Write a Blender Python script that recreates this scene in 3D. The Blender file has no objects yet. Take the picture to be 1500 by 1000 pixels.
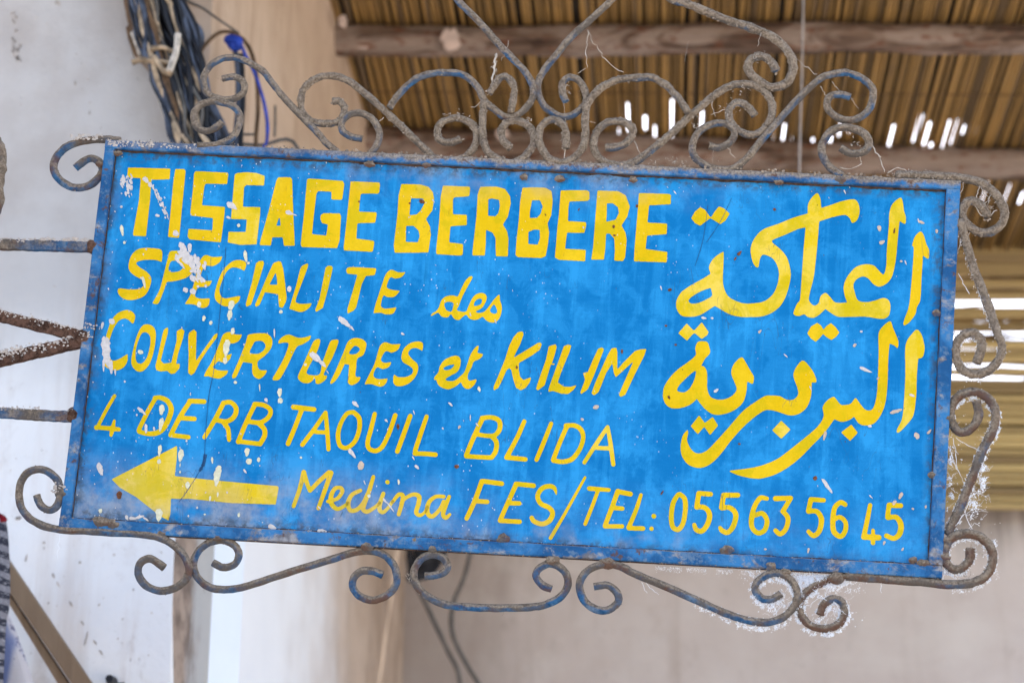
import bpy, bmesh, math, random
from mathutils import Vector, Matrix, noise
from mathutils.geometry import tessellate_polygon
random.seed(7)
scene = bpy.context.scene
COL = scene.collection

# ------------------------------------------------------------------ camera
PITCH = math.radians(20.0)
EYE = Vector((0, 0, 1.6))
cam_data = bpy.data.cameras.new('camera')
cam_data.lens = 72.0
cam_data.sensor_width = 36.0
cam_data.clip_start = 0.05
cam_data.clip_end = 500
cam_data.dof.use_dof = True
cam_data.dof.focus_distance = 2.24
cam_data.dof.aperture_fstop = 6.4
cam = bpy.data.objects.new('camera', cam_data)
COL.objects.link(cam)
cam.location = EYE
cam.rotation_euler = (math.radians(90) + PITCH, 0, 0)
scene.camera = cam

# ------------------------------------------------------------------ light
SUN_EL, SUN_AZ = math.radians(52), math.radians(12)      # the sun stands beyond the reed roof
world = bpy.data.worlds.new('World')
scene.world = world
world.use_nodes = True
wn = world.node_tree.nodes
sky = wn.new('ShaderNodeTexSky')
sky.sky_type = 'NISHITA'
sky.sun_disc = False
sky.sun_elevation = SUN_EL
sky.sun_rotation = SUN_AZ
sky.dust_density = 2.5
wn['Background'].inputs['Strength'].default_value = 0.15
world.node_tree.links.new(sky.outputs[0], wn['Background'].inputs['Color'])
sun_data = bpy.data.lights.new('sun', 'SUN')
sun_data.energy = 4.5
sun_data.angle = math.radians(0.5)
sun_data.color = (1.0, 0.93, 0.82)
sun = bpy.data.objects.new('sun', sun_data)
COL.objects.link(sun)
SUN_DIR = Vector((math.sin(SUN_AZ) * math.cos(SUN_EL), math.cos(SUN_AZ) * math.cos(SUN_EL), math.sin(SUN_EL)))
sun.rotation_euler = SUN_DIR.to_track_quat('Z', 'Y').to_euler()
sun.location = (3, 8, 9)
vs = scene.view_settings
vs.view_transform = 'Standard'
vs.look = 'None'
vs.exposure = 1.97
vs.gamma = 1.0
vs.use_curve_mapping = False
scene.cycles.max_bounces = 10
scene.cycles.diffuse_bounces = 6
scene.cycles.use_denoising = True

# ------------------------------------------------------------------ helpers
def at(px, py, Y):
    """point of the vertical plane at depth Y on the sight line of a photograph pixel"""
    u, v = (px - 750) / 3000, (500 - py) / 3000
    d = Vector((u, math.cos(PITCH) - v * math.sin(PITCH), math.sin(PITCH) + v * math.cos(PITCH)))
    return EYE + d * (Y / d.y)

def tag(o, label=None, cat=None, group=None, kind=None):
    if label: o['label'] = label
    if cat: o['category'] = cat
    if group: o['group'] = group
    if kind: o['kind'] = kind
    return o

def empty(name, loc=(0, 0, 0)):
    o = bpy.data.objects.new(name, None)
    COL.objects.link(o)
    o.location = loc
    o.empty_display_size = .1
    return o

def mesh_obj(name, verts, faces, mat, parent=None, smooth=False):
    me = bpy.data.meshes.new(name)
    me.from_pydata([tuple(v) for v in verts], [], faces)
    if smooth:
        me.polygons.foreach_set('use_smooth', [True] * len(me.polygons))
    me.materials.append(mat)
    me.update()
    o = bpy.data.objects.new(name, me)
    COL.objects.link(o)
    if parent: o.parent = parent
    return o

def bm_obj(name, bm, mat, parent=None, smooth=False):
    me = bpy.data.meshes.new(name)
    bmesh.ops.recalc_face_normals(bm, faces=bm.faces)
    bm.to_mesh(me); bm.free()
    if smooth:
        me.polygons.foreach_set('use_smooth', [True] * len(me.polygons))
    me.materials.append(mat)
    o = bpy.data.objects.new(name, me)
    COL.objects.link(o)
    if parent: o.parent = parent
    return o

def spline(P, n=6):
    P = [Vector(p) for p in P]
    N = len(P); out = []
    if N == 2:
        return [P[0].lerp(P[1], k / n) for k in range(n + 1)]
    for i in range(N - 1):
        a, b, c, d = P[max(i - 1, 0)], P[i], P[i + 1], P[min(i + 2, N - 1)]
        for k in range(n):
            t = k / n
            out.append(.5 * ((2 * b) + (c - a) * t + (2 * a - 5 * b + 4 * c - d) * t * t + (3 * b - a - 3 * c + d) * t ** 3))
    out.append(P[-1])
    return out

class MB:
    """collects verts and faces for one mesh"""
    def __init__(self): self.v = []; self.f = []
    def tube(self, path, r, sides=8, lump=0.0, freq=60, seed=0, cap=True, flat=1.0):
        rad = r if callable(r) else (lambda t: r)
        base = len(self.v); n = len(path)
        up = None
        for i, p in enumerate(path):
            d = (path[min(i + 1, n - 1)] - path[max(i - 1, 0)]).normalized()
            if up is None:
                up = Vector((0, 0, 1)) if abs(d.z) < .9 else Vector((1, 0, 0))
            s = d.cross(up)
            if s.length < 1e-6: s = d.orthogonal()
            s.normalize(); up = s.cross(d).normalized()
            for k in range(sides):
                a = 2 * math.pi * k / sides
                q = s * math.cos(a) + up * math.sin(a) * flat
                rr = rad(i / max(n - 1, 1))
                if lump:
                    w = (p + q * rr) * freq + Vector((seed, seed, 0))
                    rr *= 1 + lump * noise.noise(w) + lump * .6 * noise.noise(w * 2.7)
                self.v.append(p + q * rr)
        for i in range(n - 1):
            for k in range(sides):
                a = base + i * sides + k; b = base + i * sides + (k + 1) % sides
                self.f.append((a, b, b + sides, a + sides))
        if cap:
            self.f.append(tuple(base + k for k in reversed(range(sides))))
            self.f.append(tuple(base + (n - 1) * sides + k for k in range(sides)))
        return self
    def box(self, lo, hi):
        b = len(self.v)
        for z in (lo[2], hi[2]):
            for x, y in ((lo[0], lo[1]), (hi[0], lo[1]), (hi[0], hi[1]), (lo[0], hi[1])):
                self.v.append(Vector((x, y, z)))
        for f in ((3, 2, 1, 0), (4, 5, 6, 7), (0, 1, 5, 4), (1, 2, 6, 5), (2, 3, 7, 6), (3, 0, 4, 7)):
            self.f.append(tuple(b + i for i in f))
        return self
    def prism(self, poly, z0, z1):
        """poly in xy, from z0 to z1"""
        b = len(self.v); n = len(poly)
        for z in (z0, z1):
            for x, y in poly: self.v.append(Vector((x, y, z)))
        tri = tessellate_polygon([[Vector((x, y, 0)) for x, y in poly]])
        for t in tri:
            self.f.append(tuple(b + n + i for i in t)); self.f.append(tuple(b + i for i in reversed(t)))
        for i in range(n):
            j = (i + 1) % n
            self.f.append((b + i, b + j, b + n + j, b + n + i))
        return self
    def build(self, name, mat, parent=None, smooth=False):
        bm = bmesh.new()
        vs_ = [bm.verts.new(v) for v in self.v]
        for f in self.f:
            try: bm.faces.new([vs_[i] for i in f])
            except ValueError: pass
        return bm_obj(name, bm, mat, parent, smooth)

# ------------------------------------------------------------------ materials
class NT:
    def __init__(self, name, rough=.7, spec=.3):
        self.m = bpy.data.materials.new(name); self.m.use_nodes = True
        self.t = self.m.node_tree; self.n = self.t.nodes
        self.b = self.n['Principled BSDF']
        self.b.inputs['Roughness'].default_value = rough
        self.b.inputs['Specular IOR Level'].default_value = spec
        self.tc = self.n.new('ShaderNodeTexCoord')
    def link(self, a, b): self.t.links.new(a, b)
    def set(self, sock, v):
        if hasattr(v, 'links') or isinstance(v, bpy.types.NodeSocket): self.link(v, sock)
        else:
            if isinstance(v, tuple) and len(v) == 3 and sock.type == 'RGBA': v = v + (1,)
            sock.default_value = v
    def coord(self, scale=(1, 1, 1), loc=(0, 0, 0), rot=(0, 0, 0), which='Object'):
        mp = self.n.new('ShaderNodeMapping')
        mp.inputs['Scale'].default_value = scale; mp.inputs['Location'].default_value = loc; mp.inputs['Rotation'].default_value = rot
        self.link(self.tc.outputs[which], mp.inputs['Vector']); return mp.outputs[0]
    def noise(self, vec, scale, detail=4, rough=.55, dist=0.0):
        x = self.n.new('ShaderNodeTexNoise'); self.link(vec, x.inputs['Vector'])
        x.inputs['Scale'].default_value = scale; x.inputs['Detail'].default_value = detail
        x.inputs['Roughness'].default_value = rough; x.inputs['Distortion'].default_value = dist
        return x.outputs['Fac']
    def voronoi(self, vec, scale, feature='F1', out='Distance'):
        x = self.n.new('ShaderNodeTexVoronoi'); self.link(vec, x.inputs['Vector']); x.feature = feature
        x.inputs['Scale'].default_value = scale; return x.outputs[out]
    def ramp(self, fac, a, b, lo=0.0, hi=1.0):
        x = self.n.new('ShaderNodeMapRange'); self.set(x.inputs['Value'], fac)
        x.inputs['From Min'].default_value = a; x.inputs['From Max'].default_value = b
        x.inputs['To Min'].default_value = lo; x.inputs['To Max'].default_value = hi
        x.clamp = True; x.interpolation_type = 'SMOOTHSTEP'; return x.outputs[0]
    def math(self, op, a, b=0.0):
        x = self.n.new('ShaderNodeMath'); x.operation = op
        self.set(x.inputs[0], a); self.set(x.inputs[1], b); return x.outputs[0]
    def mul(self, *a):
        r = a[0]
        for q in a[1:]: r = self.math('MULTIPLY', r, q)
        return r
    def mx(self, a, b): return self.math('MAXIMUM', a, b)
    def mix(self, fac, a, b):
        x = self.n.new('ShaderNodeMix'); x.data_type = 'RGBA'
        self.set(x.inputs[0], fac); self.set(x.inputs[6], a); self.set(x.inputs[7], b); return x.outputs[2]
    def xyz(self, vec=None):
        x = self.n.new('ShaderNodeSeparateXYZ'); self.link(vec or self.tc.outputs['Object'], x.inputs[0]); return x.outputs
    def normal(self):
        g = self.n.new('ShaderNodeNewGeometry'); x = self.n.new('ShaderNodeSeparateXYZ')
        self.link(g.outputs['Normal'], x.inputs[0]); return x.outputs
    def rand(self):
        return self.n.new('ShaderNodeObjectInfo').outputs['Random']
    def bump(self, h, strength=.3, dist=.002):
        x = self.n.new('ShaderNodeBump'); self.link(h, x.inputs['Height'])
        x.inputs['Strength'].default_value = strength; x.inputs['Distance'].default_value = dist
        self.link(x.outputs[0], self.b.inputs['Normal'])
    def color(self, c): self.set(self.b.inputs['Base Color'], c); return self

def plain(name, col, rough=.8, var=.25, scale=30):
    M = NT(name, rough)
    n = M.noise(M.coord(), scale)
    M.color(M.mix(M.ramp(n, .3, .7), tuple(c * (1 - var) for c in col), tuple(min(1, c * (1 + var)) for c in col)))
    M.bump(n, .3, .002)
    return M.m
# outlines of the hand-painted letters on the sheet, in 0.1 mm from the sign centre: outer edge, then holes
LETTERS = [
 '-5626,2397 -5530,2403 -5503,2401 -5414,2405 -5387,2403 -5298,2407 -5271,2406 -5066,2412 -5027,2411 -5021,2409 -5017,2404 -5015,2392 -5011,2295 -5011,2265 -5014,2257 -5022,2254 -5064,2252 -5084,2248 -5258,2236 -5267,2233 -5270,2229 -5271,2201 -5260,1930 -5261,1614 -5262,1419 -5265,1410 -5273,1406 -5300,1404 -5433,1406 -5442,1408 -5449,1415 -5453,1437 -5451,1476 -5420,1919 -5429,2224 -5435,2245 -5438,2249 -5445,2251 -5612,2253 -5623,2257 -5626,2263 -5628,2281 -5630,2357 -5630,2390',
 '-4936,2408 -4924,2410 -4823,2414 -4814,2411 -4801,2400 -4795,2393 -4792,2384 -4784,1425 -4788,1413 -4793,1409 -4801,1408 -4929,1411 -4941,1415 -4946,1426 -4946,1723 -4953,2226 -4944,2392 -4941,2404',
 '-4646,2390 -4601,2394 -4580,2392 -4542,2394 -4465,2392 -4426,2393 -4405,2391 -4367,2393 -4290,2391 -4195,2392 -4184,2388 -4176,2376 -4173,2361 -4174,2247 -4176,2232 -4181,2225 -4276,2219 -4302,2221 -4473,2215 -4483,2211 -4492,2197 -4497,2186 -4499,2168 -4504,1924 -4504,1909 -4501,1902 -4495,1898 -4483,1897 -4207,1891 -4181,1889 -4174,1883 -4170,1859 -4171,1835 -4168,1802 -4180,1386 -4181,1380 -4185,1374 -4203,1372 -4623,1392 -4635,1398 -4656,1419 -4662,1427 -4665,1451 -4665,1535 -4663,1541 -4659,1544 -4648,1546 -4328,1539 -4323,1541 -4320,1549 -4321,1594 -4325,1641 -4325,1668 -4329,1707 -4334,1716 -4344,1719 -4638,1739 -4648,1745 -4658,1769 -4662,1787 -4659,2097 -4666,2353 -4657,2378 -4651,2387',
 '-3956,2407 -3928,2410 -3895,2411 -3771,2407 -3659,2373 -3649,2367 -3646,2361 -3644,2256 -3645,2235 -3650,2229 -3662,2227 -3686,2228 -3756,2225 -3780,2227 -3854,2223 -3892,2224 -3900,2220 -3912,2207 -3925,2191 -3927,2182 -3916,1918 -3913,1909 -3905,1906 -3864,1904 -3761,1909 -3738,1908 -3679,1910 -3670,1908 -3665,1901 -3660,1814 -3668,1378 -3671,1370 -3677,1368 -3750,1363 -3767,1360 -3831,1356 -3854,1352 -3907,1350 -4071,1374 -4078,1378 -4082,1387 -4086,1518 -4083,1529 -4074,1532 -4045,1533 -4010,1532 -3852,1540 -3843,1543 -3840,1551 -3842,1688 -3842,1712 -3846,1719 -3855,1722 -3887,1721 -3908,1722 -4055,1718 -4064,1721 -4069,1731 -4079,2250 -4078,2365 -4072,2376 -4041,2394',
 '-3446,2359 -3330,2366 -3277,2365 -3266,2358 -3250,2335 -3244,2287 -3239,2263 -3233,2198 -3228,2174 -3222,2105 -3217,2081 -3211,2016 -3206,1992 -3188,1840 -3184,1819 -3180,1781 -3175,1760 -3172,1721 -3167,1701 -3163,1662 -3159,1642 -3155,1603 -3150,1582 -3146,1544 -3142,1523 -3138,1485 -3133,1464 -3130,1426 -3124,1393 -3125,1381 -3133,1377 -3173,1372 -3271,1368 -3275,1371 -3279,1377 -3304,1477 -3309,1485 -3321,1489 -3394,1485 -3444,1483 -3454,1478 -3457,1463 -3463,1376 -3465,1368 -3470,1364 -3488,1362 -3514,1363 -3611,1359 -3617,1362 -3620,1366 -3624,1389 -3618,1431 -3539,1877 -3475,2306 -3470,2322 -3460,2340 -3452,2354|-3380,1771 -3385,1764 -3390,1750 -3412,1665 -3410,1655 -3404,1652 -3395,1652 -3360,1655 -3355,1659 -3354,1662 -3356,1680 -3372,1756 -3376,1768',
 '-3017,2359 -3007,2362 -2978,2362 -2531,2350 -2521,2344 -2502,2309 -2500,2300 -2500,2279 -2508,2096 -2512,2083 -2524,2074 -2556,2071 -2580,2073 -2629,2070 -2659,2075 -2664,2085 -2672,2175 -2675,2180 -2680,2183 -2721,2186 -2756,2184 -2777,2186 -2815,2184 -2847,2186 -2862,2183 -2870,2173 -2881,2149 -2884,2131 -2892,1826 -2893,1581 -2892,1567 -2889,1561 -2885,1558 -2869,1555 -2702,1546 -2696,1547 -2691,1551 -2688,1562 -2682,1684 -2683,1702 -2693,1708 -2750,1719 -2762,1723 -2769,1730 -2788,1765 -2794,1777 -2796,1786 -2795,1822 -2793,1836 -2785,1846 -2757,1866 -2655,1872 -2626,1870 -2536,1875 -2527,1873 -2522,1868 -2508,1839 -2504,1827 -2500,1652 -2496,1568 -2497,1548 -2494,1512 -2496,1479 -2519,1379 -2524,1374 -2530,1373 -2596,1369 -2626,1371 -2695,1367 -2721,1369 -2788,1365 -2815,1367 -2983,1362 -3015,1363 -3021,1365 -3028,1373 -3038,1393 -3042,1419 -3033,1888 -3037,2136 -3036,2343 -3032,2352',
 '-2409,2348 -2361,2352 -2341,2350 -2300,2352 -2279,2350 -2238,2352 -2218,2350 -2177,2352 -2156,2350 -2113,2352 -2092,2350 -2051,2352 -2010,2350 -2004,2349 -1999,2344 -1993,2326 -1991,2302 -1992,2212 -1997,2200 -2009,2190 -2017,2186 -2029,2185 -2058,2184 -2081,2186 -2232,2178 -2243,2173 -2256,2155 -2256,1934 -2253,1919 -2242,1915 -2021,1916 -2015,1915 -2008,1909 -2004,1898 -2002,1886 -2012,1781 -2014,1771 -2019,1767 -2054,1761 -2222,1749 -2253,1744 -2261,1740 -2264,1725 -2261,1567 -2259,1532 -2257,1526 -2252,1523 -2027,1505 -2011,1500 -2007,1494 -2003,1482 -2002,1468 -2010,1364 -2014,1354 -2028,1345 -2054,1342 -2126,1344 -2161,1343 -2234,1345 -2373,1344 -2411,1345 -2417,1347 -2421,1352 -2426,1372 -2429,1402 -2418,1905 -2414,2312 -2414,2342',
 '-1684,2343 -1600,2348 -1577,2347 -1498,2350 -1475,2349 -1426,2351 -1408,2348 -1313,2324 -1301,2319 -1289,2308 -1240,2254 -1232,2242 -1209,2145 -1219,1992 -1225,1977 -1295,1864 -1298,1852 -1293,1840 -1236,1748 -1214,1634 -1227,1405 -1230,1380 -1235,1375 -1241,1374 -1336,1369 -1365,1364 -1687,1348 -1699,1349 -1705,1355 -1721,1431 -1724,1466 -1709,1912 -1715,2174 -1692,2328 -1690,2337|-1566,1741 -1570,1737 -1572,1728 -1568,1675 -1568,1651 -1561,1563 -1562,1536 -1560,1521 -1558,1516 -1550,1512 -1524,1510 -1460,1513 -1425,1512 -1397,1514 -1391,1518 -1388,1524 -1373,1587 -1371,1605 -1389,1669 -1395,1684 -1421,1707 -1461,1741 -1469,1745 -1485,1746|-1526,2145 -1531,2141 -1534,2135 -1539,2051 -1538,1917 -1535,1902 -1532,1899 -1523,1898 -1443,1913 -1435,1918 -1405,1949 -1389,1968 -1382,1981 -1341,2076 -1342,2091 -1361,2140 -1369,2146 -1398,2149 -1468,2146 -1491,2147',
 '-1093,2347 -1040,2351 -1017,2350 -968,2352 -948,2350 -898,2352 -875,2350 -754,2353 -724,2349 -718,2341 -713,2327 -715,2234 -718,2224 -723,2217 -746,2208 -915,2189 -931,2182 -941,2161 -942,2143 -928,1959 -925,1947 -920,1942 -913,1941 -789,1943 -769,1942 -743,1943 -734,1941 -731,1936 -729,1927 -720,1806 -722,1797 -729,1793 -912,1771 -943,1764 -947,1756 -948,1736 -949,1564 -948,1546 -944,1538 -934,1534 -766,1521 -757,1518 -752,1506 -746,1421 -746,1377 -754,1364 -768,1355 -799,1352 -1062,1356 -1094,1355 -1111,1359 -1115,1364 -1119,1378 -1124,1437 -1113,1802 -1119,2188 -1100,2335 -1098,2343',
 '-506,2362 -491,2365 -344,2371 -232,2345 -223,2341 -214,2332 -149,2249 -143,2237 -128,2152 -127,2134 -152,1952 -156,1940 -203,1851 -213,1827 -208,1816 -150,1736 -123,1634 -118,1519 -119,1496 -114,1428 -115,1381 -117,1376 -123,1374 -174,1371 -203,1372 -266,1369 -273,1370 -278,1374 -283,1387 -286,1431 -291,1455 -302,1610 -307,1631 -345,1694 -352,1702 -368,1711 -427,1734 -436,1736 -442,1736 -444,1732 -445,1724 -435,1545 -436,1379 -441,1373 -447,1372 -593,1364 -605,1366 -609,1374 -611,1394 -611,1477 -594,1936 -601,2239 -579,2335 -572,2353 -562,2358|-406,2195 -440,2185 -444,2181 -446,2175 -436,2027 -436,1997 -433,1953 -428,1946 -422,1943 -344,1941 -330,1943 -319,1951 -297,1980 -290,1995 -277,2082 -277,2094 -292,2173 -298,2180 -307,2183 -392,2196',
 '129,2382 230,2389 253,2387 291,2389 346,2387 426,2346 432,2340 437,2323 455,2226 458,2190 452,2003 449,1988 408,1877 437,1755 439,1740 434,1593 431,1554 413,1409 406,1403 365,1380 351,1376 333,1374 299,1375 242,1373 222,1374 168,1372 148,1374 93,1371 70,1373 36,1371 25,1375 4,1389 -3,1394 -7,1403 -9,1429 -9,1638 3,1910 3,2159 4,2189 21,2362 24,2369 33,2373|177,2198 171,2194 168,2185 152,2054 150,2027 154,1947 157,1943 166,1941 249,1948 260,1954 270,1968 287,1989 303,2014 323,2107 322,2121 285,2191 275,2202 263,2203|223,1777 157,1744 149,1734 158,1582 160,1572 166,1567 243,1564 283,1565 289,1567 292,1571 314,1648 314,1681 310,1704 305,1766 302,1774 295,1778 260,1779',
 '667,2366 686,2368 918,2379 932,2375 958,2359 963,2351 964,2339 969,2256 963,2246 947,2229 902,2222 739,2210 699,2205 694,2202 691,2198 684,2106 688,2000 687,1976 690,1938 692,1929 697,1925 706,1923 912,1920 932,1918 938,1916 942,1912 947,1880 947,1865 931,1779 929,1770 925,1765 760,1757 737,1758 705,1757 694,1755 690,1752 686,1734 676,1536 679,1528 686,1525 726,1525 743,1524 932,1524 960,1521 963,1519 965,1510 965,1375 962,1366 956,1362 922,1360 902,1362 871,1360 851,1362 819,1361 799,1362 608,1362 591,1367 564,1381 549,1389 543,1398 541,1418 545,1565 548,1830 558,2011 559,2343 562,2355 569,2359',
 '1079,2382 1128,2385 1151,2384 1200,2386 1220,2384 1340,2387 1366,2384 1378,2380 1457,2338 1473,2327 1535,2182 1536,2164 1510,2027 1444,1909 1441,1897 1445,1885 1499,1797 1522,1695 1516,1461 1514,1443 1493,1401 1484,1392 1397,1389 1371,1393 1368,1397 1366,1409 1367,1538 1364,1552 1354,1657 1348,1698 1345,1707 1286,1769 1274,1772 1240,1770 1234,1763 1232,1748 1234,1563 1224,1405 1218,1398 1204,1396 1062,1389 1053,1391 1050,1396 1049,1405 1063,1569 1072,2355 1074,2375|1222,2205 1218,2202 1216,2193 1224,2057 1222,1957 1224,1945 1230,1941 1238,1943 1336,1972 1349,1978 1356,1987 1389,2071 1387,2089 1371,2154 1362,2163 1305,2204 1297,2208 1282,2209',
 '1658,2372 1739,2377 1764,2375 1838,2379 1864,2377 2043,2382 2077,2379 2093,2366 2100,2354 2099,2316 2103,2251 2101,2242 2096,2236 2077,2231 2037,2229 2018,2225 1978,2223 1958,2219 1918,2217 1899,2213 1817,2206 1810,2205 1806,2199 1803,2178 1795,1974 1798,1962 1802,1959 1819,1956 2044,1955 2062,1952 2067,1946 2069,1932 2070,1817 2066,1806 2047,1801 1833,1774 1807,1769 1802,1763 1799,1748 1793,1639 1791,1589 1793,1581 1798,1577 2080,1552 2089,1549 2093,1540 2092,1412 2090,1406 2086,1402 2066,1400 2043,1402 1984,1399 1964,1401 1905,1398 1885,1399 1826,1397 1803,1398 1744,1395 1724,1397 1664,1394 1647,1397 1641,1402 1638,1441 1639,1462 1637,1602 1649,2076 1652,2333 1653,2365',
 '-5273,1236 -5216,1241 -5124,1239 -5056,1233 -5028,1225 -5012,1208 -5002,1184 -4997,1134 -4996,1069 -4998,1052 -5004,1048 -5064,1065 -5106,1070 -5174,1070 -5247,1063 -5288,1054 -5316,1044 -5345,1030 -5358,1017 -5360,1008 -5357,1000 -5349,988 -5335,976 -5293,946 -5203,898 -5163,864 -5143,841 -5128,815 -5120,792 -5117,765 -5119,727 -5131,670 -5148,616 -5170,573 -5192,548 -5227,522 -5255,508 -5309,488 -5361,476 -5413,473 -5452,478 -5489,491 -5527,512 -5554,538 -5564,552 -5576,575 -5581,590 -5582,608 -5580,617 -5575,626 -5566,632 -5558,634 -5531,635 -5430,626 -5330,631 -5301,636 -5276,644 -5248,660 -5226,680 -5215,695 -5211,707 -5213,725 -5221,739 -5234,756 -5254,774 -5267,783 -5367,830 -5398,851 -5420,868 -5441,891 -5452,908 -5461,929 -5467,958 -5468,997 -5464,1033 -5459,1066 -5446,1108 -5423,1151 -5396,1183 -5372,1203 -5354,1214 -5318,1228',
 '-4864,1215 -4793,1220 -4754,1216 -4718,1209 -4666,1193 -4629,1177 -4607,1163 -4588,1147 -4571,1128 -4554,1103 -4541,1080 -4529,1042 -4525,1009 -4527,989 -4536,947 -4553,907 -4563,892 -4588,863 -4615,841 -4657,820 -4725,795 -4825,771 -4875,767 -4889,759 -4897,750 -4904,732 -4918,657 -4930,609 -4964,489 -4976,459 -4982,449 -4999,437 -5028,435 -5058,442 -5063,446 -5065,454 -5005,588 -4993,621 -4977,678 -4966,741 -4926,1042 -4905,1180 -4900,1193 -4890,1205 -4880,1211|-4836,1074 -4853,1067 -4867,1056 -4872,1048 -4881,1024 -4889,973 -4887,946 -4880,923 -4876,917 -4866,911 -4836,906 -4804,908 -4747,921 -4730,929 -4709,944 -4686,968 -4682,978 -4682,990 -4684,1001 -4691,1016 -4701,1030 -4719,1046 -4738,1060 -4756,1070 -4772,1074 -4793,1077',
 '-4382,1178 -4370,1179 -4356,1177 -4298,1160 -4274,1156 -4224,1158 -4149,1168 -4142,1167 -4140,1161 -4151,1119 -4162,1094 -4183,1069 -4216,1044 -4241,1030 -4272,1020 -4341,1029 -4355,1027 -4363,1023 -4372,1017 -4383,1003 -4391,988 -4408,939 -4419,894 -4422,862 -4419,844 -4415,835 -4396,821 -4362,811 -4336,808 -4280,811 -4260,814 -4253,811 -4252,805 -4272,755 -4282,740 -4293,732 -4310,725 -4336,720 -4391,714 -4426,714 -4437,710 -4445,701 -4455,679 -4466,645 -4472,613 -4473,596 -4472,587 -4464,574 -4452,564 -4433,556 -4406,551 -4371,549 -4272,558 -4264,557 -4259,554 -4256,545 -4256,522 -4259,486 -4263,465 -4275,443 -4303,425 -4328,417 -4360,416 -4380,421 -4449,452 -4473,458 -4514,462 -4590,459 -4596,460 -4600,465 -4597,474 -4555,550 -4539,592 -4525,648 -4507,739 -4498,801 -4479,968 -4468,1031 -4455,1082 -4443,1113 -4422,1149 -4404,1167',
 '-3936,1128 -3882,1132 -3856,1129 -3826,1122 -3811,1113 -3801,1105 -3789,1088 -3785,1067 -3790,1031 -3803,986 -3806,982 -3812,981 -3858,1002 -3879,1009 -3924,1019 -3954,1021 -3971,1020 -3994,1012 -4010,1002 -4030,986 -4048,966 -4066,937 -4078,910 -4090,874 -4111,805 -4126,742 -4131,709 -4131,679 -4118,633 -4104,604 -4086,585 -4059,573 -4041,571 -4015,573 -3861,612 -3837,612 -3830,607 -3827,598 -3833,565 -3845,538 -3868,511 -3898,488 -3929,473 -3989,456 -4012,455 -4041,457 -4065,464 -4093,477 -4136,504 -4160,525 -4173,542 -4187,573 -4194,602 -4194,635 -4190,682 -4177,760 -4149,871 -4131,923 -4115,961 -4083,1013 -4046,1057 -4029,1073 -4010,1090 -3983,1108 -3958,1121',
 '-3583,1133 -3555,1135 -3546,1129 -3536,1103 -3538,1079 -3580,858 -3659,514 -3666,500 -3699,480 -3716,470 -3724,470 -3729,476 -3733,484 -3737,502 -3738,514 -3683,808 -3651,1085 -3645,1098 -3617,1125 -3607,1130',
 '-3339,1141 -3330,1142 -3312,1139 -3300,1135 -3294,1130 -3286,1114 -3254,1030 -3209,826 -3171,636 -3169,619 -3175,563 -3212,481 -3224,478 -3256,484 -3263,491 -3269,517 -3280,572 -3292,657 -3295,665 -3303,669 -3335,673 -3470,686 -3482,685 -3488,676 -3512,592 -3536,523 -3546,499 -3554,492 -3579,478 -3584,476 -3590,476 -3597,483 -3604,499 -3605,508 -3603,517 -3560,640 -3485,882 -3410,1099 -3405,1106 -3397,1112 -3375,1125|-3360,966 -3365,960 -3380,927 -3427,812 -3428,806 -3423,800 -3402,800 -3330,804 -3324,805 -3320,811 -3330,873 -3340,916 -3353,960 -3357,966',
 '-2934,1126 -2918,1130 -2914,1127 -2910,1122 -2909,1098 -2913,1071 -2934,985 -3030,647 -3039,588 -3035,573 -3023,562 -3002,554 -2976,549 -2950,549 -2898,553 -2821,565 -2812,563 -2810,559 -2811,550 -2823,520 -2832,505 -2846,489 -2880,461 -2900,448 -2928,436 -2939,433 -2968,432 -2997,437 -3101,464 -3113,469 -3116,475 -3115,487 -3049,816 -3018,1025 -3009,1066 -3002,1082 -2993,1090 -2969,1108',
 '-2623,1113 -2604,1115 -2577,1112 -2570,1107 -2560,1092 -2557,1081 -2565,1007 -2602,743 -2644,515 -2648,506 -2654,501 -2703,467 -2727,450 -2736,449 -2742,454 -2745,460 -2750,477 -2705,632 -2659,1076 -2656,1084 -2651,1091 -2632,1107',
 '-2326,1108 -2260,1113 -2234,1112 -2176,1114 -2063,1112 -1988,1112 -1953,1110 -1948,1107 -1945,1101 -1944,1084 -1945,1069 -1954,1024 -1959,1014 -1968,1011 -2073,993 -2080,988 -2086,979 -2128,874 -2175,552 -2181,534 -2204,500 -2215,488 -2281,450 -2289,449 -2294,455 -2299,507 -2297,525 -2237,816 -2203,997 -2204,1003 -2210,1006 -2318,1011 -2338,1013 -2345,1017 -2363,1047 -2364,1059 -2360,1080 -2354,1092',
 '-1739,1099 -1723,1102 -1708,1100 -1648,1075 -1625,1070 -1576,1071 -1539,1077 -1533,1074 -1532,1069 -1544,1047 -1565,1016 -1582,1001 -1604,990 -1626,984 -1663,978 -1681,982 -1708,992 -1723,995 -1734,991 -1744,978 -1759,942 -1773,889 -1776,859 -1773,851 -1768,842 -1752,830 -1717,819 -1682,813 -1598,808 -1592,804 -1591,798 -1616,759 -1635,736 -1651,723 -1670,713 -1688,710 -1742,708 -1763,713 -1796,729 -1804,729 -1810,725 -1815,716 -1824,690 -1834,622 -1834,584 -1830,572 -1822,563 -1804,550 -1786,545 -1766,542 -1703,552 -1627,568 -1618,566 -1616,560 -1629,519 -1644,491 -1657,479 -1679,468 -1699,464 -1753,461 -1818,479 -1839,482 -1878,477 -1918,470 -1924,471 -1927,477 -1921,535 -1909,606 -1818,989 -1800,1037 -1785,1061 -1762,1086',
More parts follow.
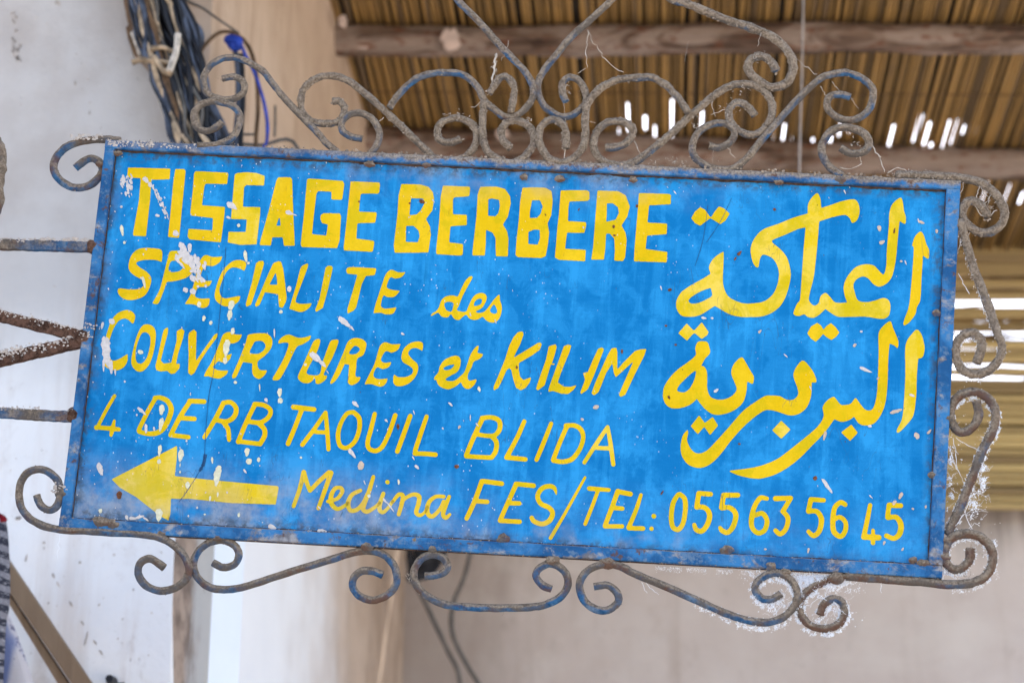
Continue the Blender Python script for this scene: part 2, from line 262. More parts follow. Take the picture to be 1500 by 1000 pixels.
 '-612,1067 -597,1068 -588,1063 -584,1051 -586,1039 -682,828 -702,779 -723,716 -746,636 -767,594 -767,583 -762,574 -752,567 -740,564 -682,555 -656,556 -640,564 -632,572 -627,584 -611,638 -583,718 -564,757 -550,779 -529,803 -502,822 -465,836 -431,838 -417,835 -399,827 -386,819 -376,807 -368,793 -363,773 -366,744 -373,720 -395,667 -415,631 -448,604 -497,577 -501,571 -497,562 -488,556 -476,553 -464,551 -447,552 -405,563 -381,579 -364,595 -349,616 -273,737 -252,768 -217,808 -204,820 -196,823 -190,819 -186,812 -181,762 -176,739 -154,688 -145,651 -143,627 -144,595 -148,560 -159,516 -171,487 -182,470 -200,449 -216,437 -236,428 -258,424 -295,427 -325,437 -355,456 -386,490 -392,495 -401,498 -409,498 -417,494 -455,465 -475,456 -505,450 -531,449 -548,452 -569,459 -590,470 -599,478 -621,507 -627,512 -636,515 -647,511 -664,498 -685,478 -711,446 -725,438 -739,435 -750,435 -767,438 -797,452 -813,471 -835,503 -842,509 -847,511 -853,510 -858,505 -871,481 -876,475 -887,469 -904,464 -935,463 -973,474 -988,484 -1014,517 -1020,521 -1029,523 -1037,522 -1051,515 -1108,476 -1117,473 -1122,477 -1123,482 -1121,488 -1106,509 -1097,518 -1059,543 -1045,559 -1033,577 -1018,610 -1009,657 -1000,687 -985,717 -960,745 -946,755 -924,765 -879,779 -828,781 -787,768 -778,769 -769,775 -757,796 -730,882 -701,954 -687,984 -668,1016 -640,1048 -625,1061|-904,687 -929,677 -946,664 -950,649 -945,626 -930,589 -915,568 -894,557 -862,548 -853,549 -843,553 -837,559 -833,568 -827,591 -820,650 -821,662 -825,670 -831,676 -852,685 -872,689|-265,677 -278,661 -294,634 -305,607 -306,593 -301,578 -291,567 -271,557 -250,552 -233,552 -216,560 -208,572 -206,589 -215,621 -237,663 -251,678 -260,679|-465,753 -490,745 -509,731 -525,709 -534,688 -537,665 -533,651 -523,646 -500,649 -472,659 -453,670 -440,682 -431,697 -427,720 -429,735 -432,743 -439,751 -445,754',
 '-5440,329 -5412,331 -5386,327 -5364,321 -5336,306 -5310,283 -5296,260 -5291,240 -5291,213 -5299,169 -5305,154 -5310,147 -5315,143 -5324,142 -5337,151 -5368,180 -5382,189 -5416,203 -5431,207 -5443,207 -5466,202 -5488,192 -5516,172 -5531,155 -5562,102 -5580,60 -5601,-12 -5617,-83 -5627,-152 -5629,-187 -5630,-216 -5624,-271 -5608,-326 -5590,-363 -5578,-379 -5565,-391 -5552,-398 -5534,-402 -5523,-401 -5497,-394 -5461,-377 -5425,-355 -5358,-304 -5349,-300 -5343,-302 -5339,-311 -5331,-372 -5334,-399 -5343,-432 -5361,-465 -5380,-489 -5405,-510 -5436,-526 -5470,-536 -5496,-537 -5546,-531 -5586,-519 -5617,-504 -5645,-484 -5659,-466 -5669,-438 -5689,-266 -5688,-246 -5691,-214 -5691,-164 -5682,-84 -5669,-7 -5648,94 -5634,145 -5625,169 -5603,212 -5588,233 -5561,265 -5532,289 -5504,306 -5467,321',
 '-5138,139 -5099,143 -5072,138 -5045,128 -5015,108 -4996,85 -4983,59 -4976,36 -4969,4 -4965,-31 -4966,-136 -4972,-221 -4984,-304 -5002,-381 -5020,-428 -5050,-478 -5071,-502 -5087,-517 -5098,-525 -5114,-532 -5140,-538 -5173,-534 -5197,-524 -5229,-499 -5256,-468 -5268,-445 -5278,-413 -5282,-373 -5275,-270 -5263,-167 -5243,-57 -5230,-4 -5206,65 -5189,98 -5165,126 -5151,134|-5148,24 -5165,15 -5178,-4 -5194,-43 -5207,-85 -5218,-129 -5226,-182 -5230,-232 -5230,-285 -5222,-352 -5212,-381 -5199,-403 -5182,-417 -5167,-422 -5138,-421 -5124,-416 -5113,-408 -5094,-389 -5074,-355 -5061,-323 -5052,-287 -5042,-228 -5035,-157 -5034,-125 -5042,-55 -5050,-29 -5060,-12 -5079,9 -5101,22 -5119,27',
 '-4826,107 -4813,108 -4808,105 -4805,99 -4802,32 -4835,-172 -4859,-348 -4859,-360 -4853,-370 -4821,-397 -4809,-402 -4718,-385 -4712,-382 -4709,-378 -4666,-66 -4677,53 -4677,62 -4674,68 -4631,98 -4614,105 -4608,104 -4596,96 -4577,83 -4571,77 -4570,62 -4579,-29 -4597,-115 -4625,-251 -4638,-389 -4635,-395 -4629,-397 -4597,-393 -4590,-395 -4587,-401 -4585,-409 -4585,-447 -4587,-456 -4593,-465 -4633,-521 -4643,-532 -4649,-535 -4672,-540 -4698,-543 -4717,-533 -4745,-510 -4755,-505 -4775,-506 -4841,-517 -4896,-505 -4908,-500 -4914,-491 -4922,-469 -4928,-448 -4929,-437 -4905,-263 -4877,4 -4867,62 -4863,75 -4839,99',
 '-4447,98 -4438,101 -4429,97 -4400,74 -4395,63 -4393,19 -4384,-74 -4384,-98 -4374,-202 -4374,-231 -4364,-318 -4362,-326 -4359,-329 -4354,-327 -4349,-319 -4262,-164 -4141,44 -4133,51 -4111,63 -4105,65 -4099,64 -4096,52 -4099,11 -4107,-4 -4178,-119 -4205,-162 -4296,-329 -4366,-508 -4377,-520 -4407,-543 -4413,-544 -4419,-541 -4445,-524 -4453,-515 -4457,-501 -4463,-434 -4463,-411 -4470,-339 -4471,-304 -4480,-214 -4486,-188 -4493,-118 -4498,-95 -4507,-5 -4503,42 -4500,54 -4492,63',
 '-3957,92 -3930,95 -3916,94 -3895,87 -3855,69 -3834,64 -3785,65 -3759,69 -3752,65 -3751,59 -3762,21 -3777,-11 -3788,-25 -3807,-40 -3837,-56 -3865,-65 -3888,-66 -3921,-60 -3938,-61 -3952,-70 -3966,-90 -3976,-113 -3988,-158 -3991,-187 -3989,-202 -3984,-210 -3965,-227 -3941,-234 -3921,-232 -3874,-213 -3869,-215 -3868,-224 -3884,-284 -3896,-301 -3915,-321 -3943,-336 -3966,-341 -3986,-341 -4031,-328 -4042,-329 -4051,-331 -4065,-343 -4089,-380 -4111,-403 -4114,-412 -4113,-418 -4108,-424 -4096,-432 -4051,-450 -4015,-455 -3972,-455 -3905,-450 -3899,-452 -3897,-455 -3897,-464 -3903,-488 -3913,-506 -3951,-542 -3990,-566 -4009,-573 -4038,-574 -4103,-563 -4163,-548 -4189,-549 -4220,-554 -4226,-552 -4228,-546 -4221,-517 -4208,-481 -4150,-365 -4123,-296 -4064,-107 -4027,30 -4017,51 -4006,64 -3984,80',
 '-3526,99 -3510,101 -3432,105 -3403,100 -3376,89 -3346,65 -3325,37 -3312,2 -3309,-35 -3314,-73 -3321,-100 -3329,-118 -3345,-145 -3360,-168 -3410,-225 -3478,-283 -3486,-295 -3492,-313 -3493,-336 -3486,-365 -3475,-391 -3462,-408 -3446,-417 -3431,-421 -3362,-418 -3355,-419 -3351,-421 -3350,-427 -3354,-442 -3364,-468 -3373,-484 -3402,-517 -3424,-535 -3437,-543 -3448,-547 -3463,-546 -3493,-535 -3514,-521 -3525,-512 -3538,-495 -3547,-479 -3552,-464 -3559,-433 -3562,-401 -3561,-381 -3565,-340 -3568,-335 -3573,-331 -3681,-320 -3694,-321 -3698,-325 -3704,-336 -3747,-469 -3764,-514 -3775,-538 -3792,-551 -3809,-557 -3818,-557 -3824,-553 -3829,-546 -3832,-535 -3833,-523 -3819,-473 -3768,-325 -3700,-97 -3684,-35 -3677,18 -3668,59 -3659,71 -3639,79 -3585,91|-3514,-8 -3534,-12 -3551,-19 -3559,-25 -3568,-35 -3612,-142 -3618,-169 -3615,-177 -3611,-183 -3604,-188 -3595,-192 -3566,-196 -3508,-193 -3491,-189 -3475,-182 -3442,-157 -3423,-135 -3415,-123 -3405,-99 -3402,-81 -3404,-67 -3414,-47 -3427,-30 -3441,-19 -3456,-11 -3471,-8 -3489,-6',
 '-3101,102 -3088,104 -3068,101 -3044,94 -2984,72 -2949,66 -2906,68 -2866,76 -2821,91 -2785,105 -2777,102 -2776,94 -2779,73 -2784,58 -2804,33 -2845,1 -2880,-23 -2930,-42 -2944,-49 -2955,-58 -2965,-73 -2977,-97 -2999,-151 -3056,-310 -3107,-433 -3132,-486 -3146,-513 -3159,-531 -3170,-540 -3184,-547 -3215,-553 -3238,-553 -3250,-550 -3256,-545 -3259,-540 -3261,-531 -3253,-508 -3172,-338 -3138,-258 -3115,-193 -3098,-133 -3087,-92 -3080,-45 -3082,-25 -3086,-19 -3095,-14 -3115,-11 -3153,-13 -3206,-29 -3218,-30 -3224,-28 -3228,-21 -3227,-4 -3222,11 -3214,24 -3191,52 -3175,67 -3145,87 -3120,98',
 '-2676,63 -2664,65 -2655,63 -2646,56 -2641,45 -2639,19 -2649,-37 -2666,-99 -2686,-156 -2766,-333 -2786,-384 -2793,-416 -2791,-425 -2785,-433 -2773,-442 -2756,-447 -2689,-453 -2652,-450 -2632,-445 -2616,-437 -2606,-426 -2599,-411 -2595,-397 -2588,-298 -2573,-225 -2509,11 -2497,38 -2484,52 -2467,60 -2445,67 -2413,70 -2401,68 -2392,64 -2388,58 -2384,50 -2386,24 -2393,-12 -2411,-77 -2444,-177 -2464,-230 -2519,-346 -2546,-411 -2550,-432 -2547,-440 -2540,-444 -2509,-444 -2503,-449 -2501,-458 -2505,-481 -2513,-497 -2531,-519 -2552,-537 -2581,-558 -2601,-568 -2621,-570 -2638,-567 -2648,-562 -2654,-553 -2660,-504 -2663,-499 -2668,-497 -2676,-501 -2712,-543 -2729,-556 -2754,-565 -2788,-570 -2817,-568 -2840,-561 -2868,-546 -2890,-526 -2901,-512 -2907,-492 -2907,-472 -2903,-454 -2887,-404 -2852,-315 -2752,-17 -2739,16 -2723,40 -2706,53',
 '-2168,104 -2127,108 -2090,103 -2057,95 -2033,83 -2007,61 -1995,44 -1989,21 -1990,-11 -2002,-81 -2018,-123 -2034,-140 -2089,-170 -2099,-185 -2104,-206 -2106,-255 -2103,-301 -2108,-397 -2106,-417 -2101,-432 -2092,-439 -2077,-442 -2049,-439 -2040,-441 -2035,-445 -2033,-453 -2035,-465 -2043,-485 -2055,-504 -2073,-522 -2100,-542 -2125,-555 -2139,-559 -2153,-560 -2171,-555 -2187,-545 -2197,-534 -2203,-523 -2205,-503 -2204,-460 -2205,-434 -2205,-287 -2208,-278 -2215,-274 -2259,-270 -2264,-271 -2270,-274 -2320,-409 -2342,-453 -2368,-498 -2396,-532 -2429,-557 -2437,-559 -2443,-556 -2449,-548 -2450,-540 -2437,-499 -2392,-381 -2366,-304 -2299,-100 -2271,0 -2261,29 -2247,54 -2228,74 -2201,92|-2144,-5 -2152,-7 -2163,-14 -2189,-44 -2212,-81 -2221,-108 -2219,-119 -2210,-125 -2190,-128 -2156,-126 -2128,-119 -2109,-107 -2084,-80 -2078,-68 -2075,-59 -2078,-42 -2084,-34 -2093,-24 -2120,-9',
 '-1745,66 -1730,68 -1713,68 -1657,50 -1628,45 -1579,48 -1523,55 -1517,52 -1516,44 -1528,2 -1537,-16 -1558,-40 -1582,-56 -1610,-69 -1632,-74 -1647,-71 -1688,-56 -1703,-56 -1717,-62 -1732,-81 -1749,-111 -1767,-158 -1770,-179 -1763,-196 -1756,-204 -1744,-213 -1723,-220 -1692,-219 -1639,-208 -1627,-208 -1623,-214 -1627,-231 -1637,-258 -1650,-275 -1672,-291 -1699,-303 -1733,-311 -1748,-308 -1798,-289 -1812,-291 -1820,-296 -1831,-310 -1841,-333 -1850,-359 -1856,-391 -1855,-406 -1852,-417 -1843,-429 -1831,-438 -1807,-449 -1775,-455 -1738,-452 -1662,-440 -1659,-441 -1656,-447 -1659,-470 -1669,-505 -1684,-524 -1694,-535 -1711,-548 -1735,-558 -1758,-560 -1772,-558 -1852,-534 -1875,-530 -1918,-532 -1954,-538 -1960,-537 -1964,-533 -1962,-521 -1944,-468 -1869,-285 -1853,-238 -1839,-174 -1811,-27 -1802,5 -1791,26 -1772,48 -1758,60',
 '-1281,104 -1265,106 -1233,101 -1215,93 -1205,82 -1201,71 -1198,30 -1202,-19 -1206,-22 -1212,-21 -1263,3 -1286,10 -1301,11 -1329,9 -1357,-2 -1375,-19 -1391,-44 -1396,-59 -1397,-70 -1394,-82 -1388,-93 -1362,-123 -1321,-160 -1269,-198 -1260,-207 -1250,-224 -1241,-258 -1241,-296 -1249,-337 -1260,-369 -1275,-401 -1290,-425 -1325,-465 -1344,-483 -1371,-502 -1409,-521 -1442,-532 -1468,-537 -1507,-539 -1528,-534 -1543,-526 -1559,-512 -1568,-498 -1574,-478 -1578,-427 -1575,-398 -1570,-386 -1563,-383 -1557,-384 -1521,-406 -1495,-411 -1430,-408 -1404,-403 -1366,-388 -1333,-367 -1318,-349 -1313,-334 -1310,-320 -1314,-291 -1329,-271 -1369,-245 -1449,-207 -1465,-193 -1475,-179 -1486,-151 -1489,-119 -1482,-64 -1473,-34 -1464,-10 -1452,9 -1424,41 -1402,60 -1377,76 -1350,89 -1308,100',
 '-443,87 -437,88 -431,87 -428,84 -426,76 -428,50 -437,6 -435,-5 -429,-11 -418,-15 -366,-21 -361,-24 -360,-30 -364,-48 -369,-59 -390,-84 -420,-106 -464,-125 -481,-140 -488,-158 -502,-219 -537,-293 -544,-314 -548,-343 -546,-374 -538,-391 -528,-402 -517,-405 -500,-404 -436,-384 -427,-385 -422,-393 -425,-413 -440,-449 -455,-471 -487,-505 -506,-517 -528,-523 -551,-522 -568,-518 -583,-509 -602,-492 -614,-476 -626,-448 -631,-442 -639,-440 -653,-448 -674,-471 -700,-495 -736,-517 -774,-536 -807,-544 -836,-541 -874,-531 -909,-515 -927,-505 -937,-497 -953,-477 -962,-463 -974,-430 -979,-421 -985,-419 -1002,-423 -1008,-418 -1010,-400 -1005,-383 -993,-362 -979,-345 -962,-320 -953,-299 -948,-241 -936,-209 -914,-167 -895,-145 -871,-123 -852,-110 -803,-84 -750,-68 -730,-67 -713,-69 -692,-77 -679,-88 -667,-107 -659,-127 -657,-153 -660,-191 -664,-223 -673,-255 -691,-286 -714,-309 -728,-319 -764,-337 -820,-375 -847,-396 -851,-406 -849,-411 -842,-417 -819,-424 -802,-427 -768,-425 -751,-423 -732,-417 -713,-407 -696,-396 -628,-328 -609,-307 -602,-294 -591,-267 -580,-232 -558,-145 -544,-81 -528,-32 -501,20 -478,56 -462,75|-769,-194 -800,-201 -830,-211 -863,-226 -879,-237 -892,-252 -893,-261 -885,-269 -865,-276 -842,-277 -820,-272 -803,-265 -784,-253 -762,-231 -745,-204 -745,-198 -749,-193 -758,-192',
 '127,318 158,321 169,317 177,298 181,275 145,143 76,-25 73,-37 75,-42 84,-40 103,-27 251,76 384,171 403,178 423,178 432,173 440,159 440,147 425,92 422,83 416,75 319,-5 157,-114 150,-119 146,-126 152,-222 175,-307 181,-318 218,-349 227,-353 238,-350 312,-317 320,-316 324,-320 325,-336 314,-380 307,-394 282,-433 266,-457 258,-466 201,-499 186,-496 134,-471 126,-459 86,-361 48,-231 43,-222 29,-209 22,-204 16,-204 9,-207 -11,-225 -20,-238 -68,-375 -112,-481 -120,-489 -163,-517 -171,-518 -176,-510 -179,-473 -177,-462 -126,-315 -49,-81 -4,114 42,227 50,242 94,300 102,306',
 '617,163 630,166 635,163 648,138 650,124 635,43 617,-39 600,-97 605,-103 634,-104 637,-107 638,-112 634,-118 629,-121 595,-119 586,-124 522,-408 513,-419 459,-466 441,-481 430,-485 411,-477 407,-472 407,-463 427,-373 515,-53 541,127 544,133 549,138',
 '799,172 813,172 845,163 848,157 847,142 829,64 749,-173 704,-336 700,-359 703,-365 710,-370 777,-410 789,-415 842,-415 879,-413 942,-390 948,-389 952,-391 952,-396 950,-402 921,-453 870,-498 854,-511 846,-515 815,-517 793,-515 762,-517 644,-486 633,-486 586,-499 579,-497 577,-492 580,-454 586,-426 746,137 751,146 758,151',
 '1264,157 1273,155 1296,142 1300,138 1301,130 1187,-241 1123,-413 1114,-433 1102,-446 1033,-503 1027,-504 1022,-498 1017,-484 1017,-473 1064,-322 1067,-304 1066,-296 1040,-226 1039,-214 1048,-208 1092,-198 1101,-191 1156,-30 1216,125 1226,138',
 '1453,163 1466,164 1473,158 1487,107 1501,-112 1503,-123 1506,-126 1511,-124 1516,-118 1572,-43 1724,130 1743,139 1800,160 1870,168 1878,166 1879,155 1857,73 1745,-192 1632,-479 1614,-492 1571,-514 1562,-510 1549,-495 1546,-490 1545,-481 1600,-321 1662,-155 1705,-38 1706,-30 1702,-28 1683,-44 1510,-224 1493,-239 1487,-240 1481,-236 1456,-189 1433,-79 1429,-69 1426,-67 1423,-68 1418,-74 1352,-195 1284,-407 1265,-463 1255,-474 1216,-505 1206,-511 1201,-511 1195,-508 1173,-491 1171,-485 1173,-474 1210,-340 1357,56 1405,149 1416,155',
 '-5471,-874 -5458,-873 -5445,-879 -5440,-884 -5437,-893 -5438,-907 -5499,-1035 -5540,-1129 -5607,-1296 -5613,-1317 -5609,-1322 -5603,-1323 -5489,-1325 -5470,-1323 -5464,-1314 -5443,-1238 -5433,-1229 -5421,-1229 -5412,-1236 -5407,-1247 -5407,-1316 -5404,-1325 -5393,-1330 -5343,-1335 -5330,-1343 -5322,-1355 -5321,-1372 -5328,-1385 -5342,-1392 -5362,-1393 -5397,-1392 -5412,-1396 -5415,-1403 -5424,-1445 -5429,-1462 -5438,-1471 -5453,-1473 -5465,-1468 -5472,-1458 -5475,-1438 -5475,-1401 -5477,-1395 -5482,-1391 -5491,-1389 -5643,-1384 -5666,-1390 -5674,-1390 -5683,-1387 -5690,-1382 -5698,-1371 -5702,-1359 -5703,-1345 -5698,-1335 -5690,-1327 -5674,-1319 -5668,-1311 -5594,-1125 -5558,-1042 -5485,-887 -5478,-878',
 '-4855,-855 -4819,-852 -4798,-855 -4768,-861 -4723,-878 -4704,-887 -4683,-902 -4657,-929 -4629,-967 -4610,-1009 -4604,-1029 -4602,-1049 -4603,-1075 -4610,-1122 -4633,-1209 -4658,-1274 -4672,-1301 -4692,-1334 -4723,-1371 -4761,-1400 -4802,-1418 -4833,-1426 -4858,-1430 -4902,-1433 -4937,-1432 -5005,-1423 -5058,-1411 -5077,-1403 -5088,-1391 -5095,-1377 -5097,-1357 -5095,-1340 -5087,-1313 -5027,-1154 -4979,-1036 -4920,-911 -4918,-902 -4918,-885 -4915,-876 -4910,-869 -4901,-864|-4847,-918 -4852,-921 -4858,-928 -4917,-1051 -4952,-1135 -5020,-1312 -5031,-1345 -5030,-1351 -5024,-1355 -4976,-1362 -4921,-1365 -4892,-1364 -4878,-1361 -4844,-1355 -4810,-1342 -4789,-1329 -4765,-1304 -4733,-1250 -4709,-1194 -4689,-1129 -4680,-1088 -4677,-1062 -4679,-1033 -4685,-1016 -4699,-991 -4719,-966 -4731,-955 -4760,-936 -4791,-924 -4827,-916',
 '-4408,-877 -4345,-872 -4325,-874 -4284,-872 -4186,-873 -4174,-878 -4161,-889 -4156,-903 -4157,-915 -4165,-931 -4173,-937 -4185,-941 -4257,-942 -4277,-941 -4318,-943 -4341,-941 -4358,-943 -4366,-948 -4426,-1057 -4450,-1105 -4452,-1114 -4447,-1119 -4441,-1120 -4311,-1122 -4290,-1125 -4278,-1132 -4272,-1141 -4269,-1158 -4271,-1169 -4282,-1182 -4298,-1187 -4486,-1188 -4496,-1202 -4550,-1335 -4560,-1361 -4559,-1367 -4555,-1370 -4353,-1384 -4341,-1390 -4333,-1400 -4329,-1414 -4330,-1429 -4336,-1438 -4344,-1444 -4373,-1447 -4612,-1432 -4623,-1430 -4634,-1423 -4640,-1415 -4644,-1404 -4643,-1389 -4600,-1275 -4541,-1130 -4489,-1027 -4431,-925 -4424,-893 -4417,-883',
 '-3869,-863 -3833,-860 -3810,-863 -3792,-870 -3758,-890 -3738,-908 -3713,-937 -3700,-960 -3692,-986 -3690,-1009 -3693,-1043 -3701,-1075 -3716,-1108 -3733,-1132 -3755,-1154 -3781,-1172 -3820,-1192 -3824,-1197 -3823,-1203 -3793,-1244 -3779,-1278 -3767,-1335 -3759,-1417 -3760,-1429 -3767,-1441 -3781,-1448 -3795,-1446 -3808,-1437 -3817,-1415 -3832,-1327 -3842,-1293 -3849,-1276 -3870,-1248 -3913,-1203 -3924,-1197 -3947,-1193 -3982,-1188 -3991,-1190 -3996,-1195 -4092,-1388 -4112,-1423 -4120,-1429 -4128,-1431 -4139,-1431 -4149,-1427 -4157,-1420 -4162,-1412 -4163,-1395 -4157,-1377 -4106,-1274 -4042,-1135 -3956,-923 -3948,-894 -3940,-885 -3932,-880|-3841,-925 -3879,-933 -3886,-936 -3891,-942 -3961,-1116 -3960,-1123 -3953,-1127 -3887,-1136 -3864,-1135 -3847,-1131 -3827,-1122 -3808,-1108 -3795,-1096 -3780,-1077 -3770,-1056 -3763,-1033 -3760,-998 -3765,-981 -3772,-970 -3786,-953 -3808,-934 -3826,-926',
 '-3487,-869 -3472,-867 -3386,-869 -3362,-872 -3324,-882 -3276,-905 -3247,-925 -3225,-949 -3213,-978 -3210,-1009 -3213,-1035 -3219,-1056 -3231,-1079 -3246,-1101 -3258,-1115 -3288,-1143 -3322,-1168 -3325,-1174 -3322,-1179 -3305,-1195 -3286,-1217 -3276,-1234 -3268,-1253 -3262,-1273 -3259,-1310 -3262,-1339 -3267,-1359 -3285,-1403 -3322,-1472 -3330,-1479 -3339,-1482 -3370,-1482 -3624,-1466 -3647,-1471 -3658,-1472 -3667,-1470 -3677,-1463 -3684,-1455 -3688,-1444 -3688,-1424 -3677,-1397 -3628,-1231 -3594,-1132 -3513,-917 -3508,-888 -3500,-877|-3534,-1182 -3542,-1187 -3549,-1201 -3604,-1382 -3606,-1393 -3605,-1399 -3599,-1402 -3584,-1404 -3405,-1416 -3376,-1417 -3368,-1414 -3341,-1361 -3332,-1334 -3328,-1308 -3331,-1283 -3338,-1260 -3346,-1249 -3356,-1240 -3394,-1208 -3418,-1191|-3443,-933 -3448,-937 -3454,-948 -3505,-1078 -3514,-1104 -3515,-1113 -3512,-1117 -3506,-1119 -3445,-1124 -3413,-1124 -3379,-1120 -3360,-1112 -3331,-1094 -3305,-1069 -3295,-1057 -3283,-1036 -3278,-1022 -3275,-998 -3278,-987 -3286,-975 -3305,-962 -3332,-949 -3356,-939 -3397,-933',
 '-2943,-878 -2926,-876 -2898,-877 -2638,-894 -2626,-898 -2617,-905 -2611,-914 -2608,-925 -2608,-936 -2613,-946 -2623,-957 -2634,-962 -2764,-955 -2775,-957 -2781,-961 -2788,-978 -2842,-1168 -2891,-1328 -2926,-1436 -2934,-1449 -2942,-1455 -2950,-1458 -2961,-1458 -2970,-1456 -2979,-1451 -2985,-1445 -2990,-1436 -2991,-1428 -2990,-1411 -2924,-1213 -2889,-1096 -2852,-962 -2853,-956 -2862,-951 -2934,-947 -2943,-944 -2953,-939 -2963,-922 -2965,-905 -2957,-887',
 '-2488,-937 -2473,-935 -2462,-939 -2452,-949 -2447,-961 -2416,-1122 -2398,-1224 -2365,-1433 -2362,-1470 -2364,-1482 -2375,-1493 -2383,-1497 -2392,-1498 -2401,-1496 -2410,-1490 -2419,-1476 -2450,-1281 -2453,-1273 -2458,-1268 -2467,-1267 -2498,-1268 -2518,-1267 -2564,-1269 -2613,-1266 -2619,-1271 -2634,-1292 -2728,-1440 -2739,-1452 -2747,-1456 -2758,-1458 -2767,-1457 -2777,-1452 -2785,-1444 -2789,-1435 -2791,-1424 -2788,-1415 -2627,-1166 -2504,-952 -2496,-942|-2494,-1060 -2502,-1069 -2576,-1200 -2577,-1206 -2572,-1211 -2555,-1212 -2478,-1210 -2469,-1208 -2465,-1205 -2464,-1197 -2486,-1069 -2490,-1061',
 '-2111,-906 -2087,-904 -2066,-912 -2009,-953 -1981,-985 -1969,-1010 -1960,-1044 -1953,-1118 -1954,-1149 -1958,-1192 -1972,-1264 -1988,-1316 -2008,-1357 -2020,-1375 -2044,-1404 -2073,-1430 -2092,-1444 -2116,-1458 -2135,-1465 -2150,-1467 -2181,-1467 -2217,-1458 -2246,-1441 -2256,-1432 -2267,-1418 -2286,-1379 -2299,-1334 -2306,-1292 -2309,-1258 -2308,-1229 -2301,-1172 -2284,-1102 -2259,-1035 -2234,-988 -2213,-955 -2194,-934 -2182,-925 -2155,-913|-2141,-974 -2153,-980 -2170,-1001 -2195,-1043 -2215,-1087 -2226,-1125 -2238,-1177 -2244,-1246 -2239,-1305 -2233,-1331 -2223,-1364 -2211,-1386 -2192,-1401 -2169,-1407 -2152,-1406 -2132,-1396 -2111,-1381 -2084,-1353 -2067,-1330 -2053,-1302 -2037,-1254 -2028,-1219 -2019,-1156 -2019,-1121 -2023,-1073 -2028,-1048 -2035,-1028 -2043,-1014 -2074,-986 -2095,-972 -2107,-970',
 '-1803,-914 -1787,-913 -1774,-918 -1764,-932 -1762,-949 -1797,-1177 -1821,-1298 -1825,-1347 -1822,-1375 -1812,-1397 -1799,-1409 -1775,-1418 -1758,-1421 -1738,-1420 -1719,-1412 -1694,-1393 -1679,-1375 -1667,-1355 -1628,-1264 -1603,-1192 -1575,-1091 -1540,-945 -1533,-928 -1521,-917 -1507,-914 -1493,-917 -1480,-927 -1476,-936 -1475,-950 -1484,-991 -1528,-1164 -1551,-1240 -1588,-1339 -1605,-1377 -1625,-1412 -1654,-1445 -1672,-1460 -1697,-1474 -1719,-1482 -1733,-1485 -1758,-1486 -1787,-1481 -1813,-1473 -1828,-1466 -1847,-1453 -1862,-1437 -1875,-1415 -1882,-1398 -1888,-1373 -1891,-1348 -1882,-1273 -1859,-1155 -1822,-938 -1815,-924',
 '-1307,-912 -1299,-911 -1290,-912 -1275,-921 -1267,-938 -1268,-955 -1338,-1219 -1405,-1450 -1413,-1465 -1421,-1471 -1429,-1475 -1446,-1474 -1461,-1465 -1468,-1451 -1468,-1434 -1331,-939 -1321,-921',
 '-1081,-911 -1065,-911 -1050,-918 -1043,-932 -1042,-946 -1126,-1281 -1156,-1405 -1158,-1417 -1152,-1423 -1137,-1425 -1056,-1421 -1010,-1421 -917,-1424 -900,-1427 -889,-1432 -882,-1440 -877,-1451 -877,-1463 -881,-1474 -890,-1483 -898,-1487 -909,-1489 -1034,-1485 -1076,-1487 -1104,-1486 -1192,-1491 -1203,-1489 -1212,-1484 -1219,-1477 -1225,-1466 -1226,-1458 -1222,-1438 -1224,-1418 -1223,-1406 -1156,-1132 -1100,-932 -1093,-918',
 '-244,-870 -181,-865 -147,-869 -104,-880 -80,-890 -66,-900 -45,-919 -29,-946 -19,-982 -16,-1022 -22,-1062 -34,-1097 -59,-1135 -87,-1162 -90,-1168 -89,-1174 -69,-1198 -60,-1215 -47,-1256 -44,-1299 -46,-1327 -52,-1364 -63,-1396 -78,-1422 -106,-1464 -114,-1474 -122,-1480 -133,-1483 -173,-1486 -254,-1485 -333,-1487 -353,-1485 -488,-1486 -502,-1480 -511,-1470 -516,-1459 -518,-1437 -515,-1423 -429,-1162 -342,-933 -337,-901 -329,-891 -315,-884|-356,-1175 -363,-1181 -380,-1225 -442,-1407 -442,-1418 -436,-1421 -411,-1423 -208,-1422 -163,-1420 -155,-1418 -144,-1404 -125,-1369 -117,-1343 -112,-1300 -114,-1263 -123,-1238 -142,-1215 -169,-1192 -177,-1187 -254,-1184|-216,-931 -263,-939 -274,-947 -331,-1094 -335,-1109 -331,-1114 -321,-1117 -252,-1125 -207,-1125 -154,-1122 -137,-1116 -121,-1106 -108,-1090 -93,-1063 -86,-1040 -84,-1012 -86,-992 -93,-970 -100,-959 -110,-951 -139,-938 -162,-933 -193,-929',
 '264,-901 282,-900 296,-908 304,-921 305,-930 304,-938 261,-1069 233,-1147 199,-1228 128,-1388 125,-1399 130,-1405 147,-1407 313,-1416 338,-1420 350,-1428 357,-1439 358,-1450 355,-1462 348,-1471 340,-1477 329,-1479 309,-1480 67,-1471 56,-1468 46,-1463 38,-1452 36,-1441 37,-1424 124,-1239 170,-1133 247,-919 255,-907',
 '633,-911 651,-909 663,-915 669,-923 672,-931 671,-948 616,-1136 565,-1291 507,-1456 500,-1466 490,-1473 476,-1474 467,-1472 460,-1467 451,-1453 451,-1436 616,-935 623,-920',
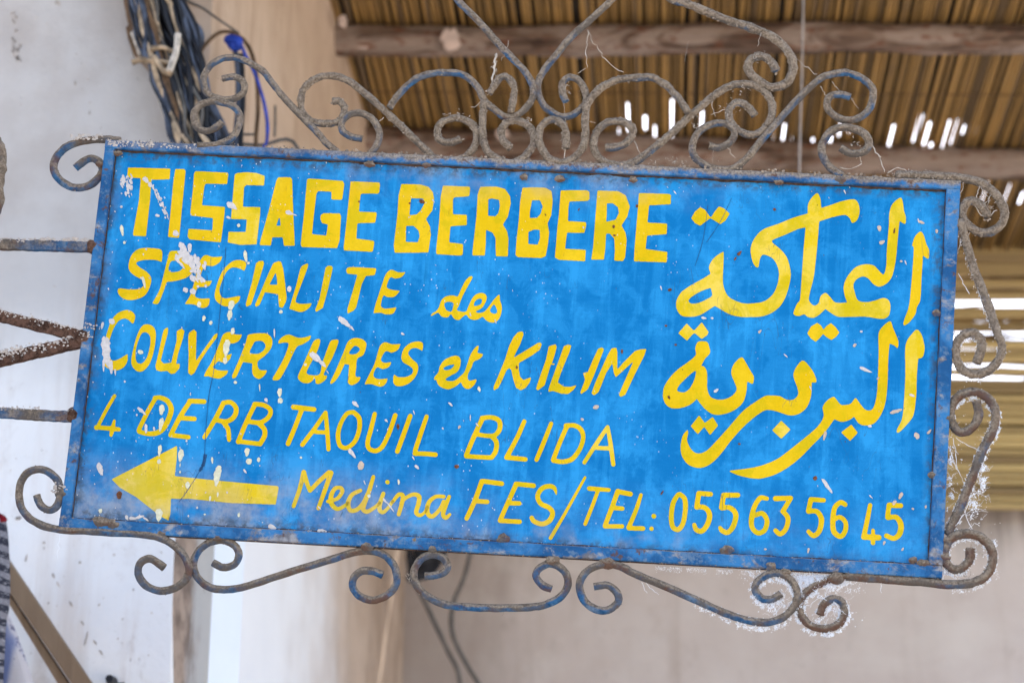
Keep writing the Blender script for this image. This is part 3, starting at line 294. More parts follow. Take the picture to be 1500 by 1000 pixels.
 '875,-917 947,-911 975,-914 1018,-928 1051,-946 1083,-976 1108,-1017 1122,-1061 1126,-1112 1121,-1166 1104,-1232 1093,-1263 1077,-1298 1043,-1359 1021,-1392 1001,-1415 980,-1436 964,-1447 943,-1458 902,-1473 863,-1481 824,-1486 774,-1483 729,-1477 700,-1472 689,-1466 679,-1454 674,-1437 675,-1426 681,-1406 737,-1222 780,-1095 821,-982 822,-974 817,-954 820,-940 827,-929 838,-923|909,-977 895,-981 890,-985 875,-1022 813,-1192 774,-1316 748,-1405 750,-1413 755,-1416 806,-1422 834,-1421 886,-1409 924,-1392 954,-1368 978,-1338 1005,-1296 1030,-1247 1047,-1204 1058,-1155 1064,-1107 1062,-1087 1053,-1057 1038,-1029 1018,-1005 996,-990 965,-978 934,-975',
 '1410,-914 1420,-913 1428,-916 1435,-921 1440,-929 1474,-1054 1503,-1176 1531,-1318 1552,-1432 1554,-1452 1552,-1461 1548,-1467 1540,-1474 1524,-1477 1509,-1473 1499,-1461 1488,-1414 1462,-1275 1460,-1269 1455,-1264 1438,-1261 1296,-1263 1273,-1261 1265,-1264 1255,-1281 1152,-1462 1144,-1468 1133,-1472 1125,-1471 1116,-1467 1110,-1461 1106,-1453 1105,-1439 1107,-1431 1237,-1192 1295,-1090 1387,-938 1398,-922|1401,-1024 1388,-1043 1304,-1197 1304,-1202 1309,-1205 1343,-1204 1382,-1205 1434,-1201 1443,-1198 1445,-1194 1438,-1152 1411,-1032 1407,-1023',
 '-4519,-1551 -4510,-1550 -4505,-1556 -4495,-1653 -4495,-1676 -4491,-1719 -4495,-1950 -4492,-1961 -4483,-1966 -3862,-1993 -3064,-2017 -3047,-2021 -3041,-2025 -3035,-2033 -3032,-2047 -3050,-2258 -3053,-2269 -3060,-2273 -3092,-2273 -3151,-2276 -3174,-2275 -3234,-2279 -3257,-2277 -3316,-2281 -3339,-2279 -3399,-2283 -3422,-2282 -3481,-2285 -3502,-2284 -3564,-2287 -3584,-2286 -3650,-2290 -4110,-2272 -4245,-2266 -4434,-2278 -4465,-2277 -4503,-2279 -4511,-2282 -4514,-2290 -4514,-2315 -4508,-2374 -4509,-2394 -4503,-2450 -4503,-2490 -4515,-2573 -4520,-2581 -4525,-2581 -4649,-2523 -5000,-2290 -5244,-2172 -5368,-2068 -5367,-2059 -5359,-2053',
 '-2713,-1772 -2705,-1771 -2693,-1774 -2684,-1780 -2676,-1790 -2611,-1959 -2597,-1989 -2590,-1996 -2585,-1994 -2580,-1989 -2507,-1899 -2375,-1761 -2367,-1757 -2359,-1756 -2319,-1758 -2304,-1767 -2295,-1779 -2292,-1790 -2293,-1801 -2362,-2054 -2430,-2292 -2437,-2306 -2448,-2313 -2462,-2315 -2475,-2309 -2480,-2304 -2484,-2296 -2485,-2279 -2415,-2007 -2383,-1880 -2383,-1869 -2386,-1866 -2404,-1881 -2465,-1945 -2572,-2071 -2582,-2079 -2591,-2083 -2606,-2080 -2620,-2070 -2645,-2023 -2680,-1951 -2685,-1944 -2689,-1943 -2694,-1955 -2703,-2010 -2716,-2076 -2776,-2288 -2784,-2300 -2795,-2307 -2807,-2307 -2819,-2302 -2828,-2291 -2830,-2272 -2793,-2134 -2773,-2051 -2755,-1945 -2737,-1799 -2734,-1791 -2729,-1782',
 '-2234,-1964 -2185,-1960 -2168,-1964 -2156,-1969 -2141,-1981 -2129,-1997 -2120,-2016 -2119,-2030 -2122,-2050 -2132,-2076 -2152,-2114 -2171,-2141 -2201,-2167 -2245,-2187 -2250,-2191 -2251,-2196 -2250,-2202 -2240,-2218 -2228,-2231 -2208,-2247 -2194,-2252 -2182,-2251 -2160,-2242 -2115,-2213 -2091,-2193 -2073,-2174 -2065,-2169 -2056,-2166 -2044,-2170 -2035,-2180 -2034,-2194 -2043,-2209 -2062,-2231 -2083,-2251 -2128,-2283 -2166,-2304 -2194,-2309 -2211,-2307 -2229,-2302 -2259,-2287 -2283,-2267 -2297,-2252 -2322,-2212 -2345,-2209 -2357,-2200 -2362,-2189 -2359,-2174 -2351,-2166 -2335,-2158 -2332,-2153 -2331,-2116 -2327,-2088 -2318,-2061 -2304,-2030 -2292,-2010 -2274,-1985 -2255,-1972|-2217,-2016 -2231,-2025 -2242,-2040 -2254,-2067 -2264,-2104 -2266,-2124 -2264,-2132 -2262,-2135 -2255,-2135 -2236,-2126 -2219,-2112 -2202,-2089 -2189,-2066 -2177,-2031 -2179,-2020 -2186,-2014 -2200,-2014',
 '-1745,-1787 -1732,-1787 -1719,-1794 -1713,-1804 -1712,-1821 -1746,-2001 -1802,-2205 -1810,-2239 -1811,-2253 -1805,-2261 -1790,-2265 -1777,-2261 -1752,-2247 -1689,-2201 -1665,-2178 -1642,-2149 -1631,-2142 -1623,-2140 -1617,-2141 -1605,-2150 -1601,-2161 -1605,-2176 -1622,-2199 -1647,-2227 -1670,-2250 -1731,-2298 -1760,-2314 -1780,-2322 -1794,-2323 -1805,-2322 -1835,-2312 -1859,-2293 -1872,-2273 -1875,-2272 -1880,-2274 -1904,-2296 -1920,-2306 -1942,-2316 -1972,-2323 -2000,-2324 -2022,-2319 -2041,-2308 -2057,-2289 -2069,-2269 -2078,-2244 -2084,-2219 -2087,-2188 -2084,-2165 -2076,-2137 -2056,-2090 -2041,-2067 -2027,-2051 -2006,-2034 -1975,-2015 -1908,-1985 -1894,-1985 -1882,-1992 -1876,-2001 -1874,-2012 -1876,-2020 -1884,-2030 -1960,-2070 -1986,-2092 -1999,-2109 -2006,-2124 -2018,-2159 -2021,-2176 -2022,-2198 -2018,-2226 -2010,-2251 -2000,-2263 -1991,-2265 -1980,-2264 -1953,-2254 -1936,-2245 -1915,-2226 -1887,-2190 -1871,-2167 -1850,-2120 -1831,-2060 -1815,-2025 -1764,-1807 -1757,-1795',
 '-1593,-2007 -1580,-2005 -1568,-2008 -1557,-2019 -1554,-2030 -1555,-2044 -1582,-2153 -1587,-2190 -1589,-2212 -1587,-2240 -1585,-2249 -1579,-2257 -1572,-2260 -1564,-2258 -1530,-2227 -1500,-2185 -1468,-2124 -1459,-2114 -1449,-2111 -1441,-2112 -1432,-2118 -1426,-2126 -1426,-2141 -1440,-2170 -1461,-2207 -1490,-2251 -1526,-2293 -1541,-2305 -1559,-2315 -1582,-2316 -1605,-2307 -1624,-2293 -1640,-2272 -1647,-2252 -1650,-2224 -1649,-2196 -1639,-2134 -1618,-2056 -1606,-2019 -1599,-2010',
 '-1550,-1844 -1539,-1842 -1527,-1845 -1516,-1853 -1509,-1863 -1507,-1875 -1509,-1886 -1515,-1896 -1526,-1902 -1540,-1903 -1550,-1900 -1561,-1892 -1567,-1881 -1569,-1870 -1567,-1859 -1561,-1850',
 '-1367,-2002 -1333,-1999 -1310,-2007 -1295,-2018 -1288,-2028 -1282,-2045 -1276,-2048 -1220,-2010 -1187,-1995 -1162,-1989 -1131,-1990 -1114,-1993 -1096,-1999 -1079,-2009 -1062,-2026 -1055,-2039 -1051,-2053 -1049,-2084 -1058,-2160 -1080,-2243 -1080,-2254 -1076,-2262 -1063,-2271 -1052,-2271 -1033,-2262 -1016,-2248 -1002,-2224 -986,-2173 -980,-2164 -974,-2159 -960,-2157 -948,-2164 -943,-2176 -944,-2190 -959,-2230 -970,-2253 -982,-2272 -997,-2290 -1018,-2309 -1034,-2319 -1048,-2323 -1070,-2325 -1090,-2320 -1109,-2309 -1127,-2294 -1138,-2275 -1141,-2261 -1142,-2247 -1138,-2221 -1128,-2179 -1121,-2150 -1114,-2091 -1115,-2068 -1120,-2057 -1129,-2052 -1143,-2047 -1171,-2048 -1188,-2054 -1220,-2071 -1263,-2102 -1280,-2120 -1293,-2194 -1319,-2305 -1324,-2319 -1332,-2327 -1343,-2331 -1357,-2330 -1366,-2325 -1373,-2314 -1374,-2295 -1349,-2170 -1348,-2161 -1350,-2142 -1341,-2113 -1337,-2079 -1339,-2062 -1343,-2058 -1348,-2057 -1354,-2059 -1362,-2065 -1391,-2102 -1425,-2152 -1433,-2159 -1444,-2163 -1456,-2161 -1463,-2154 -1467,-2140 -1461,-2124 -1413,-2041 -1393,-2018 -1381,-2008',
 '-844,-2000 -809,-1996 -747,-1999 -736,-2004 -729,-2012 -725,-2021 -726,-2032 -733,-2043 -749,-2051 -794,-2049 -836,-2051 -847,-2054 -874,-2071 -902,-2100 -916,-2122 -925,-2142 -929,-2162 -933,-2193 -929,-2238 -923,-2251 -916,-2262 -907,-2270 -900,-2273 -895,-2273 -886,-2269 -867,-2253 -836,-2218 -814,-2189 -801,-2165 -789,-2137 -773,-2088 -767,-2076 -759,-2068 -750,-2066 -739,-2066 -728,-2070 -722,-2070 -717,-2061 -700,-2011 -694,-2002 -686,-1996 -672,-1995 -660,-2001 -653,-2011 -651,-2024 -693,-2176 -711,-2250 -711,-2261 -708,-2272 -700,-2277 -695,-2276 -663,-2248 -653,-2242 -644,-2242 -638,-2245 -631,-2253 -629,-2261 -633,-2276 -657,-2311 -671,-2326 -688,-2336 -704,-2339 -723,-2334 -742,-2322 -755,-2308 -763,-2295 -769,-2281 -771,-2253 -769,-2231 -772,-2226 -780,-2233 -807,-2269 -835,-2302 -860,-2323 -879,-2332 -901,-2335 -924,-2330 -935,-2325 -951,-2315 -966,-2299 -980,-2280 -987,-2264 -994,-2239 -996,-2222 -993,-2166 -989,-2146 -979,-2114 -967,-2091 -953,-2070 -919,-2037 -884,-2013 -868,-2006',
 '-258,-1753 -221,-1749 25,-1766 39,-1769 50,-1776 57,-1784 61,-1795 60,-1810 54,-1821 43,-1830 32,-1832 12,-1833 -196,-1818 -213,-1818 -218,-1821 -229,-1852 -273,-2012 -274,-2020 -269,-2026 -254,-2028 -178,-2028 -147,-2030 -136,-2034 -130,-2040 -123,-2051 -122,-2059 -126,-2076 -132,-2083 -140,-2088 -151,-2090 -182,-2092 -204,-2091 -229,-2092 -288,-2090 -298,-2095 -305,-2106 -350,-2227 -389,-2320 -402,-2331 -410,-2334 -419,-2334 -427,-2332 -436,-2326 -442,-2318 -446,-2308 -446,-2300 -444,-2288 -370,-2093 -346,-2022 -277,-1773 -270,-1761',
 '210,-1762 242,-1759 466,-1769 480,-1774 490,-1785 494,-1796 494,-1813 489,-1822 481,-1830 473,-1833 462,-1835 274,-1827 258,-1828 249,-1831 245,-1839 223,-1896 180,-2011 179,-2019 182,-2023 187,-2025 240,-2023 285,-2023 294,-2025 306,-2031 313,-2042 316,-2053 314,-2064 309,-2073 303,-2079 289,-2084 203,-2089 172,-2088 158,-2090 153,-2092 146,-2102 94,-2246 89,-2262 90,-2268 96,-2271 208,-2273 249,-2271 314,-2272 325,-2277 334,-2286 338,-2297 338,-2308 334,-2318 327,-2326 318,-2331 307,-2334 126,-2336 106,-2335 73,-2337 42,-2335 28,-2332 15,-2322 9,-2309 9,-2298 15,-2278 143,-1926 187,-1800 192,-1780 198,-1771',
 '644,-1766 690,-1762 710,-1765 738,-1775 762,-1792 777,-1814 785,-1839 788,-1875 786,-1904 781,-1909 772,-1904 745,-1858 735,-1846 723,-1838 709,-1832 694,-1829 667,-1831 647,-1835 623,-1845 609,-1852 583,-1882 569,-1908 564,-1925 561,-1945 566,-1964 579,-1991 592,-2007 601,-2015 621,-2026 664,-2039 692,-2050 721,-2068 745,-2089 767,-2117 774,-2133 778,-2147 780,-2183 772,-2220 762,-2245 745,-2277 719,-2303 687,-2325 656,-2339 626,-2347 601,-2348 587,-2347 559,-2341 533,-2333 495,-2317 479,-2308 466,-2297 457,-2283 440,-2254 437,-2237 442,-2223 450,-2215 461,-2210 475,-2210 486,-2215 492,-2220 509,-2250 520,-2259 566,-2276 594,-2281 610,-2281 638,-2273 670,-2253 689,-2233 703,-2208 711,-2184 713,-2170 710,-2154 701,-2140 680,-2121 666,-2111 589,-2085 571,-2076 551,-2061 533,-2041 517,-2017 503,-1987 495,-1954 496,-1921 501,-1901 515,-1866 537,-1831 559,-1807 586,-1788 618,-1773',
 '1147,-1632 1154,-1631 1162,-1633 1168,-1638 1172,-1645 1171,-1656 1158,-1685 943,-2142 815,-2406 763,-2509 752,-2520 741,-2523 728,-2520 719,-2511 714,-2498 718,-2484 863,-2208 1130,-1656 1139,-1638',
 '1211,-1764 1221,-1762 1489,-1772 1497,-1775 1504,-1780 1509,-1788 1511,-1796 1510,-1805 1505,-1816 1498,-1822 1489,-1826 1375,-1826 1370,-1827 1364,-1830 1358,-1845 1307,-2021 1251,-2194 1221,-2284 1213,-2297 1200,-2304 1191,-2304 1183,-2301 1173,-2290 1170,-2282 1170,-2274 1256,-2010 1301,-1859 1306,-1834 1303,-1828 1295,-1826 1220,-1826 1211,-1825 1202,-1820 1191,-1807 1189,-1788 1192,-1779 1196,-1773',
 '1596,-1778 1615,-1776 1640,-1784 1788,-1804 1800,-1810 1808,-1819 1813,-1829 1813,-1843 1810,-1852 1803,-1861 1795,-1867 1784,-1869 1767,-1869 1644,-1852 1636,-1852 1630,-1856 1626,-1866 1591,-1988 1589,-1996 1590,-2002 1595,-2005 1606,-2007 1678,-2010 1695,-2013 1704,-2019 1710,-2028 1712,-2036 1711,-2047 1707,-2056 1701,-2062 1685,-2069 1585,-2068 1574,-2069 1569,-2071 1562,-2084 1510,-2244 1508,-2251 1509,-2257 1516,-2260 1698,-2250 1710,-2255 1718,-2263 1722,-2274 1722,-2285 1718,-2297 1712,-2303 1696,-2310 1473,-2324 1459,-2324 1448,-2319 1440,-2311 1435,-2300 1434,-2284 1435,-2273 1514,-2015 1574,-1807 1582,-1789 1590,-1781',
 '1915,-1818 1931,-1817 1942,-1824 1947,-1838 1945,-1855 1916,-1987 1899,-2052 1879,-2115 1834,-2243 1830,-2259 1833,-2264 1841,-2265 1973,-2260 1990,-2264 2000,-2271 2007,-2282 2009,-2293 2006,-2304 2000,-2313 1990,-2320 1980,-2323 1963,-2325 1938,-2324 1864,-2328 1842,-2327 1784,-2329 1773,-2326 1762,-2319 1756,-2308 1753,-2297 1753,-2286 1758,-2269 1810,-2130 1849,-2017 1901,-1832 1907,-1823',
 '2099,-2086 2112,-2084 2123,-2086 2136,-2095 2143,-2105 2145,-2119 2142,-2131 2135,-2142 2124,-2148 2113,-2150 2102,-2148 2089,-2139 2082,-2128 2079,-2115 2081,-2103 2090,-2092',
 '2080,-2260 2093,-2258 2105,-2262 2113,-2269 2119,-2280 2120,-2290 2117,-2302 2110,-2310 2099,-2317 2088,-2317 2077,-2314 2069,-2307 2063,-2297 2061,-2286 2064,-2275 2070,-2266',
 '2438,-1768 2448,-1767 2459,-1770 2499,-1795 2526,-1819 2539,-1835 2548,-1854 2557,-1892 2563,-1933 2564,-1964 2563,-2042 2556,-2120 2547,-2173 2535,-2215 2519,-2249 2503,-2272 2492,-2285 2477,-2299 2466,-2306 2441,-2313 2411,-2309 2386,-2299 2374,-2292 2360,-2280 2345,-2261 2336,-2241 2325,-2203 2315,-2137 2313,-2107 2315,-2087 2314,-2057 2318,-1987 2326,-1934 2337,-1894 2353,-1858 2397,-1790 2412,-1777|2438,-1841 2427,-1858 2409,-1893 2396,-1927 2385,-1994 2380,-2069 2385,-2161 2390,-2188 2397,-2215 2404,-2229 2413,-2237 2427,-2244 2438,-2243 2446,-2237 2460,-2217 2471,-2197 2478,-2177 2485,-2143 2491,-2099 2498,-2007 2493,-1915 2484,-1875 2475,-1861 2463,-1850 2446,-1839',
 '2698,-1737 2863,-1741 2874,-1745 2882,-1753 2888,-1762 2890,-1773 2889,-1781 2884,-1793 2877,-1800 2866,-1805 2841,-1808 2747,-1805 2734,-1807 2729,-1813 2721,-1905 2724,-1916 2731,-1920 2756,-1919 2787,-1924 2807,-1931 2832,-1947 2858,-1972 2870,-1988 2882,-2009 2891,-2034 2897,-2069 2893,-2117 2880,-2167 2867,-2201 2847,-2238 2824,-2271 2809,-2288 2795,-2300 2774,-2312 2755,-2317 2744,-2317 2724,-2314 2705,-2309 2683,-2298 2665,-2286 2655,-2272 2647,-2256 2640,-2235 2633,-2202 2635,-2190 2643,-2179 2657,-2172 2668,-2173 2676,-2177 2684,-2185 2700,-2220 2711,-2236 2723,-2243 2735,-2247 2746,-2248 2754,-2246 2764,-2236 2780,-2215 2800,-2178 2812,-2144 2819,-2118 2823,-2093 2824,-2065 2819,-2041 2803,-2014 2782,-1995 2768,-1989 2749,-1986 2718,-1988 2686,-1994 2677,-1994 2661,-1987 2654,-1982 2649,-1974 2647,-1946 2665,-1770 2668,-1761 2678,-1748 2686,-1742',
 '3027,-1743 3041,-1741 3219,-1731 3233,-1733 3243,-1739 3250,-1747 3255,-1757 3255,-1771 3250,-1783 3242,-1791 3228,-1798 3075,-1809 3067,-1811 3061,-1819 3055,-1897 3057,-1905 3063,-1907 3107,-1904 3121,-1905 3152,-1916 3177,-1931 3200,-1948 3225,-1978 3240,-2008 3246,-2035 3247,-2057 3241,-2107 3227,-2166 3215,-2201 3197,-2234 3180,-2257 3156,-2285 3133,-2302 3113,-2309 3086,-2311 3064,-2306 3036,-2294 3015,-2281 3002,-2268 2991,-2247 2982,-2223 2983,-2212 2989,-2200 2999,-2194 3012,-2193 3026,-2200 3046,-2222 3068,-2234 3091,-2243 3097,-2243 3104,-2240 3120,-2224 3131,-2208 3152,-2165 3167,-2115 3174,-2076 3174,-2045 3168,-2023 3162,-2012 3148,-1997 3122,-1977 3108,-1971 3088,-1969 3029,-1983 3009,-1984 3001,-1981 2994,-1976 2982,-1960 2979,-1952 2979,-1941 2999,-1773 3002,-1761 3008,-1753 3017,-1747',
 '3524,-1749 3538,-1747 3563,-1747 3588,-1752 3621,-1761 3630,-1765 3637,-1773 3640,-1784 3640,-1795 3632,-1808 3618,-1815 3602,-1815 3555,-1810 3544,-1813 3535,-1821 3510,-1858 3488,-1906 3475,-1946 3469,-1977 3470,-1980 3475,-1982 3510,-1965 3526,-1960 3545,-1956 3562,-1957 3576,-1961 3599,-1975 3612,-1987 3626,-2004 3639,-2022 3652,-2049 3662,-2087 3663,-2109 3659,-2148 3652,-2179 3644,-2204 3634,-2224 3621,-2243 3603,-2259 3584,-2272 3550,-2288 3531,-2291 3511,-2290 3489,-2284 3470,-2274 3458,-2266 3432,-2242 3408,-2210 3400,-2194 3394,-2173 3389,-2154 3385,-2118 3385,-2065 3394,-1998 3411,-1925 3424,-1889 3441,-1849 3464,-1806 3493,-1769 3509,-1756|3535,-2026 3484,-2049 3462,-2054 3459,-2058 3457,-2069 3455,-2103 3457,-2144 3463,-2171 3474,-2190 3483,-2199 3502,-2216 3520,-2223 3533,-2223 3546,-2217 3560,-2209 3574,-2195 3580,-2184 3586,-2169 3595,-2127 3596,-2097 3592,-2078 3583,-2059 3569,-2040 3555,-2027 3546,-2024',
 '3889,-1733 3923,-1730 3939,-1732 3954,-1740 3959,-1748 3961,-1756 3960,-1768 3958,-1776 3883,-1922 3876,-1939 3879,-1947 3903,-1969 3919,-1989 3930,-2007 3936,-2023 3940,-2045 3941,-2073 3935,-2123 3925,-2162 3913,-2195 3891,-2230 3869,-2255 3856,-2266 3835,-2279 3819,-2285 3799,-2285 3775,-2276 3751,-2258 3722,-2227 3717,-2216 3717,-2208 3721,-2197 3727,-2188 3735,-2183 3743,-2180 3751,-2180 3762,-2184 3799,-2214 3807,-2217 3813,-2215 3827,-2204 3842,-2186 3852,-2169 3862,-2144 3869,-2113 3873,-2085 3875,-2060 3871,-2041 3864,-2027 3854,-2012 3806,-1968 3801,-1957 3800,-1946 3805,-1929 3867,-1815 3870,-1806 3866,-1801 3860,-1800 3757,-1814 3719,-1815 3707,-1810 3698,-1800 3693,-1786 3694,-1773 3697,-1764 3705,-1754 3713,-1749 3724,-1745',
 '4186,-1733 4197,-1730 4227,-1730 4375,-1735 4383,-1738 4390,-1743 4398,-1756 4399,-1767 4396,-1779 4390,-1787 4380,-1793 4339,-1797 4235,-1796 4227,-1801 4222,-1820 4214,-1873 4216,-1881 4223,-1884 4263,-1882 4283,-1886 4302,-1894 4324,-1909 4348,-1936 4359,-1952 4376,-1984 4384,-2011 4388,-2041 4386,-2080 4380,-2127 4371,-2163 4358,-2197 4346,-2217 4327,-2242 4306,-2260 4282,-2275 4263,-2281 4250,-2281 4233,-2277 4219,-2270 4199,-2254 4163,-2215 4156,-2201 4158,-2188 4164,-2178 4174,-2170 4185,-2169 4194,-2170 4207,-2179 4236,-2203 4247,-2211 4255,-2212 4266,-2205 4280,-2191 4297,-2163 4309,-2121 4316,-2071 4314,-2029 4309,-2008 4295,-1981 4275,-1957 4263,-1950 4253,-1949 4223,-1951 4188,-1958 4166,-1959 4152,-1952 4142,-1938 4139,-1927 4139,-1919 4166,-1762 4173,-1744',
 '4588,-1747 4602,-1746 4616,-1748 4635,-1755 4650,-1763 4675,-1781 4682,-1789 4687,-1800 4686,-1816 4682,-1825 4676,-1831 4660,-1838 4645,-1835 4616,-1819 4605,-1815 4594,-1817 4581,-1827 4559,-1851 4550,-1871 4542,-1905 4539,-1955 4542,-1960 4545,-1961 4572,-1950 4588,-1948 4619,-1955 4638,-1965 4653,-1975 4672,-1993 4685,-2009 4695,-2025 4701,-2041 4709,-2082 4710,-2112 4708,-2137 4702,-2165 4695,-2185 4678,-2219 4666,-2236 4651,-2251 4628,-2266 4612,-2270 4601,-2270 4579,-2266 4561,-2259 4540,-2247 4519,-2231 4502,-2213 4491,-2197 4483,-2178 4476,-2157 4469,-2116 4465,-2031 4470,-1940 4477,-1892 4482,-1870 4494,-1833 4520,-1795 4557,-1763 4573,-1754|4577,-2012 4564,-2019 4545,-2031 4538,-2041 4538,-2093 4543,-2128 4552,-2158 4568,-2179 4592,-2197 4601,-2201 4609,-2200 4617,-2192 4626,-2178 4639,-2147 4645,-2122 4647,-2094 4646,-2078 4640,-2053 4626,-2035 4613,-2024 4599,-2015 4588,-2012',
 '4981,-1765 4992,-1765 5006,-1772 5013,-1783 5015,-1794 4992,-1977 4960,-2168 4960,-2177 4965,-2182 4980,-2184 4999,-2184 5007,-2181 5011,-2176 5013,-2171 5012,-2132 5017,-2118 5023,-2111 5031,-2107 5039,-2106 5048,-2109 5057,-2116 5062,-2126 5065,-2170 5069,-2180 5085,-2183 5115,-2182 5126,-2184 5140,-2192 5149,-2203 5153,-2222 5149,-2237 5139,-2251 5123,-2258 5080,-2260 5075,-2262 5071,-2268 5072,-2301 5068,-2312 5063,-2319 5055,-2324 5039,-2326 5025,-2321 5016,-2310 5013,-2299 5011,-2267 5007,-2262 4969,-2260 4931,-2262 4910,-2260 4901,-2257 4893,-2251 4887,-2244 4884,-2236 4883,-2214 4888,-2197 4893,-2173 4960,-1789 4963,-1780 4968,-1773',
 '5238,-1741 5396,-1743 5407,-1746 5415,-1752 5419,-1758 5423,-1769 5423,-1780 5419,-1791 5411,-1801 5402,-1806 5330,-1812 5306,-1811 5276,-1812 5268,-1815 5265,-1823 5259,-1889 5261,-1900 5268,-1903 5287,-1900 5328,-1898 5350,-1904 5372,-1917 5399,-1943 5416,-1966 5431,-1997 5441,-2035 5443,-2078 5440,-2103 5434,-2136 5423,-2167 5411,-2187 5392,-2210 5360,-2236 5331,-2249 5302,-2252 5280,-2249 5255,-2241 5198,-2217 5189,-2209 5184,-2196 5184,-2185 5190,-2171 5201,-2160 5212,-2157 5228,-2158 5269,-2176 5297,-2185 5307,-2186 5318,-2182 5335,-2167 5350,-2147 5359,-2125 5365,-2094 5367,-2058 5360,-2023 5350,-1998 5330,-1972 5316,-1965 5295,-1965 5241,-1979 5222,-1980 5214,-1977 5205,-1972 5197,-1962 5192,-1951 5190,-1934 5204,-1777 5208,-1763 5216,-1751 5225,-1745',
 '2772,2232 2793,2228 2837,2212 2904,2157 2919,2142 2920,2136 2917,2127 2871,2039 2811,1990 2803,1986 2797,1985 2669,2057 2658,2059 2644,2050 2530,1950 2519,1948 2505,1955 2451,1981 2399,2043 2399,2052 2402,2061 2439,2139 2448,2151 2503,2204 2511,2209 2517,2209 2555,2191 2582,2176 2650,2085 2657,2079 2665,2079 2673,2083 2678,2089 2715,2159 2740,2195 2762,2226',
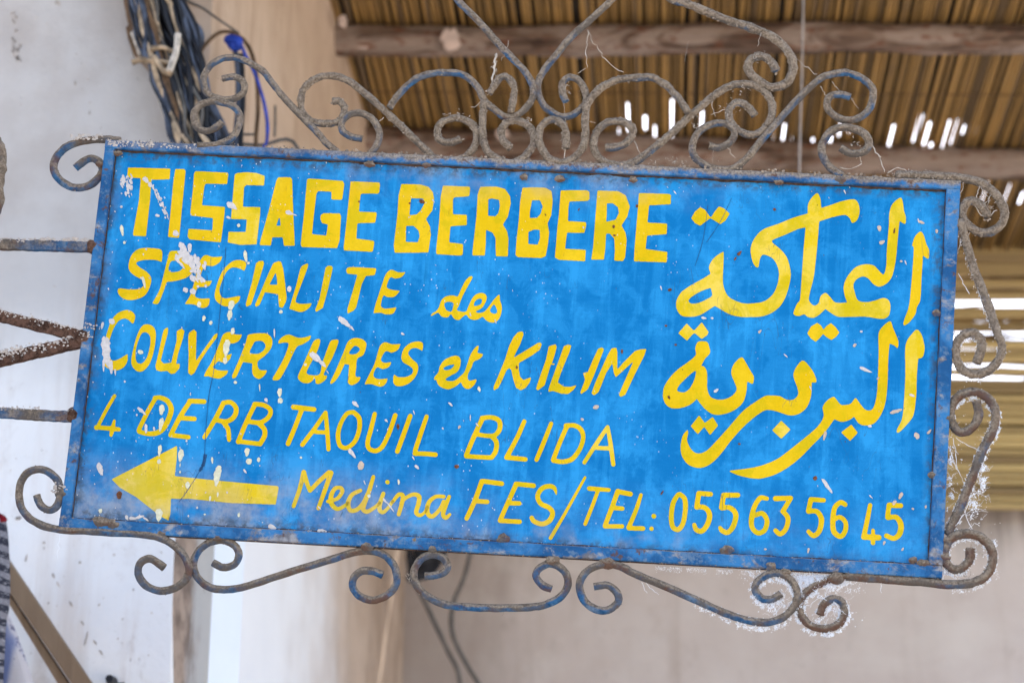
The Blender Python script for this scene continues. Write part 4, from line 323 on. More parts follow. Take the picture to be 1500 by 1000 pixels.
 '4104,2489 4118,2489 4128,2481 4138,2465 4149,2441 4158,2412 4165,2380 4171,2316 4176,2290 4179,2285 4185,2285 4193,2287 4334,2344 4422,2382 4458,2395 4550,2420 4575,2425 4614,2427 4631,2424 4645,2416 4660,2401 4671,2385 4681,2367 4691,2338 4697,2312 4702,2274 4700,2236 4695,2204 4685,2168 4675,2145 4665,2127 4653,2113 4637,2101 4620,2093 4607,2091 4597,2097 4592,2105 4575,2148 4543,2182 4522,2194 4502,2199 4479,2197 4438,2189 4319,2154 4167,2095 4157,2087 4153,2057 4150,1917 4140,1684 4121,1375 4113,1300 4104,1244 4070,1084 4057,999 4060,971 4073,946 4097,917 4115,905 4126,900 4140,898 4154,902 4172,913 4186,927 4194,939 4199,955 4208,1007 4215,1031 4228,1050 4246,1067 4263,1078 4277,1083 4291,1081 4308,1069 4344,1032 4387,981 4405,966 4418,959 4454,953 4493,955 4543,961 4573,967 4575,972 4574,978 4544,1051 4528,1122 4523,1154 4522,1177 4529,1226 4542,1270 4560,1312 4578,1346 4605,1386 4623,1411 4661,1453 4682,1471 4710,1487 4751,1503 4806,1516 4850,1518 4895,1511 4923,1501 4944,1487 5011,1415 5040,1388 5052,1384 5060,1388 5068,1401 5079,1439 5085,1480 5090,1529 5089,1567 5091,1590 5088,1679 5090,1703 5089,1735 5105,2067 5107,2113 5104,2207 5105,2250 5113,2300 5124,2342 5137,2372 5149,2393 5189,2440 5209,2457 5235,2476 5252,2481 5263,2477 5274,2460 5286,2414 5306,2289 5328,2229 5333,2209 5336,2142 5331,2119 5325,2114 5320,2112 5311,2114 5291,2123 5257,2145 5252,2144 5248,2138 5237,1974 5223,1692 5215,1588 5206,1518 5194,1445 5176,1372 5162,1339 5139,1301 5117,1273 5098,1255 5068,1233 5030,1214 5011,1210 4991,1209 4961,1218 4921,1242 4903,1260 4864,1307 4846,1321 4812,1337 4790,1341 4779,1341 4757,1335 4738,1327 4713,1312 4692,1293 4681,1280 4668,1259 4658,1238 4655,1224 4657,1178 4698,1046 4706,1028 4718,1011 4730,1000 4741,994 4758,989 4783,985 4816,983 4861,986 4894,994 4929,1005 4968,1018 5030,1045 5060,1053 5080,1054 5099,1050 5120,1041 5132,1033 5145,1016 5158,986 5164,954 5166,909 5163,874 5156,836 5149,816 5134,795 5117,781 5098,770 5079,763 5065,762 5023,760 4951,768 4887,777 4818,780 4738,776 4711,771 4584,764 4559,760 4487,757 4451,762 4416,777 4349,817 4297,853 4289,856 4281,851 4231,796 4209,774 4171,746 4149,734 4133,727 4103,725 4077,729 4049,738 4015,765 4004,768 3992,766 3943,743 3910,741 3888,746 3871,754 3860,765 3857,779 3860,796 3867,823 3892,890 3907,922 3934,953 3937,964 3940,985 3944,1083 3957,1669 3971,1972 3970,1987 3964,1993 3919,1982 3875,1968 3853,1958 3686,1870 3559,1811 3528,1793 3521,1784 3521,1775 3524,1766 3535,1749 3618,1687 3656,1655 3700,1606 3732,1561 3750,1524 3774,1453 3791,1384 3800,1324 3799,1278 3793,1217 3775,1115 3751,1027 3728,964 3699,906 3680,876 3659,849 3612,803 3572,772 3526,745 3487,728 3452,715 3416,706 3349,696 3260,691 3235,687 3157,686 3098,692 3056,699 3011,710 2985,718 2937,740 2853,786 2793,818 2784,820 2773,815 2646,720 2615,699 2586,682 2548,667 2506,657 2467,652 2409,649 2378,651 2344,659 2320,673 2302,691 2278,724 2262,758 2254,789 2251,838 2255,864 2261,888 2275,926 2299,968 2313,989 2328,1005 2369,1041 2441,1095 2607,1201 2697,1267 2700,1273 2701,1279 2682,1327 2675,1362 2682,1397 2697,1433 2723,1478 2752,1512 2803,1556 2850,1587 2861,1591 2867,1588 2868,1581 2873,1483 2872,1453 2874,1352 2872,1331 2874,1288 2873,1265 2877,1172 2883,1132 2894,1089 2914,1038 2936,998 2965,964 2988,946 3020,927 3083,901 3114,891 3165,880 3229,877 3315,887 3387,900 3418,908 3464,929 3491,948 3518,971 3556,1012 3582,1055 3595,1082 3607,1114 3624,1173 3629,1196 3635,1243 3638,1316 3633,1356 3619,1407 3602,1447 3585,1478 3561,1512 3542,1531 3518,1548 3477,1566 3446,1576 3426,1579 3407,1578 3399,1574 3387,1561 3379,1546 3370,1520 3364,1496 3358,1426 3356,1411 3352,1402 3345,1397 3334,1395 3323,1397 3314,1403 3294,1429 3280,1451 3270,1474 3251,1531 3240,1583 3235,1612 3234,1661 3241,1705 3255,1753 3281,1807 3319,1864 3349,1898 3369,1917 3410,1948 3451,1968 3603,2030 3779,2116 3851,2145 3988,2193 3992,2198 3993,2205 3989,2289 3992,2316 3996,2337 4004,2361 4023,2399 4052,2440 4079,2471 4092,2482|2699,1068 2641,1046 2591,1023 2526,983 2491,958 2453,928 2426,896 2421,885 2420,876 2426,862 2437,850 2449,843 2463,839 2477,837 2497,838 2528,844 2566,855 2624,883 2720,941 2736,962 2740,977 2740,988 2732,1020 2718,1062 2714,1068 2710,1070',
 '5531,2013 5539,2015 5547,2013 5559,2003 5571,1986 5591,1944 5621,1841 5629,1824 5651,1787 5660,1767 5664,1742 5666,1681 5660,1646 5655,1638 5650,1636 5641,1636 5633,1640 5590,1672 5585,1672 5582,1668 5579,1639 5580,1613 5571,1362 5569,1137 5563,1045 5553,1013 5529,969 5523,954 5516,925 5513,882 5504,850 5479,806 5435,744 5421,727 5405,713 5386,699 5367,689 5359,688 5350,694 5346,705 5346,719 5349,739 5368,806 5395,884 5407,928 5418,1003 5425,1075 5442,1387 5450,1586 5450,1612 5453,1679 5452,1719 5454,1740 5451,1789 5447,1794 5432,1805 5430,1811 5430,1820 5442,1875 5450,1905 5460,1931 5476,1958 5494,1982 5517,2005',
 '4177,655 4183,658 4191,657 4235,627 4245,616 4265,580 4272,574 4280,579 4312,621 4358,658 4369,664 4377,661 4437,612 4484,549 4487,540 4486,535 4450,481 4397,438 4386,433 4365,442 4321,466 4286,496 4272,504 4264,500 4225,445 4180,399 4174,398 4167,400 4109,437 4063,498 4059,506 4060,515 4103,603 4115,613',
 '5522,635 5533,637 5541,635 5552,629 5562,620 5584,593 5601,560 5613,526 5626,479 5639,422 5643,386 5641,346 5632,292 5628,280 5620,265 5610,255 5599,247 5567,238 5562,234 5561,228 5555,146 5549,-7 5551,-81 5549,-106 5552,-205 5549,-295 5537,-456 5525,-526 5518,-552 5508,-575 5487,-610 5424,-693 5375,-751 5341,-783 5331,-791 5323,-793 5315,-793 5308,-788 5305,-780 5305,-766 5310,-740 5350,-660 5365,-620 5374,-574 5383,-493 5392,-276 5393,-191 5395,-171 5394,-129 5395,-109 5394,-50 5396,-30 5388,210 5384,238 5382,326 5383,386 5388,420 5395,452 5405,481 5417,507 5439,540 5491,608 5508,627',
 '5156,732 5165,733 5173,732 5180,727 5185,719 5209,646 5279,490 5288,459 5290,402 5284,377 5279,370 5273,370 5265,374 5242,395 5228,404 5181,421 5173,420 5170,416 5163,276 5160,191 5161,157 5159,137 5162,49 5160,27 5163,-64 5161,-86 5162,-123 5156,-273 5147,-366 5134,-435 5121,-480 5106,-520 5088,-562 5073,-590 5050,-628 5024,-660 5012,-673 4994,-688 4967,-703 4937,-713 4916,-717 4872,-720 4833,-714 4800,-699 4777,-677 4737,-618 4728,-612 4723,-615 4691,-642 4670,-657 4621,-678 4591,-685 4564,-687 4550,-686 4520,-678 4478,-663 4470,-662 4459,-672 4398,-769 4361,-825 4332,-863 4267,-943 4171,-1051 4081,-1158 4029,-1213 3947,-1291 3870,-1354 3790,-1410 3734,-1443 3694,-1463 3635,-1488 3553,-1514 3518,-1523 3483,-1528 3430,-1528 3364,-1523 3254,-1505 3189,-1488 3145,-1472 3105,-1455 3102,-1452 3099,-1446 3105,-1439 3132,-1433 3312,-1401 3423,-1375 3518,-1346 3623,-1301 3666,-1279 3715,-1251 3765,-1217 3853,-1142 4046,-969 4154,-868 4217,-806 4249,-770 4283,-721 4301,-690 4311,-667 4323,-627 4322,-596 4304,-518 4306,-498 4310,-484 4327,-449 4353,-416 4387,-383 4417,-362 4441,-352 4449,-352 4461,-357 4472,-368 4521,-430 4531,-441 4547,-452 4569,-457 4615,-453 4651,-445 4672,-436 4681,-429 4692,-417 4727,-362 4735,-356 4744,-355 4752,-359 4761,-368 4787,-404 4846,-476 4864,-493 4875,-501 4897,-510 4917,-513 4930,-512 4952,-506 4971,-492 4980,-477 4989,-457 5000,-423 5008,-385 5020,-317 5028,-215 5028,-128 5030,-108 5028,-60 5030,-40 5029,8 5031,28 5029,84 5031,104 5028,189 5030,212 5024,385 5020,413 5016,524 5019,562 5024,582 5034,605 5054,638 5103,693 5141,724',
 '4692,-722 4700,-722 4706,-727 4781,-815 4784,-826 4781,-833 4758,-862 4695,-933 4689,-937 4684,-937 4673,-929 4579,-845 4573,-838 4570,-833 4572,-827 4578,-821',
 '3754,-721 3761,-721 3767,-725 3873,-820 3883,-832 3882,-838 3877,-845 3775,-960 3767,-961 3752,-952 3670,-882 3651,-865 3646,-857 3646,-851 3650,-846',
 '4003,122 4017,124 4028,122 4051,107 4066,94 4129,21 4152,-12 4175,-51 4202,-114 4208,-145 4207,-157 4199,-166 4181,-171 4153,-170 4148,-173 4145,-176 4148,-284 4147,-327 4140,-381 4131,-418 4116,-467 4095,-510 4072,-544 4040,-576 4008,-600 3979,-617 3932,-633 3894,-639 3853,-638 3828,-634 3702,-597 3660,-588 3616,-582 3574,-581 3544,-586 3523,-595 3496,-610 3429,-661 3363,-721 3293,-790 3198,-897 3087,-1041 2996,-1181 2970,-1216 2933,-1265 2885,-1319 2850,-1352 2823,-1374 2790,-1395 2756,-1412 2707,-1426 2665,-1428 2604,-1418 2576,-1409 2551,-1398 2525,-1381 2497,-1356 2482,-1337 2466,-1316 2450,-1289 2440,-1267 2433,-1245 2426,-1214 2421,-1164 2421,-1122 2425,-1080 2433,-1031 2441,-1002 2451,-980 2475,-944 2498,-923 2503,-922 2509,-926 2512,-959 2512,-973 2503,-1027 2504,-1064 2516,-1100 2545,-1151 2561,-1173 2580,-1194 2599,-1210 2619,-1221 2633,-1226 2661,-1230 2685,-1228 2707,-1223 2734,-1211 2769,-1189 2790,-1172 2830,-1130 2930,-1008 3041,-868 3193,-666 3252,-600 3281,-573 3334,-529 3430,-455 3481,-418 3511,-399 3530,-390 3546,-385 3582,-380 3604,-381 3668,-378 3715,-382 3741,-389 3782,-412 3808,-423 3852,-429 3880,-428 3904,-421 3918,-414 3936,-398 3952,-381 3965,-357 3970,-337 3970,-314 3964,-289 3949,-239 3912,-153 3902,-126 3892,-86 3894,-61 3906,-15 3916,9 3937,46 3972,97 3992,115',
 '2616,319 2631,321 2679,320 2696,316 2706,310 2716,299 2724,285 2750,206 2754,181 2749,155 2740,140 2691,82 2673,47 2648,-8 2645,-20 2649,-25 2672,-27 2686,-36 2704,-56 2719,-87 2729,-141 2734,-240 2734,-285 2739,-328 2747,-361 2759,-398 2773,-423 2785,-439 2793,-447 2810,-458 2833,-467 2859,-474 2892,-479 2950,-475 2978,-468 3008,-458 3027,-450 3056,-432 3081,-413 3113,-378 3125,-357 3132,-340 3137,-320 3136,-308 3127,-278 3073,-164 3059,-128 3053,-105 3052,-68 3056,-43 3066,-11 3082,24 3099,51 3147,105 3166,119 3182,125 3196,122 3214,104 3316,-60 3353,-114 3360,-131 3365,-151 3362,-202 3357,-222 3351,-231 3344,-234 3335,-233 3310,-223 3284,-208 3279,-208 3276,-212 3274,-249 3275,-292 3274,-323 3263,-397 3251,-449 3242,-475 3232,-495 3200,-541 3152,-586 3115,-613 3077,-635 3042,-652 2979,-674 2922,-687 2875,-689 2841,-685 2805,-672 2773,-654 2724,-618 2706,-602 2645,-535 2614,-494 2606,-489 2598,-493 2580,-514 2543,-550 2511,-574 2476,-592 2435,-609 2377,-627 2355,-631 2303,-634 2266,-630 2252,-625 2230,-615 2211,-602 2193,-585 2176,-564 2159,-534 2147,-497 2141,-461 2142,-412 2145,-378 2152,-346 2162,-317 2188,-268 2216,-223 2256,-167 2298,-119 2353,-66 2444,6 2500,55 2542,97 2556,118 2561,133 2560,156 2547,209 2552,247 2558,267 2568,291 2579,306 2595,315|2556,-101 2537,-115 2518,-131 2449,-200 2372,-289 2359,-306 2339,-342 2334,-356 2332,-370 2333,-382 2336,-387 2345,-394 2359,-399 2376,-403 2399,-405 2424,-403 2437,-400 2456,-390 2472,-377 2502,-344 2522,-309 2542,-265 2553,-236 2566,-187 2575,-132 2574,-112 2569,-101 2564,-99',
 '2616,578 2622,576 2626,572 2713,459 2715,454 2714,445 2705,416 2698,404 2644,363 2631,355 2625,354 2616,358 2540,419 2535,423 2526,422 2510,415 2501,408 2434,321 2425,320 2410,331 2326,397 2312,409 2310,414 2315,426 2405,545 2413,551 2422,548 2495,478 2507,470 2518,467 2524,469 2533,478 2587,546 2611,574',
 '2643,-717 2650,-714 2655,-718 2722,-797 2732,-802 2743,-796 2822,-729 2828,-725 2833,-725 2842,-733 2905,-823 2909,-834 2906,-842 2825,-950 2812,-964 2807,-965 2801,-960 2736,-876 2728,-870 2721,-870 2716,-875 2654,-954 2646,-961 2640,-963 2635,-959 2616,-941 2547,-869 2545,-860 2550,-852',
]
# centre lines of the wrought rods: radius mm, finish, points in 0.1 mm
SCROLLS = [
 (6.1, 'blue', '-5789,2792 -5980,2803 -6247,2781 -6508,2698 -6671,2548 -6718,2352 -6629,2194 -6468,2091 -6315,2068 -6143,2127 -6011,2285 -6027,2425 -6156,2511 -6272,2475 -6399,2357'),
 (5.3, 'mid', '-4397,3773 -4222,3812 -4085,3736 -4061,3594 -4190,3486 -4376,3467 -4551,3521 -4642,3640 -4667,3782 -4595,3960 -4437,4070 -4250,4098 -4056,4045 -3825,3921 -3692,3773 -3482,3538 -3222,3285 -2986,3073 -2781,2870 -2573,2729 -2373,2678 -2202,2726 -2096,2861 -2053,3045 -2126,3213 -2252,3318 -2412,3352 -2544,3295 -2614,3191 -2583,3071 -2459,2996 -2301,2973'),
 (5.5, 'mid', '-4322,3123 -4431,3017 -4566,2980 -4701,3045 -4748,3216 -4673,3352 -4511,3420 -4321,3408 -4144,3325 -4070,3175 -4110,2981 -4216,2854 -4406,2775 -4642,2753'),
 (5.5, 'dusty', '-2780,3518 -2682,3522 -2596,3435 -2605,3312 -2693,3207 -2848,3180 -3048,3211 -3184,3307 -3232,3508 -3200,3693 -3064,3831 -2872,3891 -2673,3869 -2467,3766 -2215,3573 -1983,3381 -1732,3170 -1458,2921 -1251,2750 -1092,2698 -900,2727 -755,2854 -680,3017 -703,3197 -828,3312 -1005,3344 -1195,3275 -1243,3152 -1194,3014 -1036,2981 -905,3047'),
 (5.5, 'mid', '-1949,3443 -1830,3651 -1613,3884 -1405,3975 -1212,4004 -937,3985 -720,3812 -609,3624 -443,3480 -291,3387 -138,3414 7,3551 83,3716 51,3896 -89,4103 -297,4297 -549,4552 -793,4809 -1099,5095 -1316,5345 -1537,5648'),
 (5.4, 'dusty', '-217,3440 -193,3643 -197,3835 -303,3962 -399,3958 -469,3843 -547,3718'),
 (5.5, 'mid', '551,3656 494,3784 484,3935 575,4020 713,3976 810,3818 821,3648 687,3491 517,3433 328,3515 193,3660 131,3869 194,4085 352,4325 565,4629 802,4874 1084,5183 1272,5447 1354,5708'),
 (5.8, 'dusty', '-607,3604 -611,3392 -590,3102 -505,2875 -313,2744 -119,2724 55,2851 139,3035 98,3213 -35,3318 -209,3330 -328,3224 -307,3065 -181,2930'),
 (5.8, 'dusty', '596,2956 587,3106 547,3274 395,3377 256,3301 201,3118 273,2911 436,2770 609,2758 773,2885 856,3098 840,3347 844,3588 895,3691 1020,3858 1252,3989 1481,4029 1710,4049 1926,3958 2118,3776 2283,3553'),
 (5.8, 'dusty', '1139,3011 1357,3041 1492,3177 1503,3318 1364,3401 1155,3382 1010,3235 974,3044 1062,2859 1268,2769 1524,2801 1725,2949 1943,3148 2141,3347 2285,3513 2484,3712 2703,3912 2926,4022 3184,4013 3370,3881 3446,3675 3390,3453 3217,3296 3017,3327 2877,3460 2840,3638 2939,3752 3093,3709 3204,3574'),
 (5.6, 'mid', '2592,3099 2745,3076 2900,3192 2921,3342 2774,3435 2549,3385 2386,3218 2370,2979 2530,2818 2760,2760 2966,2800 3129,2955 3324,3232 3520,3489 3735,3767 4052,4121 4219,4209 4444,4248 4674,4168 4821,4005 4791,3765 4665,3610 4470,3552 4289,3623 4190,3748 4231,3889 4371,3925 4514,3892'),
 (6.0, 'mid', '4401,3143 4544,3071 4712,3098 4792,3230 4702,3374 4474,3443 4270,3384 4155,3201 4162,3023 4272,2851 4444,2742'),
 (6.6, 'dusty', '1302,5758 1560,5510 1932,5258 2197,5176 2462,5075 2727,4974 3019,4884 3301,4784 3517,4652 3658,4476 3704,4277 3627,4083 3441,3994 3228,4085 3078,4240 3109,4392 3259,4449 3396,4374 3468,4236'),
 (6.6, 'dusty', '5171,2796 5617,2807 6062,2789 6313,2743 6520,2607 6654,2380 6631,2176 6468,2043 6266,2062 6115,2199 6101,2392 6218,2485 6368,2386 6436,2254'),
 (6.3, 'dusty', '6060,2196 6211,1674 6349,1307 6485,971 6592,664 6662,395 6549,163 6361,58 6179,86 6066,239 6060,456 6148,584 6284,629 6386,530 6389,398 6331,207'),
 (6.6, 'rust', '6352,-298 6384,-501 6298,-673 6147,-738 6044,-623 6012,-448 6107,-256 6313,-178 6514,-261 6609,-460 6578,-694 6450,-961 6341,-1272 6199,-1684 6013,-2125'),
 (6.6, 'rust', '6322,-2287 6308,-2433 6222,-2556 6098,-2582 6006,-2497 5983,-2326 6060,-2176 6210,-2103 6398,-2119 6561,-2227 6618,-2396 6561,-2598 6413,-2725 6245,-2771 5987,-2788 5773,-2774 5246,-2772 4707,-2760'),
 (5.8, 'blue', '-6389,-2351 -6315,-2489 -6182,-2547 -6085,-2475 -6056,-2303 -6115,-2135 -6243,-2028 -6393,-1989 -6552,-2047 -6638,-2214 -6618,-2460 -6490,-2642 -6273,-2761 -6008,-2801 -5546,-2801 -4895,-2798 -4635,-2820 -4426,-2900 -4248,-3048 -4155,-3219 -4186,-3379 -4334,-3500 -4519,-3549 -4725,-3488 -4846,-3338 -4834,-3188 -4698,-3123 -4496,-3232'),
 (5.6, 'blue', '-3843,-3116 -3695,-3172 -3540,-3116 -3497,-2973 -3594,-2849 -3789,-2805 -3989,-2892 -4104,-3067 -4084,-3261 -3956,-3402 -3760,-3473 -3479,-3446 -3187,-3344 -2860,-3212 -2506,-3078 -2151,-2945 -1915,-2856 -1721,-2825 -1560,-2843 -1412,-2936 -1316,-3087 -1311,-3261 -1420,-3406 -1600,-3482 -1790,-3439 -1893,-3326 -1887,-3187 -1773,-3097 -1632,-3097 -1499,-3135'),
 (5.6, 'blue', '-922,-3117 -784,-3099 -650,-3035 -629,-2942 -711,-2845 -852,-2826 -987,-2890 -1069,-3034 -1056,-3190 -952,-3330 -777,-3429 -568,-3489 -217,-3494 133,-3480 480,-3449 734,-3396 911,-3294 1011,-3141 992,-2987 883,-2874 743,-2846 619,-2918 580,-3022 671,-3135 802,-3182'),
 (5.6, 'blue', '1367,-3118 1549,-3088 1682,-3180 1699,-3307 1569,-3415 1395,-3408 1241,-3300 1174,-3112 1229,-2953 1378,-2843 1532,-2806 1698,-2823 1969,-2934 2379,-3072 2787,-3228 3193,-3373 3466,-3437 3701,-3440 3904,-3354 4032,-3202 4070,-3037 4001,-2887 3862,-2796 3699,-2797 3550,-2897 3510,-3018 3606,-3130 3741,-3130 3855,-3050'),
 (5.8, 'rust', '4378,-3297 4426,-3158 4548,-3069 4667,-3116 4699,-3267 4615,-3407 4438,-3473 4249,-3431 4136,-3303 4110,-3133 4221,-2973 4387,-2862 4547,-2798 4752,-2758'),
]
ARROW = 58

# ---- sign paint: both the blue field and the yellow lettering carry the same dust and rust over them
def sign_paint(name, deep, faded, yellow=False):
    M = NT(name, .6, .07)
    o = M.coord()
    X, Y, Z = M.xyz()
    brush = M.noise(M.coord((1, 1, 1), rot=(0, 0, .55)), 9, 5, .6, .3)
    streak = M.noise(M.coord((26, 2.2, 1)), 1.6, 6, .65)
    fine = M.noise(o, 700, 2, .5)
    f = M.math('ADD', M.mul(M.ramp(brush, .44, .60), .55), M.mul(M.ramp(streak, .48, .60), .45 if not yellow else .3))
    patch = M.noise(M.coord((1, .8, 1), (3, 8, 0), (0, 0, .4)), 26, 9, .68, .5)
    hatch = M.noise(M.coord((1, 7, 1), (1, 1, 0), (0, 0, .12)), 34, 5, .7)
    f = M.math('ADD', M.mul(f, .75), M.mul(M.ramp(patch, .46, .58), .38))
    f = M.math('ADD', f, M.mul(M.math('SUBTRACT', hatch, .5), .55))
    f = M.math('ADD', f, M.mul(M.math('SUBTRACT', fine, .5), .7))
    c = M.mix(f, deep, faded)
    # scrubbed vertical run-off marks under the top rail, darker teal
    run = M.mul(M.ramp(M.noise(M.coord((60, 3.0, 1), (3, 0, 0)), 1.4, 5, .6), .57, .72), M.ramp(M.noise(o, 5, 2), .45, .62), M.ramp(Y, -.05, .15))
    if not yellow: c = M.mix(M.mul(run, .8), c, (.003, .10, .24))
    # grey dust: band along the lower left, along the top middle, down the left edge
    dn = M.noise(o, 14, 6, .62)
    low = M.mul(M.ramp(Y, -.15, -.245), M.ramp(X, .06, -.25, .12, 1.0), M.ramp(dn, .34, .56))
    low2 = M.mul(M.ramp(Y, -.205, -.262), M.ramp(M.noise(o, 22, 6), .44, .66), M.ramp(X, .5, 0, .25, .8))
    top = M.mul(M.ramp(Y, .20, .265), M.ramp(M.math('ABSOLUTE', M.math('ADD', X, .02)), .40, .10), M.ramp(M.noise(o, 12, 5, .65), .40, .60), .62)
    left = M.mul(M.ramp(X, -.558, -.594), M.ramp(M.noise(o, 18, 5), .42, .62), .4)
    d = M.mx(M.mx(M.mul(low, .8 if not yellow else .42), low2), M.mx(top, left))
    c = M.mix(M.mul(d, .68), c, M.mix(M.ramp(M.noise(o, 40, 5, .7), .35, .65), (.15, .19, .25), (.40, .36, .31)))
    # rusty grime creeping in from the rails
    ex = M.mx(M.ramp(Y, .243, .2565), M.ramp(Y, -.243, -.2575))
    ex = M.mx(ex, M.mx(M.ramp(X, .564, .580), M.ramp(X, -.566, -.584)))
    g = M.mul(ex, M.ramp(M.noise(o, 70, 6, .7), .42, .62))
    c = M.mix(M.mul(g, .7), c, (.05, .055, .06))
    # dark and pale flecks
    fl = M.ramp(M.voronoi(M.coord((1, .55, 1), rot=(0, 0, .5)), 85), .075, .045)
    fl = M.mul(fl, M.ramp(M.noise(o, 23, 3, .6), .54, .62))
    c = M.mix(M.mul(fl, .8), c, (.06, .035, .03))
    sp = M.ramp(M.voronoi(M.coord((1, .6, 1), (5, 3, 0), (0, 0, -.2)), 150), .13, .08)
    sp = M.mul(sp, M.ramp(M.noise(M.coord(loc=(9, 0, 0)), 16, 3, .7), .5, .58), M.ramp(X, .55, -.2, .15, 1))
    c = M.mix(M.mul(sp, .75), c, (.62, .63, .64))
    # scratches
    sc_ = M.ramp(M.math('ABSOLUTE', M.math('SUBTRACT', M.noise(M.coord((5, 1.1, 1), (2, 7, 0), (0, 0, .35)), 6, 3, .6, .8), .5)), .0035, .0015)
    sc_ = M.mul(sc_, M.ramp(M.noise(M.coord(loc=(1, 1, 0)), 7, 2), .52, .6))
    c = M.mix(M.mul(sc_, .45), c, (.03, .06, .09))
    if yellow:
        thin = M.mul(M.ramp(M.noise(M.coord((1, 1, 1), (6, 1, 0)), 20, 7, .7, .6), .50, .60), .55)
        c = M.mix(thin, c, (.46, .37, .002))
        st = M.noise(M.coord((1, 6, 1), (2, 2, 0), (0, 0, 1.2)), 120, 4, .7)
        c = M.mix(M.mul(M.ramp(st, .5, .75), .28), c, (.42, .30, .005))
        gr = M.mul(M.ramp(M.noise(M.coord((2.2, 1, 1), (8, 2, 0), (0, 0, -.5)), 60, 8, .75), .56, .70), M.ramp(M.noise(M.coord(loc=(3, 3, 0)), 5, 3), .46, .6), M.ramp(Y, .0, .2, .25, 1))
        c = M.mix(M.mul(gr, .6), c, (.25, .15, .02))
    M.color(c)
    M.set(M.b.inputs['Roughness'], M.ramp(d, 0, 1, .45, .85))
    h = M.math('ADD', M.mul(M.noise(M.coord((1, 1, 1), rot=(0, 0, .55)), 60, 5, .7), .6), M.mul(M.noise(o, 9, 3), 2.0))
    M.bump(h, .25, .0012)
    return M.m

M_BLUE = sign_paint('blue_sign_paint', (.0003, .140, .385), (.018, .258, .585))
M_YELLOW = sign_paint('yellow_sign_paint', (.61, .40, .001), (.68, .46, .010), True)
M_YELLOW_PALE = sign_paint('worn_yellow_sign_paint', (.62, .44, .003), (.70, .53, .09), True)

def splash_mat(name, col):
    M = NT(name, .6, .3); n = M.noise(M.coord(), 260, 4)
    M.color(M.mix(M.ramp(n, .35, .7), tuple(c * .82 for c in col), col)); M.bump(n, .4, .0006); return M.m
M_WHITE_SPLASH = splash_mat('white_splash_paint', (.57, .54, .53))
M_CREAM_SPLASH = splash_mat('cream_splash_paint', (.63, .62, .46))
M_TAN_SPLASH = splash_mat('tan_mud_splash', (.52, .42, .33))
M_CRACK = plain('dark_crack', (.01, .06, .16), .8, .3, 200)
M_RUSTSPOT = plain('rust_spot', (.12, .045, .02), .9, .5, 300)

def iron(name, blue, rust, dust, bend=.30):
    """weathered iron: blue paint, rust and settled dust; the dust lies thickest on upward faces"""
    M = NT(name, .85, .15)
    o = M.coord()
    n1 = M.noise(o, 16, 8, .62, .3); n2 = M.noise(M.coord(loc=(4, 2, 1)), 24, 9, .68, .3); n3 = M.noise(M.coord(loc=(7, 5, 1)), 330, 6, .7)
    n4 = M.noise(M.coord(loc=(2, 9, 1)), 110, 8, .7)
    paint = M.mix(M.ramp(n4, .34, .64), (.012, .062, .155), (.04, .14, .30))
    paint = M.mix(M.mul(M.ramp(M.noise(M.coord(loc=(6, 6, 6)), 40, 8, .7), .50, .66), .7), paint, (.20, .26, .33))
    iron_ = M.mix(n3, (.055, .045, .04), (.19, .165, .145))
    c = M.mix(M.ramp(n1, 1 - blue - .10, 1 - blue + .10), iron_, paint)
    c = M.mix(M.mul(M.ramp(n2, 1 - rust - .05, 1 - rust + .07), .8), c, M.mix(n3, (.07, .034, .022), (.19, .10, .065)))
    nz = M.normal()[2]
    up = M.math('ADD', M.mul(nz, bend), M.mul(M.noise(M.coord(loc=(1, 8, 3)), 22, 9, .66), .8))
    up = M.math('ADD', up, M.mul(n4, .2))
    dcol = M.mix(M.ramp(M.math('ADD', M.mul(n3, .6), M.mul(n4, .4)), .36, .62), (.115, .084, .060), (.34, .275, .21))
    c = M.mix(M.mul(M.ramp(up, .98 - dust, 1.16 - dust), .95), c, dcol)
    M.color(c)
    M.bump(M.math('ADD', M.mul(n3, 1.2), M.mul(n4, 1.5)), 1.0, .0022)
    return M.m
def rail_paint(name, dusty):
    M = NT(name, .7, .2)
    o = M.coord()
    a1 = M.noise(o, 11, 9, .66, .5); a2 = M.noise(M.coord((1, 1.6, 1), (3, 3, 1)), 19, 10, .7, .4); fine_ = M.noise(o, 300, 5, .7); md = M.noise(M.coord(loc=(8, 1, 2)), 70, 8, .7)
    c = M.mix(M.ramp(a1, .42, .60), (.010, .085, .235), (.035, .185, .43))
    c = M.mix(M.mul(M.ramp(md, .50, .62), .55), c, (.17, .25, .34))
    c = M.mix(M.mul(M.ramp(a2, .60 - dusty, .68 - dusty), .8), c, M.mix(M.ramp(md, .4, .6), (.17, .145, .125), (.36, .34, .33)))
    if dusty > .05:          # grime has crept down from the upper edge of the top rail
        X, Y, Z = M.xyz()
        e = M.math('ADD', Y, M.mul(M.math('SUBTRACT', M.noise(M.coord((1, .5, 1), (5, 5, 5)), 30, 8, .7, .3), .5), .030))
        c = M.mix(M.mul(M.ramp(e, .2655, .2725), M.ramp(X, -.42, -.15, .35, .95)), c, M.mix(M.ramp(fine_, .35, .65), (.13, .105, .085), (.33, .285, .24)))
    rs_ = M.noise(M.coord(loc=(2, 6, 5)), 44, 10, .75, .4)
    c = M.mix(M.mul(M.ramp(rs_, .57, .63), .85), c, M.mix(fine_, (.05, .028, .02), (.17, .085, .05)))
    c = M.mix(M.mul(M.ramp(M.normal()[2], .45, .8), .9), c, M.mix(md, (.17, .14, .115), (.38, .34, .29)))
    M.color(c); M.bump(M.math('ADD', fine_, M.mul(md, 2)), .9, .0018)
    return M.m
